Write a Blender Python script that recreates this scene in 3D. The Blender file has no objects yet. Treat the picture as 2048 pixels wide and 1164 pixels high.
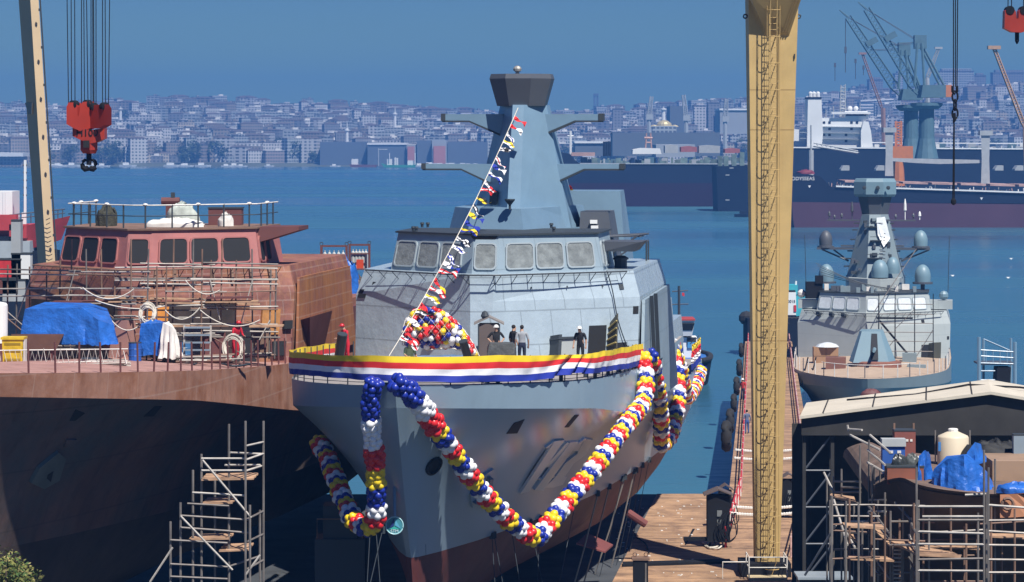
import bpy, bmesh, math, random
from mathutils import Vector, Matrix, noise as mnoise
R = math.radians
random.seed(7)
SC = bpy.context.scene
COL = SC.collection
F, HX, HY, CAMZ = 6316.0, 1024.0, 270.0, 30.0     # focal length and horizon in photo pixels, camera height
V = Vector

def P(x, y, d):                                    # photo pixel + distance -> point
    return V(((x-HX)*d/F, d, CAMZ+(HY-y)*d/F))
def PZ(x, y, z):                                   # photo pixel + height -> point
    d = F*(CAMZ-z)/(y-HY)
    return V(((x-HX)*d/F, d, z))

# ---------------------------------------------------------------- materials
MATS = {}
def M(name, col, rough=.6, metal=0., var=.12, vs=.6, bump=0., bs=3., streak=0., sdark=(.05,.04,.035), rust=None, panel=None, spec=.5, coat=0., emit=None, alpha=1.):
    if name in MATS: return MATS[name]
    m = bpy.data.materials.new(name); m.use_nodes = True
    nt = m.node_tree; n = nt.nodes; l = nt.links
    b = n['Principled BSDF']
    b.inputs['Roughness'].default_value = rough
    b.inputs['Metallic'].default_value = metal
    b.inputs['Specular IOR Level'].default_value = spec
    b.inputs['Coat Weight'].default_value = coat
    tc = n.new('ShaderNodeTexCoord')
    def mix(fac, a, bb, mode='MIX'):
        x = n.new('ShaderNodeMix'); x.data_type = 'RGBA'; x.blend_type = mode
        for sock, val in ((x.inputs[0], fac), (x.inputs[6], a), (x.inputs[7], bb)):
            if hasattr(val, 'is_output'): l.new(val, sock)
            elif isinstance(val, (int, float)): sock.default_value = val
            else: sock.default_value = (*val[:3], 1)
        return x.outputs[2]
    def noise(scale, detail=4, vec=None, rgh=.6):
        t = n.new('ShaderNodeTexNoise'); t.inputs['Scale'].default_value = scale
        t.inputs['Detail'].default_value = detail; t.inputs['Roughness'].default_value = rgh
        l.new(vec or tc.outputs['Object'], t.inputs['Vector']); return t.outputs['Fac']
    def ramp(fac, a, bb):
        r = n.new('ShaderNodeMapRange'); r.inputs[1].default_value = a; r.inputs[2].default_value = bb
        l.new(fac, r.inputs[0]); return r.outputs[0]
    def mapped(sc, rot=(0,0,0)):
        mp = n.new('ShaderNodeMapping'); mp.inputs['Scale'].default_value = sc; mp.inputs['Rotation'].default_value = rot
        l.new(tc.outputs['Object'], mp.inputs['Vector']); return mp.outputs[0]
    c = tuple(col)
    if var:
        c = mix(ramp(noise(vs), .3, .7), tuple(x*(1-var) for x in col), tuple(min(1, x*(1+var)) for x in col))
    if rust:
        rc, amt, rs = rust
        c = mix(ramp(noise(rs, 8, rgh=.7), 1-amt-.12, 1-amt+.12), c, rc)
    if streak:
        f = ramp(noise(1, 5, mapped((1.6, 1.6, .12))), .52, .8)
        k = n.new('ShaderNodeMath'); k.operation = 'MULTIPLY'; k.inputs[1].default_value = streak
        l.new(f, k.inputs[0]); c = mix(k.outputs[0], c, sdark)
    if panel:
        w, h, dk = panel
        sx = n.new('ShaderNodeSeparateXYZ'); l.new(tc.outputs['Object'], sx.inputs[0])
        cb = n.new('ShaderNodeCombineXYZ')
        ad = n.new('ShaderNodeMath'); ad.operation = 'ADD'
        l.new(sx.outputs[0], ad.inputs[0]); l.new(sx.outputs[1], ad.inputs[1])
        l.new(ad.outputs[0], cb.inputs[0]); l.new(sx.outputs[2], cb.inputs[1])
        bt = n.new('ShaderNodeTexBrick'); bt.inputs['Scale'].default_value = 1
        bt.inputs['Brick Width'].default_value = w; bt.inputs['Row Height'].default_value = h
        bt.inputs['Mortar Size'].default_value = .05; bt.inputs['Mortar Smooth'].default_value = .6
        l.new(cb.outputs[0], bt.inputs['Vector'])
        k = n.new('ShaderNodeMath'); k.operation = 'MULTIPLY'; k.inputs[1].default_value = abs(dk)
        l.new(bt.outputs['Fac'], k.inputs[0])
        c = mix(k.outputs[0], c, (.02, .02, .02) if dk > 0 else (.75, .72, .68))
    if hasattr(c, 'is_output'): l.new(c, b.inputs['Base Color'])
    else: b.inputs['Base Color'].default_value = (*c, 1)
    if rough < .95 and var:
        rr = n.new('ShaderNodeMapRange'); rr.inputs[3].default_value = max(.03, rough-.1); rr.inputs[4].default_value = min(1, rough+.12)
        l.new(noise(vs*2.3, 5), rr.inputs[0]); l.new(rr.outputs[0], b.inputs['Roughness'])
    if bump:
        bp = n.new('ShaderNodeBump'); bp.inputs['Strength'].default_value = bump; bp.inputs['Distance'].default_value = .1
        l.new(noise(bs, 3), bp.inputs['Height']); l.new(bp.outputs[0], b.inputs['Normal'])
    if emit:
        b.inputs['Emission Color'].default_value = (*emit[0], 1); b.inputs['Emission Strength'].default_value = emit[1]
    if alpha < 1: b.inputs['Alpha'].default_value = alpha
    MATS[name] = m
    return m

# ---------------------------------------------------------------- mesh builder
ORG = {}
class MB:
    def __init__(s): s.v = []; s.f = []; s.mi = []; s.m = 0
    def add(s, vs, fs):
        o = len(s.v); s.v += [V(a) for a in vs]
        for f in fs: s.f.append([i+o for i in f]); s.mi.append(s.m)
        return s
    def obox(s, o, a, b, c):
        o, a, b, c = V(o), V(a), V(b), V(c)
        return s.add([o, o+a, o+a+b, o+b, o+c, o+a+c, o+a+b+c, o+b+c],
              [(0,3,2,1), (4,5,6,7), (0,1,5,4), (1,2,6,5), (2,3,7,6), (3,0,4,7)])
    def box(s, c, size, rz=0., rot=None):
        m = rot or Matrix.Rotation(rz, 3, 'Z')
        a, b, d = (m @ V((size[0],0,0)), m @ V((0,size[1],0)), m @ V((0,0,size[2])))
        return s.obox(V(c)-(a+b+d)/2, a, b, d)
    def frame(s, d):
        d = d.normalized(); u = V((0,0,1)) if abs(d.z) < .9 else V((1,0,0))
        x = d.cross(u).normalized(); return x, d.cross(x).normalized()
    def tube(s, p, q, r, n=6, r2=None, caps=True):
        p, q = V(p), V(q); r2 = r if r2 is None else r2
        if (q-p).length < 1e-6: return s
        x, y = s.frame(q-p)
        vs = [p+(x*math.cos(t)+y*math.sin(t))*r for t in (2*math.pi*i/n for i in range(n))]
        vs += [q+(x*math.cos(t)+y*math.sin(t))*r2 for t in (2*math.pi*i/n for i in range(n))]
        fs = [(i, (i+1)%n, n+(i+1)%n, n+i) for i in range(n)]
        if caps: fs += [tuple(range(n))[::-1], tuple(range(n, 2*n))]
        return s.add(vs, fs)
    def path(s, pts, r, n=6, closed=False):
        pts = [V(p) for p in pts]; k = len(pts); rings = []
        for i, p in enumerate(pts):
            a = pts[i-1] if i or closed else p; b = pts[(i+1) % k] if i < k-1 or closed else p
            x, y = s.frame(b-a); rr = r[i] if isinstance(r, (list, tuple)) else r
            rings.append([p+(x*math.cos(t)+y*math.sin(t))*rr for t in (2*math.pi*j/n for j in range(n))])
        return s.loft(rings, wrap=closed, caps=not closed)
    def loft(s, rings, closed=True, caps=True, wrap=False):
        n = len(rings[0]); vs = [p for r in rings for p in r]; fs = []; k = len(rings)
        for i in range(k if wrap else k-1):
            a, b = i*n, ((i+1) % k)*n
            for j in range(n if closed else n-1):
                fs.append((a+j, a+(j+1) % n, b+(j+1) % n, b+j))
        if caps and closed and not wrap: fs += [tuple(range(n))[::-1], tuple(range((k-1)*n, k*n))]
        return s.add(vs, fs)
    def prism(s, pts, vec):
        pts = [V(p) for p in pts]; vec = V(vec)
        return s.loft([pts, [p+vec for p in pts]])
    def sphere(s, c, r, n=10, sc=(1,1,1), rot=None):
        c = V(c); m = n//2; rings = []
        for i in range(1, m):
            a = math.pi*i/m
            ring = [V((math.sin(a)*math.cos(2*math.pi*j/n)*sc[0], math.sin(a)*math.sin(2*math.pi*j/n)*sc[1], math.cos(a)*sc[2]))*r for j in range(n)]
            rings.append([c+(rot @ p if rot else p) for p in ring])
        o = len(s.v); s.loft(rings, caps=False)
        t, b = V((0,0,r*sc[2])), V((0,0,-r*sc[2]))
        if rot: t, b = rot @ t, rot @ b
        k = len(s.v); s.v += [c+t, c+b]; L = o+(m-2)*n
        for j in range(n):
            s.f.append([o+j, k, o+(j+1) % n][::-1]); s.mi.append(s.m)
            s.f.append([L+j, L+(j+1) % n, k+1][::-1]); s.mi.append(s.m)
        return s
    def lathe(s, c, prof, n=16, axis=None):
        c = V(c); ax = V(axis or (0,0,1)).normalized(); x, y = s.frame(ax)
        return s.loft([[c+ax*z+(x*math.cos(2*math.pi*j/n)+y*math.sin(2*math.pi*j/n))*max(r, 1e-4) for j in range(n)] for r, z in prof])
    def grid(s, rows):
        return s.loft(rows, closed=False, caps=False)
    def build(s, name, mats, parent=None, loc=None, smooth=None, fix=True):
        if not isinstance(mats, (list, tuple)): mats = [mats]
        if parent is not None: org = ORG[parent.name]
        elif loc is not None: org = V(loc)
        else:
            xs, ys, zs = ([p[i] for p in s.v] for i in range(3))
            org = V(((min(xs)+max(xs))/2, (min(ys)+max(ys))/2, min(zs)))
        me = bpy.data.meshes.new(name)
        me.from_pydata([tuple(p-org) for p in s.v], [], s.f)
        for m in mats: me.materials.append(m)
        if len(mats) > 1: me.polygons.foreach_set('material_index', s.mi)
        if fix:
            bm = bmesh.new(); bm.from_mesh(me); bmesh.ops.recalc_face_normals(bm, faces=bm.faces); bm.to_mesh(me); bm.free()
        if smooth:
            me.polygons.foreach_set('use_smooth', [True]*len(me.polygons))
            if smooth < 180: me.set_sharp_from_angle(angle=R(smooth))
        me.update()
        o = bpy.data.objects.new(name, me); COL.objects.link(o)
        ORG[o.name] = org
        if parent is not None: o.parent = parent
        else: o.location = org
        return o

def tag(o, label=None, cat=None, group=None, kind=None):
    if label: o['label'] = label
    if cat: o['category'] = cat
    if group: o['group'] = group
    if kind: o['kind'] = kind
    return o
def thing(name, loc, label, cat, group=None):
    o = bpy.data.objects.new(name, None); COL.objects.link(o)
    o.empty_display_size = .3; o.location = V(loc); ORG[o.name] = V(loc)
    return tag(o, label, cat, group)
def part(name, mb, mats, parent, smooth=None): return mb.build(name, mats, parent, smooth=smooth)
def pipe(name, p, q, r, mat, parent, n=6): return MB().tube(p, q, r, n).build(name, mat, parent)
def rod(name, pts, r, mat, parent, n=5): return MB().path(pts, r, n).build(name, mat, parent)
def copy_tree(o, loc=None, parent=None, label=None, rz=None):
    c = o.copy(); COL.objects.link(c); ORG[c.name] = ORG[o.name]
    if parent is not None: c.parent = parent
    if loc is not None: c.location = loc
    if rz is not None: c.rotation_euler.z = rz
    if label: c['label'] = label
    for ch in [x for x in bpy.data.objects if x.parent == o]: copy_tree(ch, parent=c)
    return c
def lerp(a, b, t): return a+(b-a)*t
def interp(x, tab):
    if x <= tab[0][0]: return tab[0][1]
    for (a, b), (c, d) in zip(tab, tab[1:]):
        if x <= c: return b+(d-b)*(x-a)/(c-a)
    return tab[-1][1]
def smooth_poly(pts, k=6):                         # Catmull-Rom through points
    pts = [V(p) for p in pts]; out = []
    for i in range(len(pts)-1):
        p0, p1, p2, p3 = pts[max(i-1, 0)], pts[i], pts[i+1], pts[min(i+2, len(pts)-1)]
        for j in range(k):
            t = j/k
            out.append(.5*((2*p1)+(p2-p0)*t+(2*p0-5*p1+4*p2-p3)*t*t+(3*p1-p0-3*p2+p3)*t**3))
    return out+[pts[-1]]
def resample(pts, step):
    out = [pts[0].copy()]; need = step
    for a, b in zip(pts, pts[1:]):
        L = (b-a).length; pos = 0.
        while L-pos >= need:
            pos += need; out.append(a+(b-a)*(pos/L)); need = step
        need -= L-pos
    return out
def sag(p, q, drop, n=10):
    p, q = V(p), V(q)
    return [p+(q-p)*(i/n)-V((0,0,drop*4*(i/n)*(1-i/n))) for i in range(n+1)]

# ---------------------------------------------------------------- lettering as thin solids
def letters(txt, origin, right, up, h, mat, parent, name, depth=.02, align='CENTER'):
    cu = bpy.data.curves.new(name, 'FONT'); cu.body = txt; cu.size = h/.72; cu.align_x = align; cu.align_y = 'CENTER'
    cu.extrude = depth
    ob = bpy.data.objects.new(name, cu); COL.objects.link(ob)
    bpy.context.view_layer.update()
    me = bpy.data.meshes.new_from_object(ob.evaluated_get(bpy.context.evaluated_depsgraph_get()))
    COL.objects.unlink(ob); bpy.data.objects.remove(ob)
    right = V(right).normalized(); up = V(up).normalized(); nrm = right.cross(up)
    org = ORG[parent.name]
    for v in me.vertices:
        v.co = V(origin)-org+right*v.co.x+up*v.co.y+nrm*v.co.z
    me.materials.clear(); me.materials.append(mat)
    o = bpy.data.objects.new(name, me); COL.objects.link(o); o.parent = parent; ORG[o.name] = org
    return o
EXPO = 0.48; SUNS = 5.0; SKYS = .05; SKYTINT = (.345, .575, .91, 1); HZTINT = (.60, .92, .72, 1); HAZE = .00025; HAZECOL = (.105, .325, .84, 1)
# ---------------------------------------------------------------- camera, light, sky, air
cam = bpy.data.cameras.new('camera'); co = bpy.data.objects.new('camera', cam); COL.objects.link(co)
co.location = (0, 0, CAMZ); co.rotation_euler = (R(90), 0, 0)
cam.sensor_width = 36; cam.lens = F/2048*36; cam.shift_y = -(582-HY)/2048
cam.clip_start = 1; cam.clip_end = 30000
SC.camera = co
SC.view_settings.view_transform = 'Standard'; SC.view_settings.look = 'None'
SC.view_settings.exposure = EXPO; SC.view_settings.gamma = 1
SUN_EL, SUN_AZ = 56., 29.        # azimuth: to the right of the direction from the scene back to the camera
w = bpy.data.worlds.new('World'); SC.world = w; w.use_nodes = True
nt = w.node_tree; bg = nt.nodes['Background']
sky = nt.nodes.new('ShaderNodeTexSky'); sky.sky_type = 'NISHITA'; sky.sun_disc = False
sky.sun_elevation = R(SUN_EL); sky.sun_rotation = R(180-SUN_AZ)
sky.air_density = 1.0; sky.dust_density = 0.3; sky.ozone_density = 5.0
tint = nt.nodes.new('ShaderNodeMix'); tint.data_type = 'RGBA'; tint.blend_type = 'MULTIPLY'; tint.inputs[0].default_value = 1
hz_tint = nt.nodes.new('ShaderNodeMix'); hz_tint.data_type = 'RGBA'; hz_tint.inputs[6].default_value = HZTINT; hz_tint.inputs[7].default_value = SKYTINT
nt.links.new(hz_tint.outputs[2], tint.inputs[7])
tcw = nt.nodes.new('ShaderNodeTexCoord'); sxw = nt.nodes.new('ShaderNodeSeparateXYZ'); mrw = nt.nodes.new('ShaderNodeMapRange')
mrw.inputs[1].default_value = .04; mrw.inputs[2].default_value = .4; mrw.inputs[3].default_value = 0.; mrw.inputs[4].default_value = 1.   # deep blue overhead, paler low down
mr2 = nt.nodes.new('ShaderNodeMapRange'); mr2.inputs[1].default_value = .0; mr2.inputs[2].default_value = .05; nt.links.new(sxw.outputs[2], mr2.inputs[0]); nt.links.new(mr2.outputs[0], hz_tint.inputs[0])
dim = nt.nodes.new('ShaderNodeVectorMath'); dim.operation = 'MULTIPLY'
dc = nt.nodes.new('ShaderNodeMix'); dc.data_type = 'RGBA'; dc.inputs[6].default_value = (1, 1, 1, 1); dc.inputs[7].default_value = (.44, .66, .94, 1)
nt.links.new(tcw.outputs['Generated'], sxw.inputs[0]); nt.links.new(sxw.outputs[2], mrw.inputs[0])
nt.links.new(sky.outputs[0], tint.inputs[6]); nt.links.new(tint.outputs[2], dim.inputs[0]); nt.links.new(mrw.outputs[0], dc.inputs[0]); nt.links.new(dc.outputs[2], dim.inputs[1]); nt.links.new(dim.outputs[0], bg.inputs[0])
bg.inputs[1].default_value = SKYS
sd = bpy.data.lights.new('sun', 'SUN'); sd.energy = SUNS; sd.angle = R(.53); sd.color = (1, .95, .87)
so = bpy.data.objects.new('sun', sd); COL.objects.link(so)
tosun = V((math.sin(R(SUN_AZ))*math.cos(R(SUN_EL)), -math.cos(R(SUN_AZ))*math.cos(R(SUN_EL)), math.sin(R(SUN_EL))))
so.rotation_euler = tosun.to_track_quat('Z', 'Y').to_euler(); so.location = (60, -40, 120)
SC.cycles.max_bounces = 6; SC.cycles.diffuse_bounces = 3; SC.cycles.glossy_bounces = 3; SC.cycles.volume_bounces = 0
SC.cycles.transparent_max_bounces = 12
SC.cycles.use_denoising = True

# water
def water_mat():
    m = bpy.data.materials.new('sea_water'); m.use_nodes = True; n = m.node_tree.nodes; l = m.node_tree.links; b = n['Principled BSDF']
    b.inputs['Base Color'].default_value = (.012, .05, .105, 1); b.inputs['Roughness'].default_value = .16
    b.inputs['IOR'].default_value = 1.33
    g = n.new('ShaderNodeNewGeometry')
    def nz(sc, s, d):
        mp = n.new('ShaderNodeMapping'); mp.inputs['Scale'].default_value = sc; l.new(g.outputs['Position'], mp.inputs[0])
        t = n.new('ShaderNodeTexNoise'); t.inputs['Scale'].default_value = s; t.inputs['Detail'].default_value = d; l.new(mp.outputs[0], t.inputs[0]); return t.outputs['Fac']
    big = nz((.35, 1, 1), .006, 4); rip = nz((.5, 1, 1), .42, 5); mid = nz((.4, 1, 1), .09, 3)
    mx = n.new('ShaderNodeMix'); mx.data_type = 'RGBA'
    mr = n.new('ShaderNodeMapRange'); mr.inputs[1].default_value = .35; mr.inputs[2].default_value = .68; l.new(big, mr.inputs[0])
    l.new(mr.outputs[0], mx.inputs[0]); mx.inputs[6].default_value = (.024, .095, .15, 1); mx.inputs[7].default_value = (.052, .155, .215, 1)
    l.new(mx.outputs[2], b.inputs['Base Color'])
    rr = n.new('ShaderNodeMapRange'); rr.inputs[1].default_value = .35; rr.inputs[2].default_value = .7; rr.inputs[3].default_value = .12; rr.inputs[4].default_value = .42
    l.new(big, rr.inputs[0]); l.new(rr.outputs[0], b.inputs['Roughness'])
    ad = n.new('ShaderNodeMath'); ad.operation = 'MULTIPLY_ADD'; ad.inputs[1].default_value = .9; l.new(mid, ad.inputs[0]); l.new(rip, ad.inputs[2])
    bp = n.new('ShaderNodeBump'); bp.inputs['Strength'].default_value = .5; bp.inputs['Distance'].default_value = .5
    l.new(ad.outputs[0], bp.inputs['Height']); l.new(bp.outputs[0], b.inputs['Normal'])
    return m
tag(MB().add([(-2600, -200, 0), (2600, -200, 0), (2600, 5600, 0), (-2600, 5600, 0)], [(0,1,2,3)]).build('sea', water_mat(), loc=(0,0,0), fix=False), kind='structure')

# quay floor: an L, the building berth and the finger pier running out to the right
QZ = 7.0
quay_m = M('quay_planking', (.37, .225, .13), .85, var=.3, vs=.35, rust=((.17, .10, .065), .42, .9), bump=.3, bs=6, panel=(7.0, .001, 0))
def quay_mat():
    m = quay_m; n = m.node_tree.nodes; l = m.node_tree.links; b = n['Principled BSDF']
    old = b.inputs['Base Color'].links[0].from_socket
    g = n.new('ShaderNodeNewGeometry'); mp = n.new('ShaderNodeMapping'); mp.inputs['Scale'].default_value = (.09, 1.3, 1); mp.inputs['Rotation'].default_value = (0, 0, R(5))
    l.new(g.outputs['Position'], mp.inputs[0])
    t = n.new('ShaderNodeTexNoise'); t.inputs['Scale'].default_value = 1; t.inputs['Detail'].default_value = 6; l.new(mp.outputs[0], t.inputs[0])
    r = n.new('ShaderNodeMapRange'); r.inputs[1].default_value = .5; r.inputs[2].default_value = .66; l.new(t.outputs['Fac'], r.inputs[0])
    k = n.new('ShaderNodeMath'); k.operation = 'MULTIPLY'; k.inputs[1].default_value = .62; l.new(r.outputs[0], k.inputs[0])
    x = n.new('ShaderNodeMix'); x.data_type = 'RGBA'; l.new(k.outputs[0], x.inputs[0]); l.new(old, x.inputs[6]); x.inputs[7].default_value = (.10, .065, .045, 1)
    l.new(x.outputs[2], b.inputs['Base Color'])
    return m
pts = [(4.9, 160), (70, 160), (70, 196), (19.6, 202), (31.2, 352), (26.0, 352), (13.9, 202.5), (9.3, 202.5)]
tag(MB().prism([(x, y, -3) for x, y in pts], (0, 0, QZ+3)).build('quay', quay_mat(), loc=(0,0,0)), kind='structure')

tag(MB().prism([(x, y, -3) for x, y in ((-140, 20), (70, 20), (70, 159.99), (4.89, 159.99), (9.29, 202.5), (-140, 202.5))], (0, 0, QZ+2.97)).build('berth_floor', M('berth_floor_shade', (.05, .056, .064), .9, var=.4, vs=.3), loc=(0,0,0)), kind='structure')  # floor colour darkened to stand in for shade and cut bounce onto hulls
# far shore: one hill sheet rising behind the bay, and a higher ridge far behind
def hz(x, y):
    k = max(0, y-3000)
    base = 1.5+k*.062*(1-.25*min(1, k/1400))+14*mnoise.noise(V((x*.0022, y*.002, 3)))*min(1, k/500)
    prof = interp((x*F/max(y, 1))+HX, [(-200, 30), (150, 24), (330, 30), (700, 24), (1000, 10), (1250, 14), (1500, 24), (1800, 44), (2100, 60)])
    return base*.5+prof*.9*min(1, k/900)**1.1+1.2
hill_m = M('hill_ground', (.085, .10, .075), .95, var=.4, vs=.012)
rows = []
for j in range(34):
    y = 2992+j*36; rows.append([V((x, y, hz(x, y) if j else -1)) for x in (-900+i*30 for i in range(61))])
tag(MB().grid(rows).build('hills', hill_m, loc=(0,0,0), smooth=180), kind='structure')
rows = []
for j in range(10):
    y = 4600+j*100
    rows.append([V((x, y, 30+max(0, 40*math.sin(math.pi*j/18)*(interp(x*F/y+HX, [(-300, .9), (600, 1.0), (800, 1.32), (1000, 1.05), (1200, .9), (1400, 1.2), (2300, 1.3)])+.12*mnoise.noise(V((x*.0016, j*.1, 0)))))-30*(j == 0))) for x in (-1700+i*46 for i in range(74))])
tag(MB().grid(rows).build('distant_hills', hill_m, loc=(0,0,0), smooth=180), kind='structure')

# the air
if HAZE:
    hm = bpy.data.materials.new('sea_haze'); hm.use_nodes = True; n = hm.node_tree.nodes; l = hm.node_tree.links
    n.remove(n['Principled BSDF']); pv = n.new('ShaderNodeVolumePrincipled')
    pv.inputs['Color'].default_value = HAZECOL; pv.inputs['Density'].default_value = HAZE; pv.inputs['Anisotropy'].default_value = .0
    l.new(pv.outputs[0], n['Material Output'].inputs['Volume'])
    tag(MB().box((0, 2690, 64.5), (5400, 5980, 139)).build('haze', hm, loc=(0,0,0)), kind='stuff')
# ---------------------------------------------------------------- corvette: one hull form, three ships
TD = [(0, 0), (.15, .55), (.5, 1.2), (1.2, 2.1), (2.2, 3.05), (3.5, 3.95), (5, 4.75), (7, 5.55), (9, 6.15), (12, 6.72), (15, 7.0), (20, 7.15), (31, 7.3), (55, 7.25), (80, 6.7)]
TW = [(4, 0), (4.3, .25), (6, .85), (10, 1.95), (18, 3.6), (29, 5.25), (40, 6.1), (52, 6.55), (66, 6.5), (80, 6.0)]
TB = [(5, 0), (6, .2), (12, .8), (20, 1.7), (30, 3.0), (40, 4.2), (55, 4.9), (70, 4.2), (80, 3.2)]
ZD = [(0, 19.75), (13, 19.1), (32, 18.3), (60, 18.2)]
ZK = [(0, 18.85), (13, 17.8), (31, 15.9), (55, 15.0), (80, 14.3)]
def flare(a):   # section shape between waterline (0) and knuckle (1): hollow flare
    return .35*a+.65*a**2.1

class Ship:
    def __init__(s, name, loc0, label, fore=25., zoff=0., beam=1., group=None, sheer=0.):
        s.sheer = sheer
        s.X0, s.D0 = loc0; s.fore = fore; s.z0 = zoff; s.b = beam
        s.root = thing(name, s.L(40, 0, 8.2), label, 'warship', group)
    def S(s, q): return q*s.fore/25 if q < 25 else q+s.fore-25
    def L(s, q, t, z):
        z += s.sheer*max(0, 1-q/25); q = s.S(q); t *= s.b
        return V((s.X0+q*.1326+t*.9912, s.D0+q*.9912-t*.1326, z+s.z0))
    A = V((.1326, .9912, 0)); B = V((.9912, -.1326, 0))
    def hull(s, mh, mbot, md):
        st = [0, .15, .35, .7, 1.2, 2, 3, 4.5, 6.5, 9, 12, 15, 19, 23, 27, 31, 31.01, 36, 43, 50, 58, 66, 74, 80]
        st = [lerp(a, b, k/3) for a, b in zip(st, st[1:]) for k in range(3)]+[80]
        zd = lambda q: interp(q, ZD)
        def lev(q0, tab, zf):
            def f(q, sg):
                qq = q0+(80-q0)*(q/80)
                return s.L(qq, sg*interp(qq, tab), zf(qq))
            return f
        deck = lambda q, sg: s.L(q, sg*interp(q, TD), zd(q) if q < 60 else 15.3)
        def knk(q, sg):
            qq = .35+(80-.35)*q/80
            return s.L(qq, sg*interp(qq-.35*(1-q/80), TD)*1.0, interp(qq, ZK))
        wl = lev(4., TW, lambda q: 12.2)
        def mid(a):
            def f(q, sg):
                k, w = knk(q, sg), wl(q, sg)
                kx, wx = s.X0, 0
                # interpolate in ship coordinates with hollow flare
                z = lerp(w.z, k.z, a); h = lerp(w, k, a)
                c = lerp(wl(q, 0), knk(q, 0), a**.9)
                tk = (k-knk(q, 0)).dot(s.B); tw = (w-wl(q, 0)).dot(s.B)
                p = c+s.B*(tw+(tk-tw)*flare(a)); p.z = z; return p
            return f
        bil = lev(5., TB, lambda q: 9.4+.012*max(0, q-62)**1.5)
        keel = lev(5.6, [(0, 0)], lambda q: 8.2+.02*max(0, q-60)**1.6)
        def surf(levels, nm, mats, sm, cap=None):
            mb = MB()
            for sg in (-1, 1):
                mb.grid([[f(q, sg) for q in st] for f in levels])
            tr = [levels[i](80, -1) for i in range(len(levels))]+[levels[i](80, 1) for i in reversed(range(len(levels)))]
            mb.add(tr, [tuple(range(len(tr)))])
            return part(nm, mb, mats, s.root, smooth=sm)
        # topsides in one mesh: band above the knuckle + flared sides
        mb = MB()
        for sg in (-1, 1):
            mb.grid([[f(q, sg) for q in st] for f in (deck, knk)])
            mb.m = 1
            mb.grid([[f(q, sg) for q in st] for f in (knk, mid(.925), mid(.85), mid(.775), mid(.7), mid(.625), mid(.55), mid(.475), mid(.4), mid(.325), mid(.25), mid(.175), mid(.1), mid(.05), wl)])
            mb.m = 0
        lv = [deck, knk, mid(.5), wl]; tr = [f(80, -1) for f in lv]+[f(80, 1) for f in lv[::-1]]
        mb.add(tr, [tuple(range(len(tr)))])
        s.hullpart = part('hull', mb, mh, s.root, smooth=32)
        surf([wl, lambda q, sg: lerp(wl(q, sg), bil(q, sg), .5)+s.B*sg*.25*min(1, q/20), bil, keel], 'hull_bottom', mbot, 40)
        dk = MB(); qs = [q for q in st if q < 60]+[60]
        dk.grid([[deck(q, -1)+V((0,0,-.02)) for q in qs], [deck(q, 0)+V((0,0,.38*min(1,q/6))) for q in qs], [deck(q, 1)+V((0,0,-.02)) for q in qs]])
        fq = [60.01, 66, 74, 80]
        dk.grid([[deck(q, -1) for q in fq], [deck(q, 1) for q in fq]])
        part('deck', dk, md, s.root)
        s.deck, s.knk, s.mid, s.wl = deck, knk, mid, wl
    def ring(s, pts, z): return [s.L(a, b, z) for a, b in pts]
    def block(s, name, layers, mat, smooth=None):
        mb = MB(); mb.loft([s.ring(p, z) for z, p in layers]); return part(name, mb, mat, s.root, smooth)

def plan(s0, w, s1, hw, s2, hw2=None):
    h2 = hw if hw2 is None else hw2
    return [(s0, -w), (s0, w), (s1, hw), (s2, h2), (s2, -h2), (s1, -hw)]
def bil(c, u, v):     # c = bl, br, tr, tl
    return lerp(lerp(c[0], c[1], u), lerp(c[3], c[2], u), v)
def fnorm(c): return (c[1]-c[0]).cross(c[3]-c[0]).normalized()
def panel_ring(c, u0, u1, v0, v1, off, ch=.16):
    n = fnorm(c)*off; w = (c[1]-c[0]).length*(u1-u0); h = (c[3]-c[0]).length*(v1-v0)
    cu, cv = ch*(u1-u0)*min(1, h/w), ch*(v1-v0)*min(1, w/h)
    q = [(u0+cu, v0), (u1-cu, v0), (u1-cu*.3, v0+cv*.3), (u1, v0+cv), (u1, v1-cv), (u1-cu*.3, v1-cv*.3), (u1-cu, v1), (u0+cu, v1), (u0+cu*.3, v1-cv*.3), (u0, v1-cv), (u0, v0+cv), (u0+cu*.3, v0+cv*.3)]
    return [bil(c, a, b)+n for a, b in q]
def add_window(root, c, u0, u1, v0, v1, mframe, mpane, dep=.085, grow=.012, pane=.05):
    lu = (c[1]-c[0]).length; g = .07/lu; gv = .07/(c[3]-c[0]).length
    a = panel_ring(c, u0-g, u1+g, v0-gv, v1+gv, .0); b = panel_ring(c, u0-g, u1+g, v0-gv, v1+gv, dep)
    i = panel_ring(c, u0, u1, v0, v1, dep); j = panel_ring(c, u0, u1, v0, v1, .005)
    w = part('window', MB().loft([a, b, i, j], caps=False), mframe, root)
    mb = MB(); r = panel_ring(c, u0, u1, v0, v1, pane); mb.add(r, [tuple(range(12))])
    p = mb.build('pane', mpane, w)
    return w
def wall_box(c, u0, u1, v0, v1, t, mb=None, back=0.):
    mb = mb or MB(); n = fnorm(c)
    q = [bil(c, u0, v0), bil(c, u1, v0), bil(c, u1, v1), bil(c, u0, v1)]
    return mb.loft([[p-n*back for p in q], [p+n*t for p in q]])

SUP = dict(base=(17.7, plan(24.0, .42, 29.6, 7.12, 46)), mid=(21.9, plan(24.9, .56, 30.4, 7.22, 46)), top=(23.2, plan(25.1, .62, 30.8, 6.85, 46)))
BRG = dict(lo=(23.2, plan(26.0, .65, 30.2, 5.4, 36)), hi=(25.05, plan(26.55, .62, 30.6, 5.08, 36)))

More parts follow.
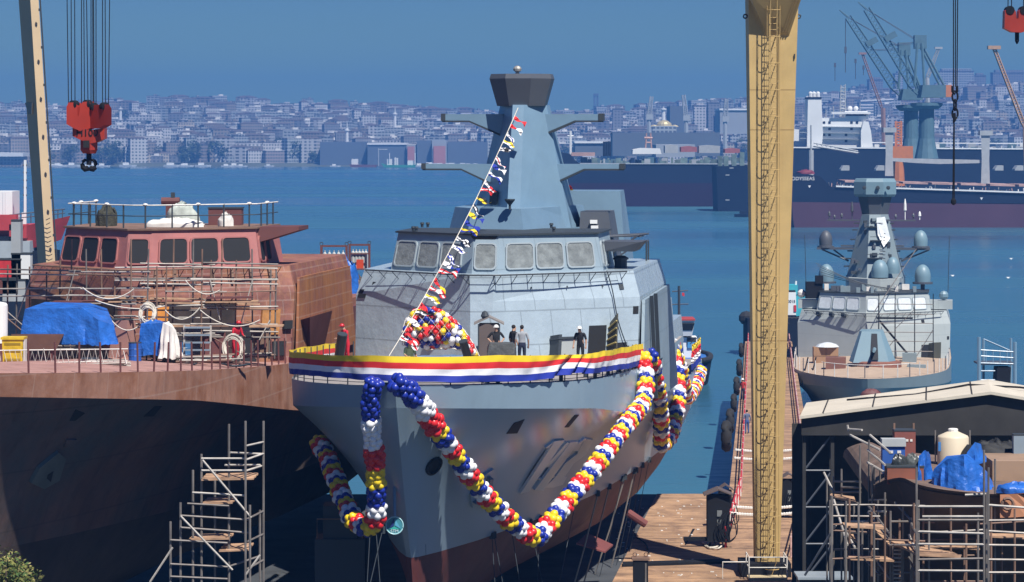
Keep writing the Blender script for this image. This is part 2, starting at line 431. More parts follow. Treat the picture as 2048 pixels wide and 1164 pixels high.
def superstructure(s, m, mdark, rows=2):
    s.block('superstructure', [SUP['base'], SUP['mid'], SUP['top']], m['sup'])
    s.block('hangar', [(17.7, [(46.003, 7.1), (54, 7.1), (54, -7.1), (46.003, -7.1)]), (20.7, [(46.003, 6.9), (53.5, 6.9), (53.5, -6.9), (46.003, -6.9)])], m['sup'])
    s.block('hangar', [(17.7, [(54.003, 7.1), (61, 7.0), (61, -7.1), (54.003, -7.1)]), (19.3, [(54.003, 6.95), (60.5, 6.9), (60.5, -6.9), (54.003, -6.9)])], m['sup'])
    br = s.block('bridge', [BRG['lo'], BRG['hi']], m['brg'])
    s.block('bridge_roof', [(25.055, plan(26.4, .64, 30.5, 5.22, 36.1)), (25.14, plan(26.4, .64, 30.5, 5.22, 36.1))], m['edge'])
    P0, P1 = s.ring(BRG['lo'][1], BRG['lo'][0]), s.ring(BRG['hi'][1], BRG['hi'][0])
    fc = lambda i, j: (P0[i], P0[j], P1[j], P1[i])
    s.face_l, s.face_c, s.face_r, s.face_rs = fc(5, 0), fc(0, 1), fc(1, 2), fc(2, 3)
    V0, V1 = .13, .76
    for u in (.16, .45, .74): add_window(s.root, s.face_l, u-.12, u+.12, V0, V1, m['frame'], m['pane'])
    add_window(s.root, s.face_c, .12, .88, V0, V1, m['frame'], m['pane'])
    for u in (.20, .49, .79): add_window(s.root, s.face_r, u-.125, u+.125, V0, V1, m['frame'], m['pane'])
    add_window(s.root, s.face_rs, .06, .24, V0, V1, m['frame'], m['pane'])
    add_window(s.root, s.face_rs, .30, .48, V0, V1, m['frame'], m['pane'])
    lo = s.ring(SUP['mid'][1], 21.9); hi = s.ring(SUP['top'][1], 23.2); b0 = s.ring(SUP['base'][1], 17.7)
    # upper and lower wall facets for things fixed to them
    s.wl_l = (b0[5], b0[0], lo[0], lo[5]); s.wl_r = (b0[1], b0[2], lo[2], lo[1]); s.wl_rs = (b0[2], b0[3], lo[3], lo[2])
    s.wu_l = (lo[5], lo[0], hi[0], hi[5]); s.wu_r = (lo[1], lo[2], hi[2], hi[1]); s.wu_c = (lo[0], lo[1], hi[1], hi[0])
    # cleaning gallery under the windows: rail on triangular brackets
    mb = MB(); out = []
    for f, n in ((s.wu_l, 7), (s.wu_c, 1), (s.wu_r, 8)):
        for i in range(n+1):
            p = bil(f, (.1 if f is s.wu_l else 0)+i/n*(.9 if f is not s.wu_c else 1), .98); nn = fnorm(f); nn.z = 0; nn.normalize()
            q = p+nn*.62+V((0,0,.02)); out.append(q)
            mb.tube(p, q, .025, 5); mb.tube(q, p-V((0,0,.5)), .02, 5)
    mb.path(out, .04, 6)
    mb.path([p-(p-s.L(29, 0, p.z)).normalized()*.28 for p in out], .018, 5)
    part('gallery_rail', mb, m['edge'], s.root)
# ================================================================ the grey corvette with the balloons
G = (.25, .325, .38)
m_grey = M('grey_paint', G, .42, var=.06, vs=.35, streak=.12, panel=(2.6, 1.9, .16), bump=.12, bs=.8)
m_band = M('grey_paint_band', (.27, .375, .46), .4, var=.05, vs=.3, streak=.10, bump=.1, bs=.7)
m_hull = M('grey_gloss_hull', (.28, .385, .47), .28, var=0, bump=.05, bs=.5)
m_plate = M('grey_dented_plate', (.35, .43, .49), .27, var=.08, vs=.9, panel=(2.4, 1.65, .32), bump=.42, bs=1.3, spec=.8)
m_boot = M('red_antifouling', (.13, .035, .03), .6, var=.25, vs=.4, streak=.4)
m_ddeck = M('deck_primer', (.28, .26, .25), .8, var=.2)
m_edge = M('dark_edge_steel', (.035, .045, .055), .6, var=0)
m_frame = M('window_frame_grey', (.30, .35, .38), .5, var=0)
m_glass = M('taped_window_pane', (.20, .22, .22), .17, var=.3, vs=2.2, bump=.35, bs=5)
m_mast = M('mast_grey', (.165, .265, .36), .35, var=.05, vs=.6, bump=.25, bs=1.0)
m_mastd = M('mast_dark_grey', (.075, .085, .105), .5, var=.08)
m_black = M('black_opening', (.008, .009, .011), .7, var=0)
m_white = M('white_paint', (.78, .78, .76), .5, var=.04)
m_rope = M('pale_rope', (.62, .58, .5), .9, var=.1)
m_chain = M('steel_wire', (.33, .32, .30), .5, metal=.4, var=.1)

cs = Ship('corvette', (-4.78, 129.0), 'light grey corvette on the building berth, draped in balloon garlands and a striped banner')
cs.hull([m_band, m_hull], m_boot, m_ddeck)
superstructure(cs, dict(sup=m_plate, brg=m_grey, edge=m_edge, frame=m_frame, pane=m_glass), m_black)
RT = cs.root
def cbox(s, u, t, z, su, st_, sz):      # box in ship axes, centre u,t,z
    mb = MB(); o = s.L(u, t, z)-s.A*su/2-s.B*st_/2-V((0,0,sz/2)); return mb.obox(o, s.A*su, s.B*st_, V((0,0,sz)))
def sprism(s, pts, z0, z1, pts2=None):
    return MB().loft([[s.L(a, b, z0) for a, b in pts], [s.L(a, b, z1) for a, b in (pts2 or pts)]])
# mast house and mast
part('mast_house', sprism(cs, [(33.4,.95), (34.6,-2.1), (38,-3.6), (44,-3.6), (44,3.2), (36.4,1.75)], 25.05, 26.2, [(33.9,.75), (35,-2.0), (38,-3.3), (43.5,-3.3), (43.5,2.9), (36.4,1.35)]), m_mast, RT)
mastb = [(36.3,-.35), (36.3,.35), (40.3,2.6), (44,2.6), (44,-3.0), (42,-3.0)]
mastt = [(38.6,-.3), (38.6,.3), (40.2,1.3), (41.6,1.3), (41.6,-1.3), (41,-1.3)]
part('mast', sprism(cs, mastb, 25.05, 31.6, mastt), m_mast, RT)
def octo(c, r, z, ph=.39): return [cs.L(c+r*math.cos(ph+k*math.pi/4), r*math.sin(ph+k*math.pi/4), z) for k in range(8)]
mb = MB().loft([octo(40.1, 1.38, 31.55), octo(40.1, 1.80, 33.0), octo(40.1, 1.72, 33.25)])
part('mast_head', mb, m_mastd, RT)
mb = MB(); mb.lathe(cs.L(40.1, -.25, 33.25), [(.12, 0), (.1, .12), (.22, .18), (.24, .3), (.15, .42), (.03, .46)], 10)
part('mast_lamp', mb, m_chain, RT)
for sg in (-1, 1):
    for (a, b, c, d, root, zt, zb, zr, q) in ((4.3, 2.85, 0, 0, 1.0, 31.12, 30.78, 30.0, 40.3), (5.4, 3.3, 0, 0, 1.35, 28.45, 28.2, 27.3, 40.5)):
        pr = [(sg*a, zt), (sg*b, zt), (sg*root, zt), (sg*root, zr), (sg*b, zb), (sg*a, zb)]
        mb = MB().prism([cs.L(q-.35, t, z) for t, z in pr], cs.A*.9)
        y = part('yard', mb, m_mast, RT)
        part('yard_shade_strip', MB().prism([cs.L(q-.36, t, z) for t, z in ((sg*root, zr-.01), (sg*b, zb-.01), (sg*a, zb-.01), (sg*a, zb-.09), (sg*b, zb-.09), (sg*root, zr-.12))], cs.A*.92), m_edge, y)  # dark slab imitates the shade on the underside of the yard
        part('yard_tip', cbox(cs, q+.1, sg*(a-.06), (zt+zb)/2, .98, .24, zt-zb+.05), m_edge, y)
# vents, hatch in the mast foot, ladders of small things
part('mast_door', MB().prism([cs.L(36.6+1.6, -1.12-.02, 26.3), cs.L(36.6+2.9, -1.68, 26.3), cs.L(36.75+2.9, -1.66, 27.05), cs.L(36.75+1.6, -1.08, 27.05)], -cs.A*.05), m_black, RT)
mb = MB(); mb.lathe(cs.L(33.7, .2, 26.15), [(.06, 0), (.07, .25), (.28, .5), (.28, .56), (0.02, .56)], 10); part('air_cowl', mb, m_edge, RT)
part('roof_recess', MB().prism([cs.L(26.62, -.75, 25.02), cs.L(26.62, .55, 25.02), cs.L(26.7, .35, 24.72), cs.L(26.7, -.55, 24.72)], -cs.A*.17), m_black, RT)
# blocks behind the mast on the right
part('funnel', sprism(cs, [(46.5, .6), (46.5, 5.0), (52, 5.0), (52, -3)], 21.9, 26.9, [(46.9, 1), (46.9, 4.6), (51, 4.4), (51, -2)]), m_mast, RT)
part('director_block', sprism(cs, [(41, 2.9), (41, 4.9), (45, 4.9), (45, 2.9)], 23.2, 25.9, [(41.3, 3), (41.3, 4.5), (44.5, 4.5), (44.5, 3)]), m_mastd, RT)
for z, x in ((25.35, 3.75), (25.05, 3.8)): part('lamp_box', cbox(cs, 41.05, x, z, .2, .38, .2), m_white, RT)
for z in (24.6, 24.2):
    mb = MB()
    mb.path([cs.L(39.6, 4.6, z), cs.L(39.6, 6.3, z+.1), cs.L(42, 6.6, z+.1), cs.L(42, 4.6, z)], .05, 5); mb.tube(cs.L(39.6, 6.3, z+.1), cs.L(40, 4.7, z-1), .05, 5)
    mb.obox(cs.L(39.8, 4.6, z-.02), cs.A*2, cs.B*1.8, V((0,0,.06)))
    part('platform', mb, m_mastd, RT)
part('bridge_wing', sprism(cs, [(32, 5.2), (32, 6.8), (35, 6.8), (35, 5.2)], 24.1, 24.6, [(32, 5.2), (31.8, 7.2), (35, 7.2), (35, 5.2)]), m_mastd, RT)
for u, t in ((27.9, -4.2), (27.7, -4.0), (28.2, 2.9), (35, -4.6), (35, -4.9), (34.6, 2.0)):
    mb = MB().lathe(cs.L(u+2, t, 25.14), [(.07, 0), (.07, .14), (.11, .16), (.09, .26)], 8); part('roof_lamp', mb, m_edge, RT)
# superstructure openings
part('wall_recess', wall_box(cs.wu_l, .02, .09, -.10, .22, .02), m_black, RT)
part('wall_recess', wall_box(cs.wl_r, .955, .992, .80, .89, .02), m_black, RT)
part('wall_recess', wall_box(cs.wl_r, .83, .92, .27, .47, .03), m_black, RT)
part('vent_plate', wall_box(cs.wu_r, .87, .90, .3, .52, .03), m_edge, RT)
part('wall_vent', wall_box(cs.wu_l, .12, .15, .30, .52, .03), m_black, RT)
for u in (.25, .5, .75): part('eyelet', wall_box(cs.wu_r, u, u+.006, .42, .5, .06), m_edge, RT)
for u in (.4, .6): part('eyelet', wall_box(cs.wu_l, u, u+.008, .42, .5, .06), m_edge, RT)
# forward door swung open, with stair behind it
dw = part('doorway', wall_box(cs.wl_r, .655, .775, .12, .68, .03), m_black, RT)
hinge0, hinge1 = bil(cs.wl_r, .775, .13), bil(cs.wl_r, .79, .80)
dirn = (V((.55, -.8, 0))).normalized()
mb = MB().prism([hinge0+dirn*.1, hinge0+dirn*.95, hinge1+dirn*.7+V((0,0,.1)), hinge1-V((0,0,.45))], V((.05, .06, 0)))
door = part('steel_door', mb, M('door_edge_steel', (.09, .085, .06), .6, var=.2), RT)
mb = MB()
for i in range(8):
    a = lerp(hinge0+dirn*.1, hinge1-V((0,0,.45)), (i+.5)/8.3); b = lerp(hinge0+dirn*.95, hinge1+dirn*.7+V((0,0,.1)), (i+.3)/8.3)
    mb.tube(a-V((.03,.04,0)), b-V((.03,.04,0)), .045, 4)
part('door_stiffener', mb, M('primer_yellow', (.36, .29, .10), .7, var=.1), door)
# grey cabinet by the wall
cb = part('deck_cabinet', wall_box(cs.wl_r, .405, .545, .08, .52, .75), M('cabinet_grey', (.34, .37, .37), .5, var=.05), RT)
part('cabinet_post', wall_box(cs.wl_r, .395, .415, .08, .58, .82), m_edge, cb)
part('cabinet_lid', wall_box(cs.wl_r, .39, .56, .525, .55, .85), m_edge, cb)
part('wall_ladder', (lambda mb: [wall_box(cs.wl_r, .035+i*.0, .055, .1+i*.05, .11+i*.05, .1, mb) for i in range(9)] and mb)(MB()), m_edge, RT)
# right flank: recess, pilasters, boat bay
fin = MB().prism([cs.L(31.2, 7.25, 21.7), cs.L(29.9, 7.3, 18.4), cs.L(40, 7.4, 18.2), cs.L(40, 7.4, 16.2), cs.L(50, 7.4, 16.0), cs.L(45.9, 7.25, 21.8)], cs.B*.16)
part('flank_plate', fin, m_grey, RT)
for u in (33.2, 35.6): part('flank_rib', MB().prism([cs.L(u, 7.45, 21.8), cs.L(u+.25, 7.45, 21.8), cs.L(u+1.25, 7.6, 16.5), cs.L(u+1.0, 7.6, 16.5)], cs.B*.18), m_edge, RT)
part('boat_bay', MB().prism([cs.L(39.8, 7.12, 21.6), cs.L(43.2, 7.12, 21.4), cs.L(44.2, 7.3, 19.0), cs.L(40.8, 7.3, 19.0)], cs.B*.12), m_black, RT)
mb = MB(); mb.lathe(cs.L(34, 5.9, 23.2), [(.32, 0), (.32, .4), (.4, .42), (.4, .5), (.2, .62)], 8); part('vent_cowl', mb, m_mastd, RT)
for u in (43, 44.2): part('aerial_post', MB().tube(cs.L(u, 6.4, 23.2), cs.L(u, 6.4, 24.3), .05), m_edge, RT)

# hull fittings: point on flared side. a: 0 waterline .. 1 knuckle
def on_hull(s, q, sg, a, off=0.):
    p = s.mid(a)(q, sg); pu = s.mid(a)(q+.6, sg); pa = s.mid(min(1, a+.05))(q, sg)
    n = (pu-p).cross(pa-p).normalized()
    if n.y > 0: n = -n
    return p+n*off, n, (pu-p).normalized(), (pa-p).normalized()
def hull_find(s, x, y, sg):                       # where the line of sight of a photo pixel meets the flared side
    best = None
    for i in range(160):
        for j in range(40):
            q, a = 1+i*.3, j/39
            p = s.mid(a)(q, sg); X = HX+F*p.x/p.y; Y = HY+F*(CAMZ-p.z)/p.y
            e = (X-x)**2+(Y-y)**2
            if best is None or e < best[0]: best = (e, q, a)
    return best[1], best[2]
def hull_patch(s, corners, sg, depth, mb=None):   # thin plate lying on the hull through pixel corners
    mb = mb or MB(); r0, r1 = [], []
    for x, y in corners:
        q, a = hull_find(s, x, y, sg); p, n, _, _ = on_hull(s, q, sg, a)
        r0.append(p-n*.03); r1.append(p+n*depth)
    return mb.loft([r0, r1])
for c in ([(1012, 866), (1029, 842), (1048, 842), (1031, 866)], [(1128, 853), (1150, 831), (1158, 831), (1137, 853)]):
    part('hull_scuttle', hull_patch(cs, c, 1, .02), m_black, RT)
q, a = hull_find(cs, 785, 920, 1); p, n, uu, vv = on_hull(cs, 1.1, 1, a)
mb = MB().lathe(p-n*.25, [(.44, .15), (.44, .32), (.33, .36), (.30, .27), (.05, .27)], 18, axis=n)
part('hawse_pipe', mb, m_black, RT)
# raised hull number 142
def stroke(pts, wd, mb):
    wd *= 1.5
    for (x0, y0), (x1, y1) in zip(pts, pts[1:]):
        dx, dy = x1-x0, y1-y0; L = math.hypot(dx, dy)
        k = wd
        hull_patch(cs, [(x0-k, y0), (x0+k, y0), (x1+k, y1), (x1-k, y1)], 1, .09, mb)
m_num = M('number_grey_sheen', (.56, .60, .62), .3, var=0)  # strokes share the hull grey; lightened to imitate the light they catch
for nm, sts in (('1', [[(1117, 878), (1044, 984)], [(1117, 878), (1098, 896)]]),
                ('4', [[(1142, 884), (1096, 934)], [(1080, 955), (1108, 950)], [(1146, 881), (1075, 978)]]),
                ('2', [[(1148, 898), (1160, 885), (1176, 876)], [(1176, 876), (1160, 905), (1136, 926), (1116, 952), (1094, 974)], [(1094, 974), (1114, 969), (1124, 952)]])):
    mb = MB()
    for st_ in sts: stroke(st_, 6, mb)
    part('hull_number', mb, m_num, RT)
# anchor in its pocket, draught mark figure
mb = MB(); c = [(938, 985), (955, 950), (985, 935), (992, 960), (970, 1005), (945, 1015)]; hull_patch(cs, c, 1, .10, mb)
anc = part('anchor_pocket', mb, m_hull, RT)
mb = MB(); hull_patch(cs, [(968, 950), (976, 950), (968, 1000), (960, 1000)], 1, .3, mb); hull_patch(cs, [(940, 1000), (952, 992), (978, 1004), (976, 1014)], 1, .28, mb)
part('anchor', mb, M('anchor_grey', (.13, .17, .21), .5), anc)
mb = MB()
stk = [(833, 1090), (834, 1101), (824, 1110), (823, 1118), (833, 1116)]
for (x0, y0), (x1, y1) in zip(stk, stk[1:]): hull_patch(cs, [(x0-1.2, y0-.6), (x0+1.2, y0-.6), (x1+1.2, y1+.6), (x1-1.2, y1+.6)], 1, .012, mb)
part('draught_mark', mb, m_edge, RT)
for x, y in ((838, 1112), (836, 1122)):
    part('draught_mark', hull_patch(cs, [(x-2, y-1.5), (x+2, y-1.5), (x+1, y+1.5), (x-2, y+1.5)], 1, .012), m_edge, RT)
# bilge keel and discharge pipe low on the side
mb = MB().prism([cs.L(30.5, 4.0, 9.5), cs.L(32, 5.3, 8.9), cs.L(34, 5.5, 9.0), cs.L(33, 4.3, 9.7)], V((0, 0, -.08))); part('stabiliser_fin', mb, M('red_primer', (.17, .05, .045), .7), RT)
part('discharge_pipe', MB().tube(cs.L(42.3, 5.4, 9.7), cs.L(42.6, 6.4, 9.0), .22, 10), M('red_primer', (.17, .05, .045), .7), RT)
# jackstay post, bow fairlead plates
part('bow_chock', MB().obox(cs.L(.5, -.9, 19.72), cs.A*.5, cs.B*1.6, V((0,0,.12))), m_grey, RT)
# deck rail: stanchions the banner hangs on
def rail_line(s, q0, q1, sg, n, inset=.12):
    return [s.L(lerp(q0, q1, i/n), sg*(interp(lerp(q0, q1, i/n), TD)-inset), interp(lerp(q0, q1, i/n), ZD)) for i in range(n+1)]
edge = [p for p in reversed(rail_line(cs, .3, 29.3, -1, 40))]+rail_line(cs, .3, 30.6, 1, 40)
for i, p in enumerate(resample(edge, 1.7)): part('stanchion', MB().tube(p-V((0,0,.02)), p+V((0,0,1.2)), .03, 6), m_edge, RT)
for h in (.12, .28): part('guard_wire', MB().path([p+V((0,0,h)) for p in edge], .014, 4), m_edge, RT)
for i, k in enumerate((4, 12, 20, 45, 52, 60, 66, 72)):
    p = edge[min(k, len(edge)-1)]; q = lerp(p, cs.L(12, 0, p.z), .06)
    mb = MB()
    for dx in (-.22, .22): mb.lathe(q+V((dx, 0, -.02)), [(.11, 0), (.09, .06), (.09, .3), (.13, .33), (.13, .4)], 8)
    mb.box(q+V((0,0,.0)), (.8, .3, .05)); part('bollard', mb, m_edge, RT)
# forefoot badge on its rod: disc with triangle emblem
bd = thing('badge_plaque', P(789, 1052, 131.2), 'round teal plaque with triangle emblem hanging at the stem of the grey corvette', 'plaque')
c0 = P(789, 1051, 131.2); nrm = V((0.05, -1, .05)).normalized(); rx = V((1, .05, 0)).normalized(); ux = rx.cross(-nrm).normalized()
if ux.z < 0: ux = -ux
part('disc', MB().lathe(c0, [(.36, -.05), (.36, .0), (.02, .0)], 28, axis=nrm), M('plaque_teal', (.05, .22, .27), .4, var=0), bd)
part('rim', MB().path([c0+(rx*math.cos(t)+ux*math.sin(t))*.36 for t in (2*math.pi*i/28 for i in range(28))], .028, 6, closed=True), M('plaque_rim', (.35, .62, .66), .4, var=0), bd)
def tri(pts, mat): part('emblem', MB().prism([c0+nrm*.012+rx*x+ux*y for x, y in pts], nrm*.015), mat, bd)
tri([(-.02, .30), (-.02, .0), (-.24, -.12)], M('emblem_navy', (.01, .03, .16), .5, var=0))
tri([(.02, .30), (.26, -.14), (.02, .0)], M('emblem_blue', (.08, .32, .46), .5, var=0))
tri([(-.22, -.15), (0, -.04), (.24, -.16)], M('emblem_green', (.03, .36, .30), .5, var=0))
letters('STM', c0+nrm*.02+ux*-.235, rx, ux, .13, M('emblem_letter', (.6, .8, .85), .5, var=0), bd, 'lettering', .008)
part('hanger_rod', MB().path([c0+ux*.38-nrm*.02, P(789, 975, 131.5), P(790, 960, 131.7)], .07, 8), m_mast, bd)
# ================================================================ banner, garlands, balloons, flags, crew on the foredeck
COLS = dict(yellow=(.80, .58, .02), red=(.66, .022, .025), white=(.80, .80, .82), blue=(.012, .03, .30))
m_cl = {k: M('cloth_'+k, v, .75, var=.04, vs=2) for k, v in COLS.items()}
m_bl = {k: M('balloon_'+k, v, .36, var=0, coat=.1) for k, v in COLS.items()}
def banner(name, line, h0, h1, label, pinch=None, seed=1):
    pts = resample(line, .22); rows = []; n = len(pts); NR = 12
    for j in range(NR+1):
        a = j/NR; row = []
        for i, p in enumerate(pts):
            d = (pts[min(i+1, n-1)]-pts[max(i-1, 0)]).normalized(); o = d.cross(V((0,0,1)))
            if o.y > 0 and False: o = -o
            k = .07*mnoise.noise(V((i*.09, a*1.2, seed)))+.10*mnoise.noise(V((i*.21+a*1.1, a*1.5, seed+5)))*(.25+a)+.04*mnoise.noise(V((i*.8, a*2.5+i*.1, seed+9)))
            top = h1-.05*abs(math.sin(i*.115)); bot = h0+.07*math.sin(i*.06+seed)+.04*mnoise.noise(V((i*.2, 7, seed)))
            z = lerp(top, bot, a)
            if pinch:
                e = math.exp(-((i/n-pinch)/.035)**2); z += e*(.16*(a-.2)*(1-a)*2+.14*a); k += .20*e*math.sin(a*7+i*.8)*(.3+a)
            row.append(p+V((0,0,z))+o*(.10+k))
        rows.append(row)
    mb = MB()
    for j in range(NR):
        mb.m = j*4//NR; mb.grid(rows[j:j+2])
    # weld rows by merging doubles
    o = mb.build(name, [m_cl['yellow'], m_cl['red'], m_cl['white'], m_cl['blue']])
    bm = bmesh.new(); bm.from_mesh(o.data); bmesh.ops.remove_doubles(bm, verts=bm.verts, dist=.0005); bm.to_mesh(o.data); bm.free()
    o.data.polygons.foreach_set('use_smooth', [True]*len(o.data.polygons))
    return tag(o, label, 'banner')
ln = [p for p in reversed(rail_line(cs, .05, 28.6, -1, 60, .0))]+rail_line(cs, .05, 30.9, 1, 60, .0)[1:]
banner('banner', ln, .20, 1.24, 'long yellow, red, white and blue cloth banner wrapped round the grey bow rail', pinch=.66)
ln2 = [cs.L(q, 7.0, 15.4) for q in (66, 69, 72)]+[cs.L(74, 6.95, 15.4)]
banner('banner', ln2, .25, 1.75, 'short striped cloth banner at the stern rail of the grey corvette, beside the tug', seed=4)
part('stern_rail', MB().path([p+V((0,0,1.8)) for p in ln2], .03, 5), m_edge, RT)

def balloon_mesh(r, n=10): return MB().sphere((0,0,0), r, n, (1,1,1.12))
CLM = {}
def cluster_mesh(c, var):
    if (c, var) in CLM: return CLM[(c, var)]
    rnd = random.Random(var*7+len(c)); mb = MB()
    for lay, ph in ((-.115, var*.4), (.115, var*.4+.52)):
        for k in range(6):
            t = 2*math.pi*k/6+ph+rnd.uniform(-.15, .15); rr = .25+rnd.uniform(-.03, .03)
            d = V((math.cos(t), math.sin(t), lay*1.5)).normalized()
            rot = d.to_track_quat('Z', 'Y').to_matrix()
            mb.sphere((rr*math.cos(t), rr*math.sin(t), lay+rnd.uniform(-.03, .03)), .188*rnd.uniform(.92, 1.06), 10, (1,1,1.12), rot)
    o = mb.build('tmp', m_bl[c], loc=(0,0,0), smooth=180); me = o.data; me.name = 'balloon_cluster'; bpy.data.objects.remove(o)
    CLM[(c, var)] = me; return me
def garland(path, order, label, step=.50, scale=1., start=0):
    pts = resample(smooth_poly([P(*p) for p in path], 8), step)
    g = thing('balloon_garland', pts[0], label, 'balloon garland')
    for i, p in enumerate(pts):
        c = order(i); d = pts[min(i+1, len(pts)-1)]-pts[max(i-1, 0)]
        o = bpy.data.objects.new('balloon_cluster', cluster_mesh(c, i % 3)); COL.objects.link(o); ORG[o.name] = p
        o.parent = g; o.location = p-pts[0]
        o.rotation_mode = 'QUATERNION'
        from mathutils import Quaternion
        o.rotation_quaternion = d.to_track_quat('Z', 'Y') @ Quaternion((0,0,1), random.uniform(0, 6))
        k = (scale(i) if callable(scale) else scale)*random.uniform(.93, 1.08)
        o.scale = (k, k, min(k, 1.05))
    return g
cyc = ['white', 'red', 'yellow', 'blue']
def ofront(i): return 'blue' if i < 3 else 'white' if i < 5 else 'red' if i < 7 else 'yellow' if i < 8 else 'blue' if i < 9 else cyc[(i-9) % 4]
garland([(796,768,127.6), (818,784,127.9), (842,812,128.6), (880,866,130), (920,922,131.6), (965,985,133.6), (1020,1042,136), (1070,1073,137.6), (1105,1038,139.2), (1150,983,141.5), (1200,920,144.5), (1250,852,149), (1284,808,153.5), (1292,762,156), (1285,712,157.3)],
        ofront, 'long balloon garland hanging in a deep V across the right side of the grey bow', scale=lambda i: 1.12 if i < 7 else 1.02)
def oleft(i): return 'blue' if i < 4 else 'white' if i < 7 else 'red' if i < 9 else 'yellow' if i < 11 else 'blue' if i < 13 else cyc[(i-13) % 4]
garland([(748,770,128.4), (741,800,128.6), (742,850,129.0), (750,920,129.6), (753,990,130.2), (750,1036,130.6), (733,1055,131.2), (708,1040,132.6), (690,1005,134.4), (672,960,136.6), (655,915,139), (636,882,141)],
        oleft, 'balloon garland looping from the stem round to the shaded left side of the grey bow', step=.44, scale=.95)
garland([(1300,712,160.6), (1309,750,163), (1318,800,166), (1323,850,169), (1322,888,171), (1335,880,173), (1348,850,175.5), (1356,800,178), (1353,740,180), (1341,680,182)],
        lambda i: cyc[::-1][i % 4] if i < 14 else cyc[i % 4], 'balloon garland in a narrow loop on the grey flank just behind the bow banner')
garland([(1346,690,183), (1358,730,186), (1368,770,189), (1374,795,192), (1384,785,195), (1394,762,199), (1400,742,203)],
        lambda i: cyc[(i+1) % 4], 'small far balloon garland looping at the stern of the grey corvette below the tug')

# the net full of balloons on the foredeck
BAG = [(803,668),(810,642),(825,622),(848,611),(872,614),(895,628),(918,648),(935,670),(949,692),(959,713),(941,714),(925,702),(905,696),(880,697),(855,700),(838,692),(820,694),(805,690)]
BD_ = 145.6
def bag_edge(x, y):        # signed distance (pixels) inside the outline
    ins = False; best = 1e9; n = len(BAG)
    for i in range(n):
        (x0, y0), (x1, y1) = BAG[i], BAG[(i+1) % n]
        if (y0 > y) != (y1 > y) and x < (x1-x0)*(y-y0)/(y1-y0)+x0: ins = not ins
        L2 = (x1-x0)**2+(y1-y0)**2; t_ = max(0, min(1, ((x-x0)*(x1-x0)+(y-y0)*(y1-y0))/L2)); best = min(best, math.hypot(x-x0-t_*(x1-x0), y-y0-t_*(y1-y0)))
    return best if ins else -best
def bag_half(d): 
    k = min(1, d/42); return 1.25*math.sqrt(max(0, 1-(1-k)**2))
rnd = random.Random(11); placed = []
bm_proto = {}
for c in COLS:
    o = balloon_mesh(.150).build('balloon', m_bl[c], loc=(0,0,0), smooth=180); bm_proto[c] = o.data; bpy.data.objects.remove(o)
tries = 0
while len(placed) < 230 and tries < 26000:
    tries += 1
    x, y = rnd.uniform(800, 960), rnd.uniform(608, 716); d_ = bag_edge(x, y)
    if d_ < 4.5: continue
    p = P(x, y, BD_+(-1 if rnd.random() < .8 else 1)*bag_half(d_-3)*rnd.choice((1, 1, .7)))
    if all((p-q).length > .245 for q in placed):
        placed.append(p); c = rnd.choices(['blue', 'red', 'yellow', 'white'], (2.6, 3.4, 2.8, 2.6))[0]
        o = bpy.data.objects.new('balloon', bm_proto[c]); COL.objects.link(o); o.location = p; o.rotation_euler = (rnd.uniform(-1, 1), rnd.uniform(-1, 1), 0)
        s_ = rnd.uniform(.86, 1.14); o.scale = (s_, s_, s_); ORG[o.name] = p
        tag(o, f'{c} balloon held in the net bag on the grey foredeck', 'balloon', f'{c} balloons inside the net bag')
mb = MB()
for fam in (0, 1):
    for k in range(-14, 15, 2):
        for side in (-1, 1):
            run = []
            for m_ in range(-40, 41):
                x = 880+k*9+m_*3*(1 if fam else -1)*.8; y = 662+m_*3*1.0
                d_ = bag_edge(x, y)
                if d_ > .5: run.append(P(x, y, BD_+side*(bag_half(d_)+.17)))
                else:
                    if len(run) > 1: mb.path(run, .006, 3)
                    run = []
            if len(run) > 1: mb.path(run, .006, 3)
mb.path([P(x, y, BD_) for x, y in BAG], .03, 5, closed=True)
tag(mb.build('balloon_net', M('net_cord', (.75, .72, .66), .6, var=0)), 'white mesh net bag bulging with coloured balloons on the grey foredeck', 'net bag')

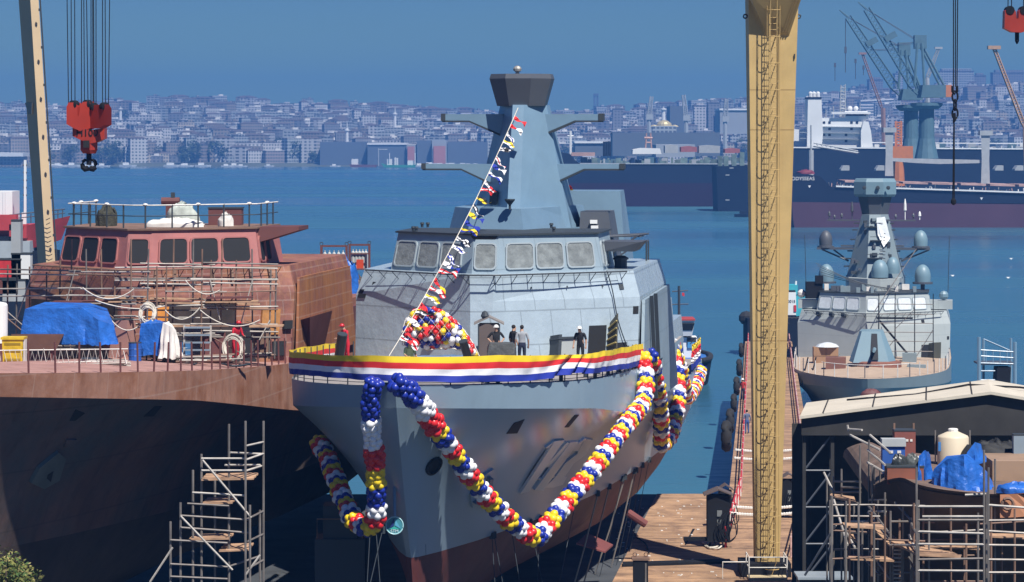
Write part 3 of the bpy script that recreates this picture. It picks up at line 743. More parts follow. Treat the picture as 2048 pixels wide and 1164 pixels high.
# line of signal flags from mast head to the bow
A0, A1 = P(1036, 216, 166.6), P(778, 712, 137.0)
fl = thing('flag_line', A1, 'string of small signal flags slanting from the grey mast down to the foredeck', 'flag string')
lp = sag(A0, A1, .55, 40)
part('halyard', MB().path(lp, .022, 5), m_rope, fl)
fm = [m_cl['red'], m_cl['white'], m_cl['blue'], m_cl['yellow'], M('flag_black', (.02, .02, .025), .8, var=0)]
def flag(p, d, w, h, pat, ph):
    nx, ny = 8, 6; out = V((.86, -.10, -.48)).normalized()
    if ph % 3 == 0: out = V((.55, -.2, -.8)).normalized()
    if ph % 5 == 0: out = V((.95, -.1, -.15)).normalized()
    sd_ = d.cross(out).normalized(); rows = []
    for j in range(ny+1):
        rows.append([p+d*(h*j/ny)+out*(w*i/nx)+sd_*(.16*w*math.sin(i*.9+ph+j*.35)*(i/nx))-V((0,0,.10*w*(i/nx)**2*math.sin(ph)))-d*(h*.32*(i/nx)*(j/ny-.5)) for i in range(nx+1)])
    mb = MB()
    a, b = pat[1]
    for j in range(ny):
        for i in range(nx):
            k = pat[0]
            on = (i < nx/2) if k == 'half' else (j < ny/2) if k == 'hor' else (abs(j-2.5) < 1) if k == 'bar' else (2 <= i <= 5 and 2 <= j <= 3) if k == 'box' else (abs(i-3.5) < 1 or abs(j-2.5) < 1) if k == 'cross' else (i//2+j//2) % 2 if k == 'check' else i % 4 < 2
            mb.m = a if on else b
            mb.add([rows[j][i], rows[j][i+1], rows[j+1][i+1], rows[j+1][i]], [(0,1,2,3)])
    o = part('flag', mb, fm, fl)
    bm = bmesh.new(); bm.from_mesh(o.data); bmesh.ops.remove_doubles(bm, verts=bm.verts, dist=.0005); bm.to_mesh(o.data); bm.free()
    o.data.polygons.foreach_set('use_smooth', [True]*len(o.data.polygons))
pats = [('bar',(0,0)), ('half',(0,1)), ('box',(2,1)), ('hor',(3,1)), ('cross',(4,1)), ('bar',(0,1)), ('half',(2,1)), ('hor',(1,2)), ('half',(1,0)), ('bar',(1,0)), ('hor',(4,3)), ('bar',(1,4)), ('half',(3,2)), ('bar',(2,2)), ('hor',(3,2)), ('check',(4,1)), ('box',(2,1)), ('check',(1,2)), ('half',(1,2)), ('bar',(1,0)), ('half',(0,3)), ('cross',(1,0)), ('hor',(3,1)), ('half',(0,0)), ('bar',(1,4)), ('half',(1,0)), ('bar',(0,0)), ('cross',(0,1)), ('box',(2,1)), ('hor',(2,0)), ('half',(3,1)), ('hor',(0,2))]
fp = resample(lp, (A1-A0).length/30.5)
for i in range(1, 29):
    d = (fp[i+1]-fp[i]).normalized() if i+1 < len(fp) else (fp[i]-fp[i-1]).normalized()
    sc_ = .60+.007*i
    flag(fp[i], d, 1.15*sc_, .62*sc_*1.1, pats[(i-1) % 32], i)
f2 = thing('flag_line', P(1128, 366, 176), 'short string of flags behind the right edge of the grey mast', 'flag string')
l2 = [P(1126, 360, 176), P(1140, 470, 180)]
part('halyard', MB().path(l2, .02, 5), m_rope, f2)
fl = f2
for i, t in enumerate((.08, .16, .25, .36, .50, .65)):
    flag(lerp(l2[0], l2[1], t), (l2[1]-l2[0]).normalized(), .5, .35, pats[i*3], i*5)

# ---------------------------------------------------------------- people
SKIN = M('skin', (.42, .25, .17), .6, var=0)
def person(loc, face, label, shirt, trousers, arms='down', lean=0., helmet=None, hair=(.015,.012,.01), sleeves=False, scale=1., crouch=0., headdown=0., vest=None):
    scale *= 1.06
    J = {}; E = []
    def add(n, p, r, par=None):
        J[n] = (V(p), r); 
        if par: E.append((par, n))
    c = crouch
    add('pelvis', (0,0,.95-.5*c), .125); add('belly', (0,.02+.1*lean,1.10-.5*c), .135, 'pelvis'); add('chest', (0,.02+.35*lean,1.32-.5*c), .155, 'belly')
    add('neck', (0,.03+.6*lean,1.50-.5*c), .062, 'chest'); add('head', (0,.05+.75*lean,1.60-.5*c-.02*headdown), .095, 'neck'); add('crown', (0,.05+.8*lean+.03*headdown,1.70-.5*c-.02*headdown), .085, 'head')
    add('nose', (0,.155+.75*lean,1.615-.5*c-.03*headdown), .022, 'head')
    for s, sx in (('l', -1), ('r', 1)):
        add('hip'+s, (sx*.095, 0, .90-.5*c), .10, 'pelvis'); add('knee'+s, (sx*.11, .03+.3*c, .50-.1*c), .072, 'hip'+s); add('ankle'+s, (sx*.115, -.02, .10), .048, 'knee'+s); add('toe'+s, (sx*.13, .15, .05), .045, 'ankle'+s)
        y0 = .02+.42*lean
        add('sh'+s, (sx*.19, y0, 1.43-.5*c), .075, 'chest')
        if arms == 'hip': el, wr, hd = (sx*.38, y0-.06, 1.18), (sx*.22, y0+.10, 1.0), (sx*.16, y0+.16, .99)
        elif arms == 'fwd': el, wr, hd = (sx*.24, y0+.05, 1.16-.5*c), (sx*.20, y0+.28, 1.08-.5*c), (sx*.18, y0+.37, 1.08-.5*c)
        elif arms == 'mix' and sx < 0: el, wr, hd = (sx*.26, y0+.02, 1.15), (sx*.14, y0+.24, 1.12), (sx*.10, y0+.32, 1.14)
        else: el, wr, hd = (sx*.27, y0-.03, 1.16-.5*c), (sx*.29, y0+.05, .92-.5*c), (sx*.29, y0+.08, .83-.5*c)
        add('el'+s, el, .05, 'sh'+s); add('wr'+s, wr, .034, 'el'+s); add('hand'+s, hd, .036, 'wr'+s)
        dh = (V(hd)-V(wr)).normalized(); sd_ = dh.cross(V((0,1,.2))).normalized()
        for k, (o_, ln_) in enumerate(((-.03,.075), (-.01,.09), (.01,.085), (.03,.065))):
            add(f'f{k}{s}', V(hd)+dh*ln_+sd_*o_+V((0,.012*k,0)), .0095, 'hand'+s)
        add('th'+s, V(hd)+dh*.02+sd_*.06*(-sx)+V((0,.03,0)), .011, 'hand'+s)
    names = list(J); idx = {n: i for i, n in enumerate(names)}
    me = bpy.data.meshes.new('person'); me.from_pydata([J[n][0]*scale for n in names], [(idx[a], idx[b]) for a, b in E], [])
    o = bpy.data.objects.new('person_tmp', me); COL.objects.link(o)
    o.modifiers.new('s', 'SKIN'); o.modifiers.new('d', 'SUBSURF').levels = 1
    sv = me.skin_vertices[0].data
    for n in names:
        r = J[n][1]*scale; ry = r*(.72 if n in ('pelvis', 'belly', 'chest') else 1); sv[idx[n]].radius = (r*(1.12 if n in ('chest', 'pelvis', 'belly') else 1), ry)
        sv[idx[n]].use_root = n == 'pelvis'
    bpy.context.view_layer.update()
    m2 = bpy.data.meshes.new_from_object(o.evaluated_get(bpy.context.evaluated_depsgraph_get()))
    bpy.data.objects.remove(o)
    tn, sn = shirt, trousers
    ms = [SKIN, M('shirt_%02d%02d%02d' % tuple(int(x*99) for x in tn), tn, .85, var=.1, vs=5), M('trousers_%02d%02d%02d' % tuple(int(x*99) for x in sn), sn, .85, var=.1, vs=5), M('boot_black', (.02,.018,.016), .7, var=0)]
    def mat_for(a, b):
        s = a+' '+b
        if 'toe' in s: return 3
        if any(k in s for k in ('knee', 'hip', 'ankle')): return 2
        if any(k in s for k in ('head', 'crown', 'nose', 'hand', 'th', 'f0', 'f1', 'f2', 'f3')): return 0
        if 'wr' in s: return 1 if sleeves else 0
        return 1
    segs = [(J[a][0]*scale, J[b][0]*scale, mat_for(a, b)) for a, b in E]
    m2.materials.clear()
    for m in ms: m2.materials.append(m)
    for f in m2.polygons:
        cc = f.center; best = None
        for a, b, m in segs:
            d = b-a; t = max(0, min(1, (cc-a).dot(d)/max(1e-9, d.length_squared))); e = (cc-a-d*t).length
            if best is None or e < best[0]: best = (e, m)
        f.material_index = best[1]; f.use_smooth = True
    m2.name = 'person'
    ob = bpy.data.objects.new('person', m2); COL.objects.link(ob); ob.location = V(loc); ob.rotation_euler.z = face; ORG[ob.name] = V((0,0,0))
    tag(ob, label, 'person')
    def child(nm, mb, mat):
        q = mb.build(nm, mat, loc=(0,0,0), smooth=60); q.location = (0,0,0); q.parent = ob; return q
    h = J['crown'][0]*scale; hh = J['head'][0]*scale
    if helmet:
        mb = MB().lathe(h+V((0,0,-.03)), [(.125, -.01), (.122, .03), (.10, .085), (.055, .12), (.01, .13)], 12); mb.lathe(h+V((0,.03,-.035)), [(.135, 0), (.15, .012), (.12, .02)], 12)
        child('helmet', mb, M('helmet_%02d%02d%02d' % tuple(int(x*99) for x in helmet), helmet, .35, var=0))
    else:
        mb = MB().sphere(h+V((0,-.022,-.02)), .105, 12, (.92, 1.0, .95)); child('hair', mb, M('hair_dark', hair, .8, var=0))
    mb = MB()
    for sx in (-1, 1): mb.sphere(hh+V((sx*.033, .088, .03))*scale, .012, 6)
    child('eyes', mb, M('eye_dark', (.02,.015,.01), .4, var=0))
    if vest: child('vest', MB().loft([[V((math.cos(a)*.2, .02+math.sin(a)*.145+.2*lean, z-.5*c)) for a in (2*math.pi*i/14 for i in range(14))] for z in (1.02, 1.2, 1.38, 1.46)], caps=False), M('vest_hi_vis', vest, .7, var=.05))
    return ob
def stand(px, d, q=None):      # feet on the foredeck at photo column px, distance d
    X = (px-HX)*d/F; rel = V((X, d, 0))-V((cs.X0, cs.D0, 0)); qq = rel.dot(cs.A)
    return V((X, d, interp(qq, ZD)+.36))
BK = (.012, .013, .018); NV_ = (.012, .018, .045)
person(stand(992, 149.5), math.pi+.15, 'person in black T-shirt and white helmet, hands on hips behind the covered crate', BK, NV_, 'hip', helmet=(.75,.75,.73))
person(stand(1026, 150.5), -1.0, 'person in dark top, bareheaded, standing behind the one in grey', BK, NV_, 'down')
person(stand(1044, 147.0), .15, 'person in light grey T-shirt and dark trousers seen from behind', (.30,.32,.35), NV_, 'down', scale=1.03)
person(stand(1161, 149.0), math.pi-.3, 'person in black T-shirt and white helmet looking down near the open steel door', BK, BK, 'down', lean=.12, helmet=(.75,.75,.73), headdown=1)
person(stand(694, 152.0), math.pi-.9, 'person in red overalls and red helmet bending over the black tube at the left rail', (.50,.012,.03), (.50,.012,.03), 'fwd', lean=.25, helmet=(.5,.02,.03), sleeves=True, headdown=1)
person(stand(818, 139.5), math.pi+.4, 'person in dark cap and lime vest crouching low behind the banner', (.35,.5,.25), NV_, 'fwd', crouch=.95, lean=.1, vest=(.45,.62,.30))
# foredeck things
hut = thing('deck_hut', stand(978, 151.5), 'small brown hut with a shallow gabled roof against the grey bridge front', 'hut')
b = stand(978, 151.2); m_hut = M('hut_brown', (.12, .095, .09), .8, var=.15)
part('wall', MB().box(b+V((0, .3, .95)), (.95, 1.0, 1.9)), m_hut, hut)
part('roof', MB().prism([b+V((-.72,-.35,1.86)), b+V((0,-.35,2.2)), b+V((.72,-.35,1.86)), b+V((.72,-.35,1.93)), b+V((0,-.35,2.27)), b+V((-.72,-.35,1.93))], (0,1.5,0)), M('hut_roof', (.22, .20, .19), .7), hut)
part('frame_post', MB().box(b+V((-.5,-.25,.95)), (.07,.07,1.9)), m_edge, hut); part('frame_post', MB().box(b+V((.5,-.25,.95)), (.07,.07,1.9)), m_edge, hut)
part('roof_lamp', MB().lathe(b+V((-.2,0,2.15)), [(.12,0), (.2,.12), (.12,.32), (0.02,.38)], 8), m_edge, hut)
def tarp_box(name, c, size, mat, label, cat, wr=.08, nx=10, rz=0., seed=0):
    mb = MB(); sx, sy, sz = size
    def pt(u, v):     # wrap a sheet over a box
        x, y = (u-.5)*(sx+2*sz), (v-.5)*(sy+2*sz); z = sz
        ex, ey = max(0, abs(x)-sx/2), max(0, abs(y)-sy/2)
        z = max(0.02, sz-ex-ey); X = math.copysign(min(abs(x), sx/2+.06*ex), x); Y = math.copysign(min(abs(y), sy/2+.06*ey), y)
        k = wr*mnoise.noise(V((u*7+seed, v*7, seed)))+wr*.6*mnoise.noise(V((u*17, v*17+seed, 3)))
        p = V((X+k*(ex > 0)+.3*k, Y+k*(ey > 0), z+.5*k*(ex+ey == 0)-.1*abs(k)))
        return V(c)+Matrix.Rotation(rz, 3, 'Z') @ p
    rows = [[pt(i/(nx*2), j/(nx*2)) for i in range(nx*2+1)] for j in range(nx*2+1)]
    return tag(mb.grid(rows).build(name, mat, smooth=35), label, cat)
m_dtarp = M('dark_tarp', (.07, .075, .075), .55, var=.25, vs=3, bump=.3, bs=8)
tarp_box('covered_crate', stand(1003, 145.5), (1.2, .9, 1.15), m_dtarp, 'crate under a dark grey cover in front of the brown hut', 'covered crate', .07)
tarp_box('folded_tarp', stand(880, 141.8), (2.2, 1.0, .62), M('grey_blue_tarp', (.10, .20, .36), .5, var=.3, vs=2), 'low heap of grey and blue sheeting under the balloon net', 'tarpaulin', .10)
def tube_thing(p, q, r, label):
    t = thing('launch_tube', p, label, 'tube'); d = (V(q)-V(p)).normalized()
    part('barrel', MB().lathe(p, [(r, 0), (r, (V(q)-V(p)).length), (r*.86, (V(q)-V(p)).length), (r*.86, .1)], 16, axis=d), M('black_plastic', (.012, .013, .014), .35, var=0), t)
    part('rim', MB().lathe(q-d*.04, [(r*1.02, 0), (r*1.06, 0), (r*1.06, .05), (r*.98, .05)], 16, axis=d), m_edge, t)
tube_thing(stand(676, 147.5), P(685, 668, 147.0), .23, 'black open-topped tube leaning beside the person in red overalls')
tube_thing(stand(944, 139.5), P(926, 682, 139.0), .19, 'black open-topped tube tilted left in front of the balloon net')
# cable drooping down the bridge front to the rail
tag(MB().path(smooth_poly([bil(cs.wu_r, .80, 1.02)+V((.03,-.12,0)), bil(cs.wu_r, .81, .3)+V((.05,-.2,0)), bil(cs.wl_r, .86, .7)+V((0,-.15,0)), bil(cs.wl_r, .95, .35)+V((0,-.15,0)), cs.L(30.6, 7.1, 19.4)], 6), .03, 5).build('cable', m_edge), 'black cable running down the grey bridge front past the open door', 'cable')
# ================================================================ the red-primed ship on the left
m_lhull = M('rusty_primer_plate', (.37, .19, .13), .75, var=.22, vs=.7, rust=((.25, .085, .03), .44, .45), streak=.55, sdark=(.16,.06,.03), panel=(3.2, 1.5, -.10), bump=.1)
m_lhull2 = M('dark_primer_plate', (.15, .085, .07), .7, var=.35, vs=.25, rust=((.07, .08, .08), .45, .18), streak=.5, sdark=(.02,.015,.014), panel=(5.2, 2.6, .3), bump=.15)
m_lboot = M('dark_bottom_plate', (.05, .035, .03), .8, var=.3)
m_ldeck = M('pink_primer_deck', (.36, .20, .17), .85, var=.2, vs=.8, rust=((.22,.10,.06), .35, 1.2))
m_lsup = M('red_oxide_wall', (.22, .085, .065), .7, var=.3, vs=.7, rust=((.34, .16, .07), .42, .6), panel=(1.3, .7, -.10), streak=.5, sdark=(.05,.025,.02), bump=.3)
m_lbrg = M('red_primer_wall', (.36, .135, .125), .6, var=.12, vs=.7, streak=.15, sdark=(.5,.4,.36), bump=.15)
m_lfrm = M('red_primer_frame', (.32, .12, .11), .6, var=0)
m_lflank = M('rust_flank_plate', (.26, .10, .055), .75, var=.25, vs=.4, rust=((.36, .15, .045), .47, .30), panel=(1.5, .62, -.10), streak=.5, sdark=(.10,.035,.02))
m_maroon = M('maroon_primer', (.13, .045, .042), .65, var=.15)
m_pipe = M('scaffold_tube', (.20, .18, .165), .5, metal=.3, var=.35, vs=1)
m_pipep = M('scaffold_tube_pale', (.42, .39, .35), .6, var=.35, vs=1)
m_rustpipe = M('rusty_tube', (.20, .12, .085), .7, var=.3, vs=1)
m_plank = M('scaffold_plank', (.42, .26, .16), .85, var=.3, vs=2)
m_btarp = M('blue_tarpaulin', (.02, .12, .46), .42, var=.3, vs=1.2, bump=.9, bs=2.4)
m_wtarp = M('white_sheet', (.68, .66, .62), .7, var=.12, vs=2)

ls = Ship('unfinished_warship', (-22.45, 124.0), 'unfinished warship in red primer and rust with open bridge windows, left of the grey corvette', fore=30, zoff=.25, beam=.96, sheer=.65)
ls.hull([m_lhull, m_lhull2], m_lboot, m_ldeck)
LR = ls.root
superstructure(ls, dict(sup=m_lsup, brg=m_lbrg, edge=m_rustpipe, frame=m_lfrm, pane=m_black), m_black)
# flank: overhanging box, rusty plating, doorway
part('flank_plate', MB().prism([ls.L(30.9, 7.25, 22.6), ls.L(30.2, 7.3, 18.4), ls.L(46, 7.35, 18.3), ls.L(45, 7.2, 22.6)], ls.B*.12), m_lflank, LR)
part('hull_flank', MB().prism([ls.L(31.1, 7.36, 18.3), ls.L(31.1, 7.33, 16.1), ls.L(44, 7.36, 15.6), ls.L(44, 7.36, 18.3)], ls.B*.10), m_lflank, LR)
part('flank_box', MB().loft([[ls.L(a, t, z) for a, t, z in q] for q in ([(31, 7.2, 20.4), (37, 7.2, 20.4), (37, 7.3, 18.7), (33, 7.3, 18.7)], [(31, 7.9, 20.6), (37, 7.9, 20.6), (37, 7.5, 18.9), (33, 7.5, 18.9)])]), m_maroon, LR)
part('wall_recess', wall_box(ls.wl_r, .93, .985, .56, .66, .22), m_black, LR)
part('wall_recess', wall_box(ls.wl_r, .86, .95, .25, .42, .22), m_black, LR)
part('doorway', wall_box(ls.wl_r, .62, .76, .05, .60, .22), m_black, LR)
part('wall_recess', wall_box(ls.wl_r, .04, .6, .62, .78, .22), m_black, LR)
part('wall_recess', wall_box(ls.wl_l, .18, .92, .60, .80, .22), m_black, LR)
part('wall_recess', wall_box(ls.wl_r, .08, .52, .06, .40, .22), m_black, LR)
m_lshade = M('wall_shade_brown', (.028,.017,.014), .8, var=.4, vs=1.2)  # dark panels put the deep shade behind the scaffold planks into colour
part('shade_panel', wall_box(ls.wl_r, .02, .60, .30, .90, .22), m_lshade, LR)
part('shade_panel', wall_box(ls.wl_l, .10, .97, .25, .90, .22), m_lshade, LR)
part('primer_panel', wall_box(ls.wl_r, .02, .16, .70, .88, .26), M('orange_primer', (.55, .21, .03), .7, var=.15), LR)
part('primer_panel', wall_box(ls.wl_r, .78, .90, .50, .80, .20), M('orange_rust', (.38, .17, .05), .7, var=.3, vs=2), LR)
for k in range(7): part('eave_bracket', wall_box(ls.wu_r, .06+k*.13, .075+k*.13, .4, .95, .12), m_rustpipe, LR)
part('bridge_wing', MB().loft([[ls.L(a, t, z) for a, t, z in q] for q in ([(31, 5.0, 24.3), (34, 5.0, 24.3), (34, 5.0, 25.12), (31, 5.0, 25.12)], [(31.5, 7.2, 24.95), (34, 7.2, 24.95), (34, 7.2, 25.14), (31.5, 7.2, 25.14)])]), m_maroon, LR)
# roof rail: parts of the ship
rp = [ls.L(a, t, 25.15) for a, t in ((36, -5.0), (30.7, -5.0), (27.0, -.5), (27.0, .5), (30.9, 5.1), (36, 5.1))]
rr = resample(rp, 1.45)
for i, p in enumerate(rr):
    po = part('roof_stanchion', MB().tube(p, p+V((0,0,1.15)), .045, 6), m_edge, LR)
    if i % 2 == 0: part('padded_cap', MB().sphere(p+V((0,0,1.16)), .11, 8, (1.2,1,.7)), m_wtarp, po)
for h, r_ in ((1.13, .035), (.6, .025)): part('roof_rail', MB().path([p+V((0,0,h)) for p in rp], r_, 5), m_edge if h < 1 else m_wtarp, LR)
for i, p in enumerate(resample(rail_line(ls, 1.2, 30.2, 1, 60), 1.5)): part('stanchion', MB().tube(p, p+V((random.uniform(-.05,.05), 0, 1.25)), .045, 6), m_maroon, LR)
for i, p in enumerate(resample([p for p in rail_line(ls, 8, 29.5, -1, 40)], 2.4)): part('stanchion', MB().tube(p, p+V((0,0,1.2)), .04, 6), m_maroon, LR)
# hull fittings on the shaded side
for cc in ([(134, 843), (151, 821), (168, 821), (152, 843)], [(290, 834), (307, 811), (322, 811), (306, 834)]): part('hull_scuttle', hull_patch(ls, cc, 1, .02), m_black, LR)
mb = MB(); hull_patch(ls, [(60, 960), (75, 935), (108, 899), (128, 918), (110, 960), (84, 978)], 1, .16, mb)
ap = part('anchor_pocket', mb, M('weathered_green_grey', (.11, .13, .12), .6, var=.3), LR)
part('anchor_hole', hull_patch(ls, [(86, 955), (90, 942), (100, 935), (102, 944), (94, 957)], 1, .19), m_black, ap)
part('hull_eye', hull_patch(ls, [(126, 890), (131, 880), (147, 876), (148, 884), (138, 892)], 1, .08), m_lhull2, LR)
# deck corner edge, orange sealing strip
part('corner_strip', MB().path([ls.L(31.02, 7.42, 18.4), ls.L(31.02, 7.42, 16.0)], .05, 5), M('orange_strip', (.6, .24, .02), .6, var=0), LR)

def lstand(x, d):
    X = (x-HX)*d/F; rel = V((X, d, 0))-V((ls.X0, ls.D0, 0)); qq = rel.dot(ls.A)
    qq = qq*25/30 if qq < 30 else qq-5
    return V((X, d, interp(qq, ZD)+ls.z0+.35))
# things on the bridge roof
def heap(name, c, size, mat, label, cat, seed=0, n=14, rough=.3):
    mb = MB(); rows = []
    for j in range(n+1):
        v = j/n; row = []
        for i in range(2*n+1):
            u = 2*math.pi*i/(2*n); r = math.sin(v*math.pi/2)
            k = 1+rough*mnoise.noise(V((math.cos(u)*r*2+seed, math.sin(u)*r*2, v*2)))
            row.append(V(c)+V((math.cos(u)*r*size[0]/2*k, math.sin(u)*r*size[1]/2*k, max(0, math.cos(v*math.pi/2)**.6*size[2]*(1+rough*mnoise.noise(V((u*2, v*5, seed+3))))))))
        rows.append(row)
    return tag(mb.grid(rows).build(name, mat, smooth=50), label, cat)
RZ = 25.15+.25
def roof(x, d): return V(((x-HX)*d/F, d, RZ))
heap('net_heap', roof(213, 160), (1.0, .9, 1.0), M('dark_netting', (.05, .05, .035), .9, var=.4, vs=6, bump=1, bs=14), 'dark heap of netting by the roof rail of the red-primed bridge', 'netting', 2)
heap('sheet_bundle', roof(350, 158), (2.8, 1.2, .42), m_wtarp, 'long low bundle of white sheeting on the red-primed bridge roof', 'sheeting', 5)
heap('sheet_bundle', V((roof(365, 161).x, 161, RZ)), (1.7, 1.0, 1.05), M('grey_green_sheet', (.40, .44, .40), .7, var=.2, vs=3), 'tall grey-green bundle behind the long white one on the red-primed roof', 'sheeting', 8)
bx = thing('steel_box', roof(452, 162), 'open brown steel box on the right part of the red-primed bridge roof', 'box')
part('wall', MB().box(roof(452, 162)+V((0,0,.42)), (1.7, 1.2, .84)), m_maroon, bx); part('rim', MB().box(roof(452, 162)+V((0,0,.87)), (1.78, 1.28, .06)), m_edge, bx)
heap('sheet_bundle', roof(452, 159.5), (.75, .5, .62), m_wtarp, 'crumpled pale cloth leaning on the brown steel box', 'sheeting', 3)
cl = thing('roof_winch', roof(342, 165), 'small maroon winch gear standing up at the back of the red-primed roof', 'winch')
part('base', MB().box(roof(342, 165)+V((0,0,.5)), (.5, .5, 1.0)), m_maroon, cl); part('drum', MB().tube(roof(342,165)+V((-.5,0,1.15)), roof(342,165)+V((.45,0,1.15)), .2, 10), m_maroon, cl); part('arm', MB().box(roof(342,165)+V((.1,0,1.4)), (.2,.2,.4)), m_edge, cl)

# scaffolding along the bridge front
sf = thing('scaffolding', lstand(300, 149), 'tube scaffolding along the rusty bridge front of the unfinished warship', 'scaffolding')
rnd = random.Random(3)
def sfd(x): return 149.5+max(0, (280-x))*.024+max(0, x-330)*.012
for i, x in enumerate((14, 32, 60, 92, 117, 140, 175, 205, 228, 262, 293, 313, 330, 344, 385, 402, 420, 440, 470, 505, 538, 549)):
    d = sfd(x)+rnd.choice((0, 0, 1.1)); t = P(x+rnd.uniform(-3, 5), rnd.choice((498, 520, 533, 540, 478, 560)) if x > 100 else rnd.uniform(525, 560), d)
    b = lstand(x, d); pipe('upright', b, t, .042, rnd.choice((m_pipe, m_rustpipe, m_rustpipe)), sf)
for i, y in enumerate((528, 534, 541, 549, 557, 560, 568, 577, 583, 592, 603, 607, 612, 618, 634, 640, 648, 655, 664, 672, 690, 700)):
    x0, x1 = rnd.choice(((0, 300), (0, 240), (100, 420), (230, 555), (300, 560), (330, 552))); 
    if i % 3 == 0: x0, x1 = (0, 290) if i % 2 else (280, 556)
    for xa, xb in ((x0, (x0+x1)/2+12), ((x0+x1)/2-12, x1)):
        pipe('ledger', P(xa, y+rnd.uniform(-3, 3), sfd(xa)-.1), P(xb, y+rnd.uniform(-3, 3), sfd(xb)-.1), .042, rnd.choice((m_pipe, m_pipep, m_pipep, m_rustpipe)), sf)
for x0, x1, y in ((190, 320, 600), (300, 420, 598), (225, 330, 606), (330, 520, 607), (60, 200, 640), (400, 540, 614)):
    part('plank', MB().obox(P(x0, y, sfd(x0)+.1), P(x1, y+3, sfd(x1)+.1)-P(x0, y, sfd(x0)+.1), V((0,.7,0)), V((0,0,.06))), m_plank, sf)
for x0, y0, x1, y1 in ((150, 540, 128, 620), (420, 560, 440, 640), (505, 560, 470, 690), (140, 620, 160, 690), (540, 640, 500, 715), (60, 560, 30, 650)):
    pipe('brace', P(x0, y0, sfd(x0)-.2), P(x1, y1, sfd(x1)-.2), .03, m_pipep, sf)
# hanging hoses and ropes
for k, (a, b, dr) in enumerate((((165, 575), (268, 578), .5), ((190, 600), (330, 612), .25), ((330, 620), (400, 615), .5), ((370, 560), (440, 580), .4), ((400, 620), (520, 640), .5), ((215, 630), (290, 640), .6))):
    tag(MB().path(sag(P(*a, 148.7), P(*b, 148.7), dr), .03, 5).build('hose', m_rope), ('short', 'long', 'knotted', 'slack', 'pale', 'grey')[k]+' hose looped between scaffold tubes on the rusty bridge front, '+('far left', 'left of centre', 'by the cable coil', 'under the right windows', 'above the red worker', 'above the blue sheet')[k], 'hose')
def coil(c, r, n, label, mat=m_rope, t=.03):
    mb = MB(); rn = random.Random(int(c[0]*10))
    for k in range(n):
        cc = V(c)+V((rn.uniform(-.05,.05), rn.uniform(-.12,.12), rn.uniform(-.1,.06))); rr_ = r*rn.uniform(.75, 1.05)
        mb.path([cc+V((math.cos(a)*rr_*.75, .06*math.sin(3*a), math.sin(a)*rr_)) for a in (2*math.pi*i/18 for i in range(18))], t, 5, closed=True)
    return tag(mb.build('rope_coil', mat), label, 'rope coil')
coil(P(294, 628, 148.5), .5, 9, 'pale coil of rope hung on the scaffolding above the blue and white sheets')
coil(P(466, 695, 149), .65, 12, 'large grey hose coil on the deck beside the worker in red overalls')
# big tarpaulins on the foredeck
def drape(name, pts_top, base_z, mat, label, seed=1, out=.25):
    mb = MB(); n = len(pts_top); c = sum(pts_top, V())/n; rows = []
    hi = max(p.z for p in pts_top); ring = []
    for i in range(n):
        a, b = pts_top[i], pts_top[(i+1) % n]
        for k in range(7): ring.append(lerp(a, b, k/7))
    N = len(ring)
    for j in range(4): rows.append([lerp(c+V((0,0,.12)), p, j/4)+V((0,0,.10*mnoise.noise(V((i*.35, j, seed))))) for i, p in enumerate(ring)])
    for j in range(9):
        f = j/8
        rows.append([V((p.x, p.y, 0))+(V((p.x-c.x, p.y-c.y, 0)).normalized()*(out*f+.18*f**.5*mnoise.noise(V((i*.55, j*.25, seed)))+.07*math.sin(i*1.9+seed)*f))+V((0,0,lerp(p.z, base_z+.15*mnoise.noise(V((i*.4, 2, seed))), f))) for i, p in enumerate(ring)])
    rows = [r_+[r_[0]] for r_ in rows]
    return tag(mb.grid(rows).build(name, mat, smooth=40), label, 'tarpaulin')
b0 = lstand(150, 148).z
def T(x, y, d): return P(x, y, d)
drape('tarpaulin', [T(50, 618, 147), T(165, 616, 146.2), T(196, 640, 145.8), T(228, 650, 146.5), T(214, 617, 149.4), T(180, 606, 150), T(90, 604, 150.2)], b0+.9, m_btarp, 'large bright blue tarpaulin draped over machinery on the rusty foredeck', 1)
drape('tarpaulin', [T(282, 648, 148.2), T(322, 646, 147.8), T(332, 644, 149), T(290, 641, 149.4)], lstand(300, 148).z+.3, m_btarp, 'smaller dark blue tarpaulin with a white top edge left of the hanging rags', 4)
drape('sheet', [T(326, 645, 147.4), T(340, 652, 147.2), T(352, 660, 147.6), T(338, 646, 148.4)], lstand(340, 148).z+.2, m_wtarp, 'grey white sheet hanging in folds right of the smaller blue tarpaulin', 7)['category'] = 'sheet'
tray = thing('steel_tray', P(75, 700, 145), 'rusty open steel tray below the large blue tarpaulin', 'tray')
part('shell', MB().loft([[P(28, 700, 145), P(112, 700, 145), P(112, 700, 146.5), P(28, 700, 146.5)], [P(22, 668, 144.8), P(128, 668, 144.8), P(128, 668, 146.8), P(22, 668, 146.8)]]), M('tray_rust', (.18, .10, .075), .8, var=.3), tray)
for x in (35, 105): part('leg', MB().box(P(x, 720, 145.5), (.1, .8, .95)), m_maroon, tray)
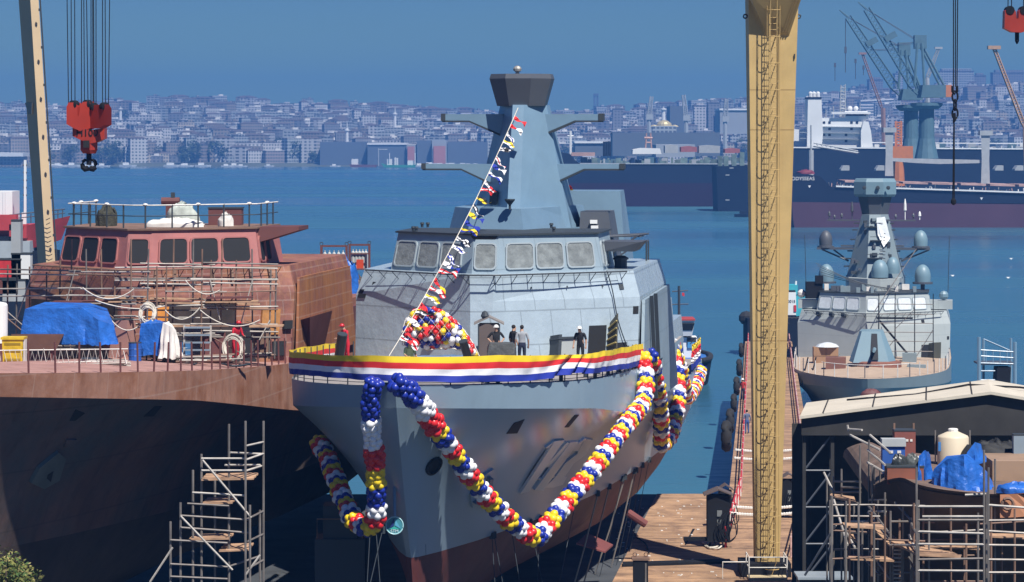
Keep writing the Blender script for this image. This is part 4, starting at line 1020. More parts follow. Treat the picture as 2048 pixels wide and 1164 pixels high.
# yellow bin, white tank
bn = thing('yellow_bin', lstand(28, 141), 'dirty yellow plastic bin standing at the left edge of the rusty foredeck', 'bin')
bz = lstand(28, 141); m_y = M('yellow_plastic', (.62, .42, .02), .5, var=.25, vs=3)
part('body', MB().loft([[bz+V((x*.42, y*.4, 0)) for x, y in ((-1,-1),(1,-1),(1,1),(-1,1))], [bz+V((x*.47, y*.45, 1.25)) for x, y in ((-1,-1),(1,-1),(1,1),(-1,1))]]), m_y, bn)
part('lid', MB().box(bz+V((0,0,1.29)), (1.05, 1.0, .1)), m_y, bn)
for z in (.35, .75, 1.05): part('band', MB().box(bz+V((0,-.43,z)), (.72, .06, .09)), M('bin_dark_yellow', (.30,.20,.01), .6), bn)
part('side_panel', MB().box(bz+V((.5,0,.65)), (.04, .75, 1.2)), m_wtarp, bn)
wt = thing('white_tank', lstand(0, 146), 'tall white tank cut by the left edge of the picture', 'tank')
wz = lstand(-3, 146)
part('body', MB().lathe(wz+V((0,0,.9)), [(.42, 0), (.42, 1.75), (.36, 1.85), (.1, 1.9)], 18), m_white, wt); part('stand', MB().box(wz+V((0,0,.45)), (.7,.7,.9)), m_maroon, wt)
# zigzag rope netting on the rail
mb = MB(); zz = []
for i in range(46): zz.append(P(-4+i*5.7, 700+(26 if i % 2 else 0)+random.uniform(-3, 3), 137.2+.004*i))
mb.path(zz, .035, 4); mb.path([P(-5, 701, 137.2), P(256, 698, 137.4)], .025, 4); mb.path([P(-5, 727, 137.2), P(256, 722, 137.4)], .02, 4)
tag(mb.build('rope_netting', m_wtarp), 'white zigzag rope netting strung along the rusty foredeck rail', 'rope netting')
person(lstand(471, 150.5), math.pi+.6, 'person in red overalls and red helmet in the rusty doorway of the unfinished warship', (.50,.012,.03), (.50,.012,.03), 'fwd', lean=.3, helmet=(.5,.02,.03), sleeves=True)
# ladder/rack, blue drums
rk = thing('steel_rack', lstand(395, 148), 'grey blue steel rack with shelves near the rusty bridge front', 'rack')
z0_ = lstand(395, 148)
for x in (-.62, .62): part('upright', MB().box(z0_+V((x, 0, .85)), (.09, .09, 1.7)), m_pipep, rk)
for k in range(5): part('shelf', MB().box(z0_+V((0,0,.2+k*.35)), (1.2, .3, .07)), M('rack_blue_grey', (.20,.26,.32), .5), rk)
def drum(x, d, col, lab):
    z = lstand(x, d); dr = thing('drum', z, lab, 'drum')
    mm = M('drum_%02d' % int(col[2]*99), col, .45, var=.1); part('shell', MB().lathe(z, [(.3, 0), (.3, .28), (.315, .3), (.3, .32), (.3, .6), (.315, .62), (.3, .64), (.3, .9)], 14), mm, dr); part('rim', MB().lathe(z+V((0,0,.9)), [(.31, 0), (.31, .03), (.27, .03)], 14), m_edge, dr)
drum(270, 147, (.02, .10, .40), 'blue steel drum left of the smaller blue tarpaulin'); drum(370, 149.5, (.05, .16, .34), 'grey-blue steel drum behind the hanging white sheet')
# gas bottle racks and blue sheet further aft
for k, (x, lab) in enumerate(((668, 'left one of two steel racks of gas bottles behind the red flank'), (719, 'right steel rack of gas bottles with an orange box, behind the red flank'))):
    d = 182+k*2; b = V(((x-HX)*d/F, d, 22.15)); w_ = 1.45 if k == 0 else 1.15
    g = thing('gas_rack', b, lab, 'gas rack')
    for sx in (-1, 1):
        for sy in (-1, 1): part('post', MB().box(b+V((sx*w_/2, sy*.45, .75)), (.09, .09, 1.5)), m_maroon, g)
    for z in (.05, .95, 1.45): part('frame', MB().box(b+V((0,-.45,z)), (w_, .07, .08)).box(b+V((0,.45,z)), (w_, .07, .08)), m_maroon, g) if z != .95 else part('cross_bar', MB().box(b+V((0,-.46,z)), (w_, .06, .07)), m_maroon, g)
    for i in range(5):
        bp = b+V((-w_/2+.2+i*(w_-.4)/4, 0, .08)); bt_ = part('gas_bottle', MB().lathe(bp, [(.12, 0), (.12, .85), (.1, .95), (.035, 1.02), (.035, 1.12)], 8), M('bottle_grey', (.42,.44,.44), .5), g)
    for sx in (-1, 1): part('lifting_eye', MB().path([b+V((sx*w_/2+math.cos(a)*.09, 0, 1.58+math.sin(a)*.09)) for a in (2*math.pi*i/10 for i in range(10))], .025, 5, closed=True), m_edge, g)
part('hose_box', MB().box(V(((720-HX)*182.5/F, 182.5, 22.55)), (.4, .3, .5)), M('orange_box', (.55,.06,.02), .5), g)
heap('tarpaulin', V(((690-HX)*180.5/F, 180.5, 20.9)), (1.6, 1.2, 1.9), m_btarp, 'crumpled blue sheet hanging below the gas bottle racks', 'tarpaulin', 3)
heap('tarpaulin', V(((602-HX)*172/F, 172, 22.1)), (2.4, 1.2, .35), m_btarp, 'flat blue sheet lying behind the red-primed bridge', 'tarpaulin', 6)
heap('pipe_clutter', V(((712-HX)*181/F, 181, 20.4)), (1.8, 1.0, 1.3), M('grimy_clutter', (.16,.13,.11), .8, var=.5, vs=5, bump=1, bs=9), 'jumble of hoses and grimy pipework beside the gas bottle racks', 'clutter', 9, rough=.7)
part('after_house', MB().loft([[ls.L(a, t, z) for a, t in ((46.5, 6.9), (60, 6.9), (60, 7.2), (46.5, 7.2))] for z in (16.5, 20.3)]), m_maroon, LR)

# ---------------------------------------------------------------- free-standing scaffold tower below
tw = thing('scaffold_tower', V((P(440, 1164, 127).x, 127, QZ)), 'free-standing tube scaffold tower stepped up under the dark flared hull', 'scaffold tower')
TT = [(458, 848, 126), (491, 842, 125.4), (527, 842, 127), (403, 908, 126), (386, 940, 126), (361, 1005, 125.8), (341, 1043, 125.8), (458, 905, 128), (430, 940, 128), (500, 1010, 125.4), (520, 1020, 128)]
for x, y, d in TT: pipe('upright', V((P(x, y, d).x, d, QZ)), P(x, y, d), .05, m_pipe, tw)
for x0, y0, x1, y1 in ((403,917,491,917), (491,920,527,907), (491,892,527,884), (403,941,491,941), (491,942,523,932), (460,905,527,908), (450,930,520,930), (385,985,458,989), (375,1007,458,1012), (361,1031,502,1040), (361,1055,458,1062), (341,1080,455,1086), (455,1062,500,1066), (341,1128,458,1134), (341,1153,455,1158), (455,1134,520,1112), (491,1040,527,1022), (491,1085,527,1068), (491,1140,527,1120), (458,990,491,991)):
    d0 = 127 if x0 > 527 else 125.7; d1 = 127 if x1 > 505 else 125.6
    pipe('ledger', P(x0, y0, d0), P(x1, y1, d1), .045, m_pipep if y0 < 1000 else m_pipe, tw)
for x0, y0, x1, y1 in ((405,920,502,1035), (361,1032,465,1140), (491,1150,520,1110), (300,1164,345,1095)): pipe('brace', P(x0, y0, 125.4), P(x1, y1, 125.4), .045, m_pipep, tw)
for (x, y, w_, h_) in ((455, 958, 105, 14), (435, 1006, 60, 14), (418, 1078, 80, 12), (468, 1100, 60, 16)):
    for k in range(3):
        a = P(x-w_/2+k*4, y+h_*.25-k*h_*.3, 125.7+k*.5); part('plank', MB().obox(a, P(x+w_/2+k*4, y+h_*.1-k*h_*.3, 125.7+k*.5)-a, V((0,.42,.02)), V((0,0,.06))), m_plank, tw)
# tree top at the lower left corner
def leafy(name, base, h, r, mats, label, n=700, leaf=.22, cat='tree', seed=0, trunk=True, squash=1., clumps=9, group=None):
    rn = random.Random(seed); t = thing(name, base, label, cat, group)
    base = V(base); cc = []
    for k in range(clumps):
        a = rn.uniform(0, 6.28); q = rn.uniform(.15, .75); cc.append((base+V((math.cos(a)*r*q, math.sin(a)*r*q, h-r*squash*rn.uniform(.25, 1.5))), r*rn.uniform(.35, .6)))
    mb = MB()
    for i in range(n):
        c, cr = rn.choice(cc); d = V((rn.gauss(0,1), rn.gauss(0,1), rn.gauss(0,1))).normalized()
        p = c+d*cr*rn.uniform(.55, 1.08); u = V((rn.gauss(0,1), rn.gauss(0,1), rn.gauss(0,.6))).normalized(); v = u.cross(d).normalized()
        s = leaf*rn.uniform(.6, 1.4); mb.m = rn.choice((0,0,1,1,2))
        mb.add([p-u*s, p+v*s*.45, p+u*s, p-v*s*.45], [(0,1,2,3)])
    part('crown', mb, mats, t)
    if trunk:
        tb = MB(); tb.path([base, base+V((.05*h*.3, 0, h*.4)), base+V((0,0,h*.75))], [h*.028, h*.02, h*.008], 7)
        for c, cr in cc[:6]: tb.tube(base+V((0,0,h*rn.uniform(.35,.6))), c, h*.010, 5, h*.004)
        part('trunk', tb, M('bark', (.10,.075,.055), .9), t)
    return t
LF = [M('leaf_olive', (.14, .15, .03), .8, var=.2), M('leaf_green', (.06, .11, .025), .8, var=.2), M('leaf_pale', (.26, .23, .08), .8, var=.2)]
leafy('bushy_tree', V((P(22, 1160, 112).x, 112, QZ)), 8.1, 1.15, LF, 'pale olive-green tree top in the bottom left corner', 2600, .075, seed=5, clumps=16)
# dark machine standing in the shade between the hulls
mc = thing('launch_cradle', V((P(680, 1100, 140).x, 140, QZ)), 'dark blocky launching cradle in deep shade between the two hulls', 'cradle')
mz = V((P(682, 1100, 140).x, 140, QZ))
part('base', MB().box(mz+V((0,0,2.6)), (2.2, 2.0, 5.2)), m_edge, mc); part('cab', MB().box(mz+V((0,0,5.9)), (1.5, 1.6, 1.5)), m_edge, mc); part('rail', MB().path([mz+V((-1.0,-1,5.25)), mz+V((-1.0,-1,6.1)), mz+V((1.0,-1,6.1)), mz+V((1.0,-1,5.25))], .04), m_rustpipe, mc)
# clutter on the rusty foredeck
rnl = random.Random(17)
def pile(x, d, n, L_, label, mats, name='pipe_stack', cat='pipes'):
    b = lstand(x, d); t = thing(name, b, label, cat)
    for i in range(n):
        p = b+V((rnl.uniform(-.3,.3), rnl.uniform(-.3,.3), .08+.1*(i//3))); a = rnl.uniform(-.25, .25)
        part('pipe', MB().tube(p-V((math.cos(a), math.sin(a), 0))*L_/2, p+V((math.cos(a), math.sin(a), rnl.uniform(-.05,.12)))*L_/2, rnl.uniform(.03, .07), 6), rnl.choice(mats), t)
pile(210, 139, 7, 2.2, 'loose bundle of tubes on the deck right of the rope netting', (m_rustpipe, m_pipe, m_pipep)); pile(420, 146, 8, 2.6, 'loose bundle of tubes in front of the grey blue rack', (m_rustpipe, m_pipe)); pile(505, 152, 6, 1.8, 'short tubes beside the doorway of the red worker', (m_rustpipe, m_pipep))
def gbox(x, d, sz, m_, label):
    b = lstand(x, d); t = thing('gear_box', b, label, 'gear box'); part('body', MB().box(b+V((0,0,sz[2]/2)), sz, rnl.uniform(-.4,.4)), m_, t); part('lid', MB().box(b+V((0,0,sz[2]+.03)), (sz[0]*1.05, sz[1]*1.05, .05)), m_edge, t)
gbox(240, 150, (1.2, .9, 1.9), M('pink_primer_box', (.38,.20,.17), .8, var=.15), 'pink primed box right of the large blue tarpaulin'); gbox(428, 151, (1.0, .7, 1.3), m_maroon, 'maroon box behind the tubes before the bridge front'); gbox(522, 153.5, (.8, .7, 1.4), m_rustpipe, 'rust brown locker at the right end of the rusty foredeck'); gbox(180, 141, (.7, .5, .35), m_wtarp, 'low pale box below the large blue tarpaulin'); gbox(385, 152, (.9, .6, 1.6), M('rack_blue_grey', (.20,.26,.32), .5), 'blue-grey cabinet behind the steel rack')
for k in range(16):
    a = (rnl.uniform(0, 540), rnl.uniform(590, 690)); b = (a[0]+rnl.uniform(-60, 60), a[1]+rnl.uniform(10, 60)); pipe('brace', P(*a, 150.6), P(*b, 150.4), .03, rnl.choice((m_rustpipe, m_pipe)), sf)
for k in range(9):
    x = rnl.uniform(20, 520); y = rnl.choice((598, 606, 640, 655)); part('plank', MB().obox(P(x, y, 150.2), V((rnl.uniform(1.5, 3), 0, .03)), V((0,.9,0)), V((0,0,.07))), rnl.choice((m_plank, m_maroon)), sf)

for k, (a, b, c) in enumerate((((230, 742), (300, 728), (360, 738)), ((380, 735), (430, 722), (500, 728)), ((60, 750), (130, 742), (210, 748)), ((300, 722), (340, 716), (395, 722)))):
    pts_ = [PZ(x, y, 19.35) for x, y in (a, ((a[0]+b[0])/2, b[1]-3), b, ((b[0]+c[0])/2, c[1]+4), c)]
    tag(MB().path(smooth_poly(pts_, 5), .05, 5).build('hose', (m_rope, m_edge)[k % 2]), ('pale hose snaking across the pink deck below the smaller blue tarpaulin', 'black hose on the pink deck before the steel rack', 'pale hose on the pink deck below the rope netting', 'short black hose near the foot of the hanging white sheet')[k], 'hose')
heap('rag_heap', PZ(85, 738, 19.3), (1.3, .7, .3), m_wtarp, 'flattened white plastic sack on the pink deck beside the yellow bin', 'sack', 21)
heap('rag_heap', PZ(345, 728, 19.3), (.9, .6, .4), M('dark_netting', (.05, .05, .035), .9), 'dark rag heap on the pink deck left of the steel rack', 'rags', 22, rough=.5)
# ================================================================ the finished corvette afloat on the right
m_rg = M('pale_grey_paint', (.20, .255, .28), .45, var=.05, vs=.4, streak=.08)
m_rgs = M('pale_grey_super', (.36, .40, .40), .45, var=.05, vs=.5, streak=.06, panel=(2.6, 1.8, .10))
m_tan = M('tan_deck', (.40, .30, .22), .85, var=.1)
m_rhull = M('grey_flared_side', (.20, .25, .29), .35, var=.05)
m_sheet = M('white_film', (.62, .66, .68), .35, var=.12, vs=3)
m_dome = M('radome_grey', (.16, .255, .31), .45, var=.03)
m_cable = M('dark_cable', (.010, .011, .014), .85, var=0, spec=.2)
rs = Ship('corvette', (33.1, 294.0), 'smaller finished grey corvette with radomes and gun, afloat beyond the pier on the right', zoff=-11.2, beam=1.08, sheer=-1.25)
rs.hull([m_rg, m_rhull], m_boot, m_tan)
superstructure(rs, dict(sup=m_rgs, brg=m_rgs, edge=m_edge, frame=m_frame, pane=m_sheet), m_black)
RR = rs.root
part('mast_house', sprism(rs, [(31, -.6), (31, .6), (33, 2.4), (40, 2.9), (40, -2.9), (33, -2.4)], 25.05, 26.4), m_rgs, RR)
mB = [(32.5, -.7), (32.5, .9), (36, 2.7), (41, 2.8), (41, -2.8), (36, -2.7)]
mT = [(35.3, -.5), (35.3, .6), (36.5, 1.25), (39, 1.25), (39, -1.25), (36.5, -1.25)]
part('mast', sprism(rs, mB, 26.4, 32.9, mT), m_rg, RR)
def roct(c, r, z, n=8): return [rs.L(c+r*math.cos(.39+k*2*math.pi/n), r*math.sin(.39+k*2*math.pi/n), z) for k in range(n)]
part('mast_neck', MB().loft([roct(37.5, 1.35, 32.9), roct(37.5, 1.75, 34.8)]), m_mastd, RR)
hd = part('mast_drum', MB().loft([roct(37.5, 2.05, 34.75), roct(37.5, 2.2, 35.0), roct(37.5, 2.2, 36.3), roct(37.5, 2.0, 36.65)]), m_dome, RR)
for t in (-1.0, .3, 1.3): part('antenna_panel', MB().lathe(rs.L(35.35, t, 35.7), [(.22, 0), (.2, .14), (.05, .16)], 8, axis=-Ship.A), m_edge, hd)
for z, w_, tk in ((32.2, 4.6, .14), (29.5, 3.3, .18)):
    y = part('yard', MB().obox(rs.L(36.6, -w_, z), Ship.A*.5, Ship.B*2*w_, V((0,0,tk))), m_mastd, RR)
for t, h in ((-4.4, .9), (-3.9, .5), (-3.2, .7), (-2.2, 1.9), (2.0, .6), (2.9, 2.2), (3.7, .7), (4.3, .9)):
    mb = MB().lathe(rs.L(36.8, t, 32.34), [(.05, 0), (.05, h*.4), (.16, h*.45), (.13, h*.75), (.04, h)], 7); part('aerial', mb, m_white if t in (2.9, 4.3) else m_mastd, RR)
def dome(u, t, z, r, h, mat=m_dome, base=True):
    prof = [(r*.96, 0), (r, h*.3)]+[(r*math.cos(a), h*.3+(h*.7)*math.sin(a)) for a in (R(k) for k in (15, 30, 45, 60, 75))]+[(.02, h)]
    o = part('radome', MB().lathe(rs.L(u, t, z), prof, 16), mat, RR, 60)
    if base: part('radome_base', MB().lathe(rs.L(u, t, z), [(r*1.25, -.22), (r*1.25, -.02), (r*.9, .0)], 12), m_mastd, o)
dome(37, -4.75, 29.6, .70, 1.6, m_mastd); dome(37, 4.4, 29.6, .74, 1.65)
dome(34, -4.6, 26.0, .82, 1.8); dome(34, 4.6, 26.0, .84, 1.8); dome(32.2, .55, 26.5, .90, 1.85, base=False); dome(33.0, 1.75, 26.9, .74, 1.7, base=False)
for t in (-4.6, 4.6):
    part('radome_stalk', MB().tube(rs.L(34, t, 25.1), rs.L(34, t, 26), .22, 8), m_mastd, RR)
    part('sponson', MB().obox(rs.L(36.3, 1.5 if t > 0 else -5.6, 29.2), Ship.A*1.4, Ship.B*(4.1), V((0,0,.22))), m_mastd, RR)
    for dx in (-.5, .6): part('strut', MB().tube(rs.L(36.8, t+dx, 29.2), rs.L(36.8, t*.55, 28.0), .09, 5), m_mastd, RR)
for z in (27.4, 28.2, 29.0, 30.2, 31.2, 31.9):
    for sg in (-1, 1):
        w2 = lerp(2.6, 1.2, (z-26.4)/6.5)
        part('mast_bracket', MB().obox(rs.L(36.4, sg*w2-.1, z), Ship.A*.3, Ship.B*sg*.55, V((0,0,.14))), m_edge, RR)
for u, t, z, w_ in ((33.6, .2, 30.2, 1.2), (34.4, .0, 31.6, 1.6), (32.8, .1, 28.4, 1.6)): part('mast_gallery', MB().obox(rs.L(u, t-w_/2, z), Ship.A*.5, Ship.B*w_, V((0,0,.1))).path([rs.L(u, t-w_/2, z+.45), rs.L(u, t+w_/2, z+.45)], .03, 4), m_edge, RR)
part('mast_sheet', MB().prism([rs.L(34.6, .2, 32.6), rs.L(34.8, 1.0, 32.7), rs.L(34.3, 1.5, 30.5), rs.L(33.7, .9, 29.6), rs.L(34.2, .3, 30.9)], -Ship.A*.08), m_sheet, RR)
for t in (-6.5, 7.0): part('whip_aerial', MB().tube(rs.L(33, t, 25), rs.L(33, t*1.02, 30.8), .035, 5), m_edge, RR)
rn = random.Random(12)
for k in range(26):
    z = rn.uniform(26.8, 32.4); w2 = lerp(2.4, 1.1, (z-26.4)/6.5); t = rn.uniform(-w2, w2); u = lerp(32.6, 35.2, (z-26.4)/6.5)+abs(t)*.9
    part('mast_fitting', MB().box(rs.L(u-.1, t, z), (rn.uniform(.15,.6), .4, rn.uniform(.15,.5))), rn.choice((m_edge, m_mastd, m_rg)), RR)
for k in range(16): part('mast_rung', MB().tube(rs.L(32.5+.16*k, .55, 27.0+k*.36), rs.L(32.5+.16*k, 1.05, 27.0+k*.36), .04, 4), m_edge, RR)
for k in range(14): part('roof_fitting', MB().box(rs.L(rn.uniform(28, 32), rn.uniform(-5, 5), 25.3+rn.uniform(0,.3)), (rn.uniform(.2,.8), .5, rn.uniform(.3,.8))), rn.choice((m_edge, m_mastd, m_rg, m_wtarp)), RR)
for k in range(5): part('rope_sling', MB().path(sag(rs.L(31, -5.5+k*.15, 28-k*.3), rs.L(30+k*.5, 2+k*.8, 25.2), .4, 6), .03, 4), m_edge, RR)
# gun
gt = part('gun_ring', MB().lathe(rs.L(12.5, .6, 18.95), [(2.4, 0), (2.35, .9), (2.1, 1.0)], 18), M('rust_ring', (.22, .09, .06), .7), RR)
gb = [(10.9, -1.5), (10.9, 1.7), (12.4, 2.3), (14.6, 2.0), (14.6, -1.6), (12.4, -1.9)]
gT = [(12.2, -.75), (12.2, .9), (12.7, 1.15), (14.2, 1.1), (14.2, -.8), (12.7, -.95)]
gm = part('gun_house', sprism(rs, gb, 19.9, 22.8, gT), m_dome, RR)
part('gun_slot', MB().prism([rs.L(10.95, .05, 20.2), rs.L(10.95, .75, 20.2), rs.L(12.15, .62, 22.6), rs.L(12.15, .12, 22.6)], -Ship.A*.1), m_black, gm)
part('gun_barrel', MB().tube(rs.L(11.2, .4, 21.2), rs.L(8.2, .4, 21.35), .19, 10, .14), m_dome, gm)
for t, u in ((-2.3, 9.6),): part('deck_locker', MB().obox(rs.L(u, t-1.6, 19.1), Ship.A*1.6, Ship.B*1.9, V((0,0,1.45))), M('locker_brown', (.20, .09, .065), .7), RR)
for u, t, a, b, c in ((19, 3.5, 1.2, 1.4, 1.1), (13, 4.2, .8, 1.8, .7), (19.5, -3.9, 1.2, 2.2, .9)): part('deck_fitting', MB().obox(rs.L(u, t-b/2, 18.8), Ship.A*a, Ship.B*b, V((0,0,c))), m_rg, RR)
crate_p = rs.L(18.5, -4.2, 18.75)
cr = thing('crate_stack', crate_p, 'pallet of brown cartons under clear film on the tan foredeck of the far corvette', 'cartons')
for i in range(2):
    for j in range(2): part('carton', MB().box(crate_p+V((-.62+1.24*i, 0, .45+.9*j)), (1.2, 1.3, .86)), M('carton_brown', (.32, .19, .11), .8, var=.15), cr)
part('film', MB().lathe(crate_p+V((.2,0,1.8)), [(1.2, 0), (.9, .25), (.3, .42), (.02, .45)], 9), m_sheet, cr)
for i, p in enumerate(resample([q for q in reversed(rail_line(rs, .5, 24, -1, 40))]+rail_line(rs, .5, 24, 1, 40), 1.75)):
    part('stanchion', MB().tube(p, p+V((0,0,1.3)), .045, 5), m_wtarp if i % 3 else m_mastd, RR)
for h in (1.25,): part('guard_wire', MB().path([p+V((0,0,h)) for p in rail_line(rs, .3, 4, -1, 8)[::-1]+rail_line(rs, .3, 4, 1, 8)], .03, 4), m_wtarp, RR)
part('steel_door', wall_box(rs.wl_r, .70, .80, .05, .55, .9), M('door_green_black', (.05, .05, .035), .6), RR)
part('doorway', wall_box(rs.wl_r, .60, .70, .05, .52, .02), m_black, RR)
part('wall_recess', wall_box(rs.wl_r, .955, .985, .62, .70, .02), m_black, RR); part('wall_recess', wall_box(rs.wu_r, .60, .64, .1, .4, .02), m_black, RR)
for u in (.28, .48, .66): part('gallery_step', wall_box(rs.wu_l, u, u+.05, .55, .8, .5), m_edge, RR)
part('bridge_wing', MB().obox(rs.L(31.5, 5.2, 23.3), Ship.A*2.5, Ship.B*2.4, V((0,0,.9))), m_rgs, RR); part('bridge_wing', MB().obox(rs.L(31.5, -7.2, 23.3), Ship.A*2.5, Ship.B*2.0, V((0,0,.9))), m_rgs, RR)
part('pelorus', MB().sphere(rs.L(32, 6.6, 24.7), .5, 10), m_dome, RR); part('searchlight', MB().sphere(rs.L(32, -6.9, 24.8), .45, 10), m_wtarp, RR)
part('signal_deck_gear', MB().box(rs.L(31.6, -5.7, 25.2), (1.7, 1.2, 1.7)).box(rs.L(31.2, -5.2, 26.3), (.8, .6, .8)), m_cable, RR)
# scaffold stair against its bridge front
st_ = thing('scaffold_stair', rs.L(22, 3.0, 18.9), 'tube scaffold stair leaning on the bridge front of the far corvette', 'scaffolding')
for t in (.6, 2.1, 3.9, 5.6):
    for u in (21.6, 23.2): pipe('upright', rs.L(u, t, 18.8), rs.L(u, t, 25.4 if u > 22 else 24.6), .05, m_cable, st_)
for z in (19.8, 20.8, 21.7, 22.6, 23.5, 24.5):
    pipe('ledger', rs.L(21.6, .6, z), rs.L(21.6, 5.6, z), .045, m_pipe, st_)
part('stair_flight', MB().obox(rs.L(21.8, .7, 22.6), Ship.B*2.9-V((0,0,3.4)), Ship.A*.9, V((0,0,.25))), m_cable, st_)
part('landing', MB().obox(rs.L(21.6, .4, 23.0), Ship.B*3.6, Ship.A*1.4, V((0,0,.12))), m_cable, st_)
for a, b in (((.6, 19.0), (2.1, 21)), ((3.9, 19), (5.6, 22)), ((2.1, 22), (3.9, 24))): pipe('brace', rs.L(21.5, a[0], a[1]), rs.L(21.5, b[0], b[1]), .04, m_pipe, st_)
pipe('long_pole', rs.L(20.5, .2, 23.8), rs.L(34, 4.0, 29.4), .05, m_pipe, st_)
# mooring ropes on its bow side
for x, lab in ((1616, 'left'), (1632, 'right')):
    tag(MB().path(smooth_poly([P(x, 715, 306), P(x-6, 740, 304), P(x-10+2*(x>1620), 752, 303.5), P(x-12, 775, 303)], 5), .07, 5).build('rope', m_cable), lab+' one of two dark ropes hanging over the bow side of the far corvette', 'rope')

# ================================================================ pier furniture
m_redw = M('red_tape', (.50, .03, .04), .6, var=.2, vs=4); m_rbr = M('barrier_white_red', (.55, .35, .33), .7, var=.5, vs=3)
def pier_fence(name, pts, label, mats, h=1.2, step=2.3):
    f = thing(name, pts[0], label, 'fence'); ps = resample([V(p) for p in pts], step)
    for i, p in enumerate(ps[:95]): part('post', MB().tube(p, p+V((0,0,h)), .06, 5), mats[i % len(mats)], f)
    for hh in (h*.5, h*.95): part('rail', MB().path([p+V((0,0,hh)) for p in ps], .05, 5), mats[0], f)
    return f
pier_fence('pier_fence', [V((11.9, 176, QZ)), V((14.7, 202.5, QZ)), V((26.2, 350, QZ))], 'red and white rail fence along the left edge of the pier', [m_redw, m_wtarp])
pier_fence('pier_fence', [V((15.2, 172, QZ)), V((18.9, 202.5, QZ)), V((30.7, 350, QZ))], 'tangled red and white fence along the right edge of the pier behind the yellow leg', [m_rbr, m_redw], 1.1)
for k, (y, xs, lab) in enumerate(((914, (1470, 1592), 'farthest'), (931, (1468, 1590), 'second farthest'), (1032, (1458, 1592), 'third farthest'), (1046, (1456, 1592), 'nearest'))):
    a, b = PZ(xs[0], y+14, QZ)+V((0,0,1)), PZ(xs[1], y+14, QZ)+V((0,0,1))
    mb = MB(); pp = sag(a, b, .12, 26)
    for i in range(26): mb.sphere(lerp(pp[i], pp[i+1], .5), .10, 6, (1.3,1,1)) 
    mb.path(pp, .02, 4)
    tag(mb.build('chain_barrier', m_wtarp), f'white chain barrier across the pier, {lab} of four', 'chain barrier')
# tyres hung on the pier edge
def torus(mb, c, r0, r1, ax, n=16, m=7):
    x, y = mb.frame(V(ax)); pts = [V(c)+(x*math.cos(a)+y*math.sin(a))*r0 for a in (2*math.pi*i/n for i in range(n))]
    return mb.path(pts, r1, m, closed=True)
m_tyre = M('tyre_rubber', (.018, .018, .02), .85, var=.2)
tyres = [(1473, 700, 1.0), (1476, 735, 1.1), (1474, 772, 1.1), (1472, 806, 1.0), (1470, 842, 1.2), (1466, 872, 1.35)]
for i, (x, y, r_) in enumerate(tyres):
    d = 202.5+(872-y)/172*150*.8; c = V((13.75+(d-202.5)*.0805, d, 30-(y-HY)*d/F))
    tag(torus(MB(), c, r_*.52, r_*.25, (1, -.1, 0)).build('tyre_fender', m_tyre, smooth=180), ('farthest', 'second farthest', 'third farthest', 'third nearest', 'second nearest', 'nearest')[i]+' black tyre fender hung on the left face of the pier', 'tyre', 'tyre fenders on the pier')
# black shed-like cabinets with cables
def cabinet(px, py, d, w_, h, label, arm=True):
    b = V((P(px, py, d).x, d, QZ)); t = thing('switch_cabinet', b, label, 'cabinet')
    part('body', MB().box(b+V((0,0,h*.5+.3)), (w_, w_*.8, h)), m_cable, t)
    part('roof', MB().prism([b+V((-w_*.65,-w_*.6,h+.3)), b+V((0,-w_*.6,h+.62)), b+V((w_*.65,-w_*.6,h+.3)), b+V((w_*.65,-w_*.6,h+.36)), b+V((0,-w_*.6,h+.70)), b+V((-w_*.65,-w_*.6,h+.36))], (0, w_*1.2, 0)), M('cabinet_roof', (.10, .075, .07), .7), t)
    for z in (.62, .42): part('gauge', MB().box(b+V((.05,-w_*.42,h*z+.3)), (w_*.22, .05, h*.13)), M('gauge_grey', (.16,.18,.19), .4, var=0), t)
    rn = random.Random(int(px))
    for k in range(7):
        a = b+V((rn.uniform(-.5,.5)*w_, -w_*.45, h*.75)); part('hose_loop', MB().path(smooth_poly([a, a+V((-.35*w_*rn.random(), -.2, -h*.3)), a+V((rn.uniform(-.2,.4)*w_, -.15, -h*.62)), a+V((rn.uniform(-.1,.6)*w_, -.1, -h*.45)), a+V((.3*w_, 0, 0))], 5), .03, 5), m_cable, t)
    if arm: part('side_arm', MB().box(b+V((-w_*1.0, -.1, .45)), (w_*1.1, .35, .18)), m_cable, t)
    part('leg', MB().box(b+V((w_*.35, 0, .15)), (.12,.12,.3)), m_cable, t); part('leg', MB().box(b+V((-w_*.35, 0, .15)), (.12,.12,.3)), m_cable, t)
cabinet(1436, 1060, 176.5, 1.25, 2.6, 'black electrical cabinet with small roof and hose loops beside the pier fence')
tag(MB().path(smooth_poly([PZ(1405, 1085, QZ+.05), PZ(1420, 1095, QZ+.12), PZ(1440, 1090, QZ+.06), PZ(1425, 1083, QZ+.15), PZ(1410, 1091, QZ+.08), PZ(1435, 1097, QZ+.1), PZ(1446, 1088, QZ+.1)], 5), .05, 5).build('hose', m_rope), 'pale tangled hose lying on the planking below the black cabinet', 'hose')
cabinet(1576, 985, 190, .9, 2.0, 'narrow dark cabinet on the right side of the pier behind the yellow leg', False)
cb2 = thing('capstan_post', V((P(1281, 1130, 160).x, 160, QZ)), 'short dark capstan post with ring tops standing on the planking at the bottom', 'capstan')
cz = V((P(1281, 1130, 160).x, 160, QZ)); ORG[cb2.name] = V((P(1281, 1130, 160).x, 160, QZ))
part('post', MB().box(cz+V((0,0,.75)), (.75, .7, 1.5)), m_cable, cb2); part('cap', MB().box(cz+V((0,0,1.55)), (.9, .8, .12)), m_rustpipe, cb2)
for dx in (-.28, .28): part('lifting_ring', torus(MB(), cz+V((dx,0,1.75)), .1, .03, (0,1,0), 10, 5), m_rustpipe, cb2)
part('strap', MB().box(cz+V((.25,-.37,.7)), (.08,.05,1.3)), m_pipe, cb2)
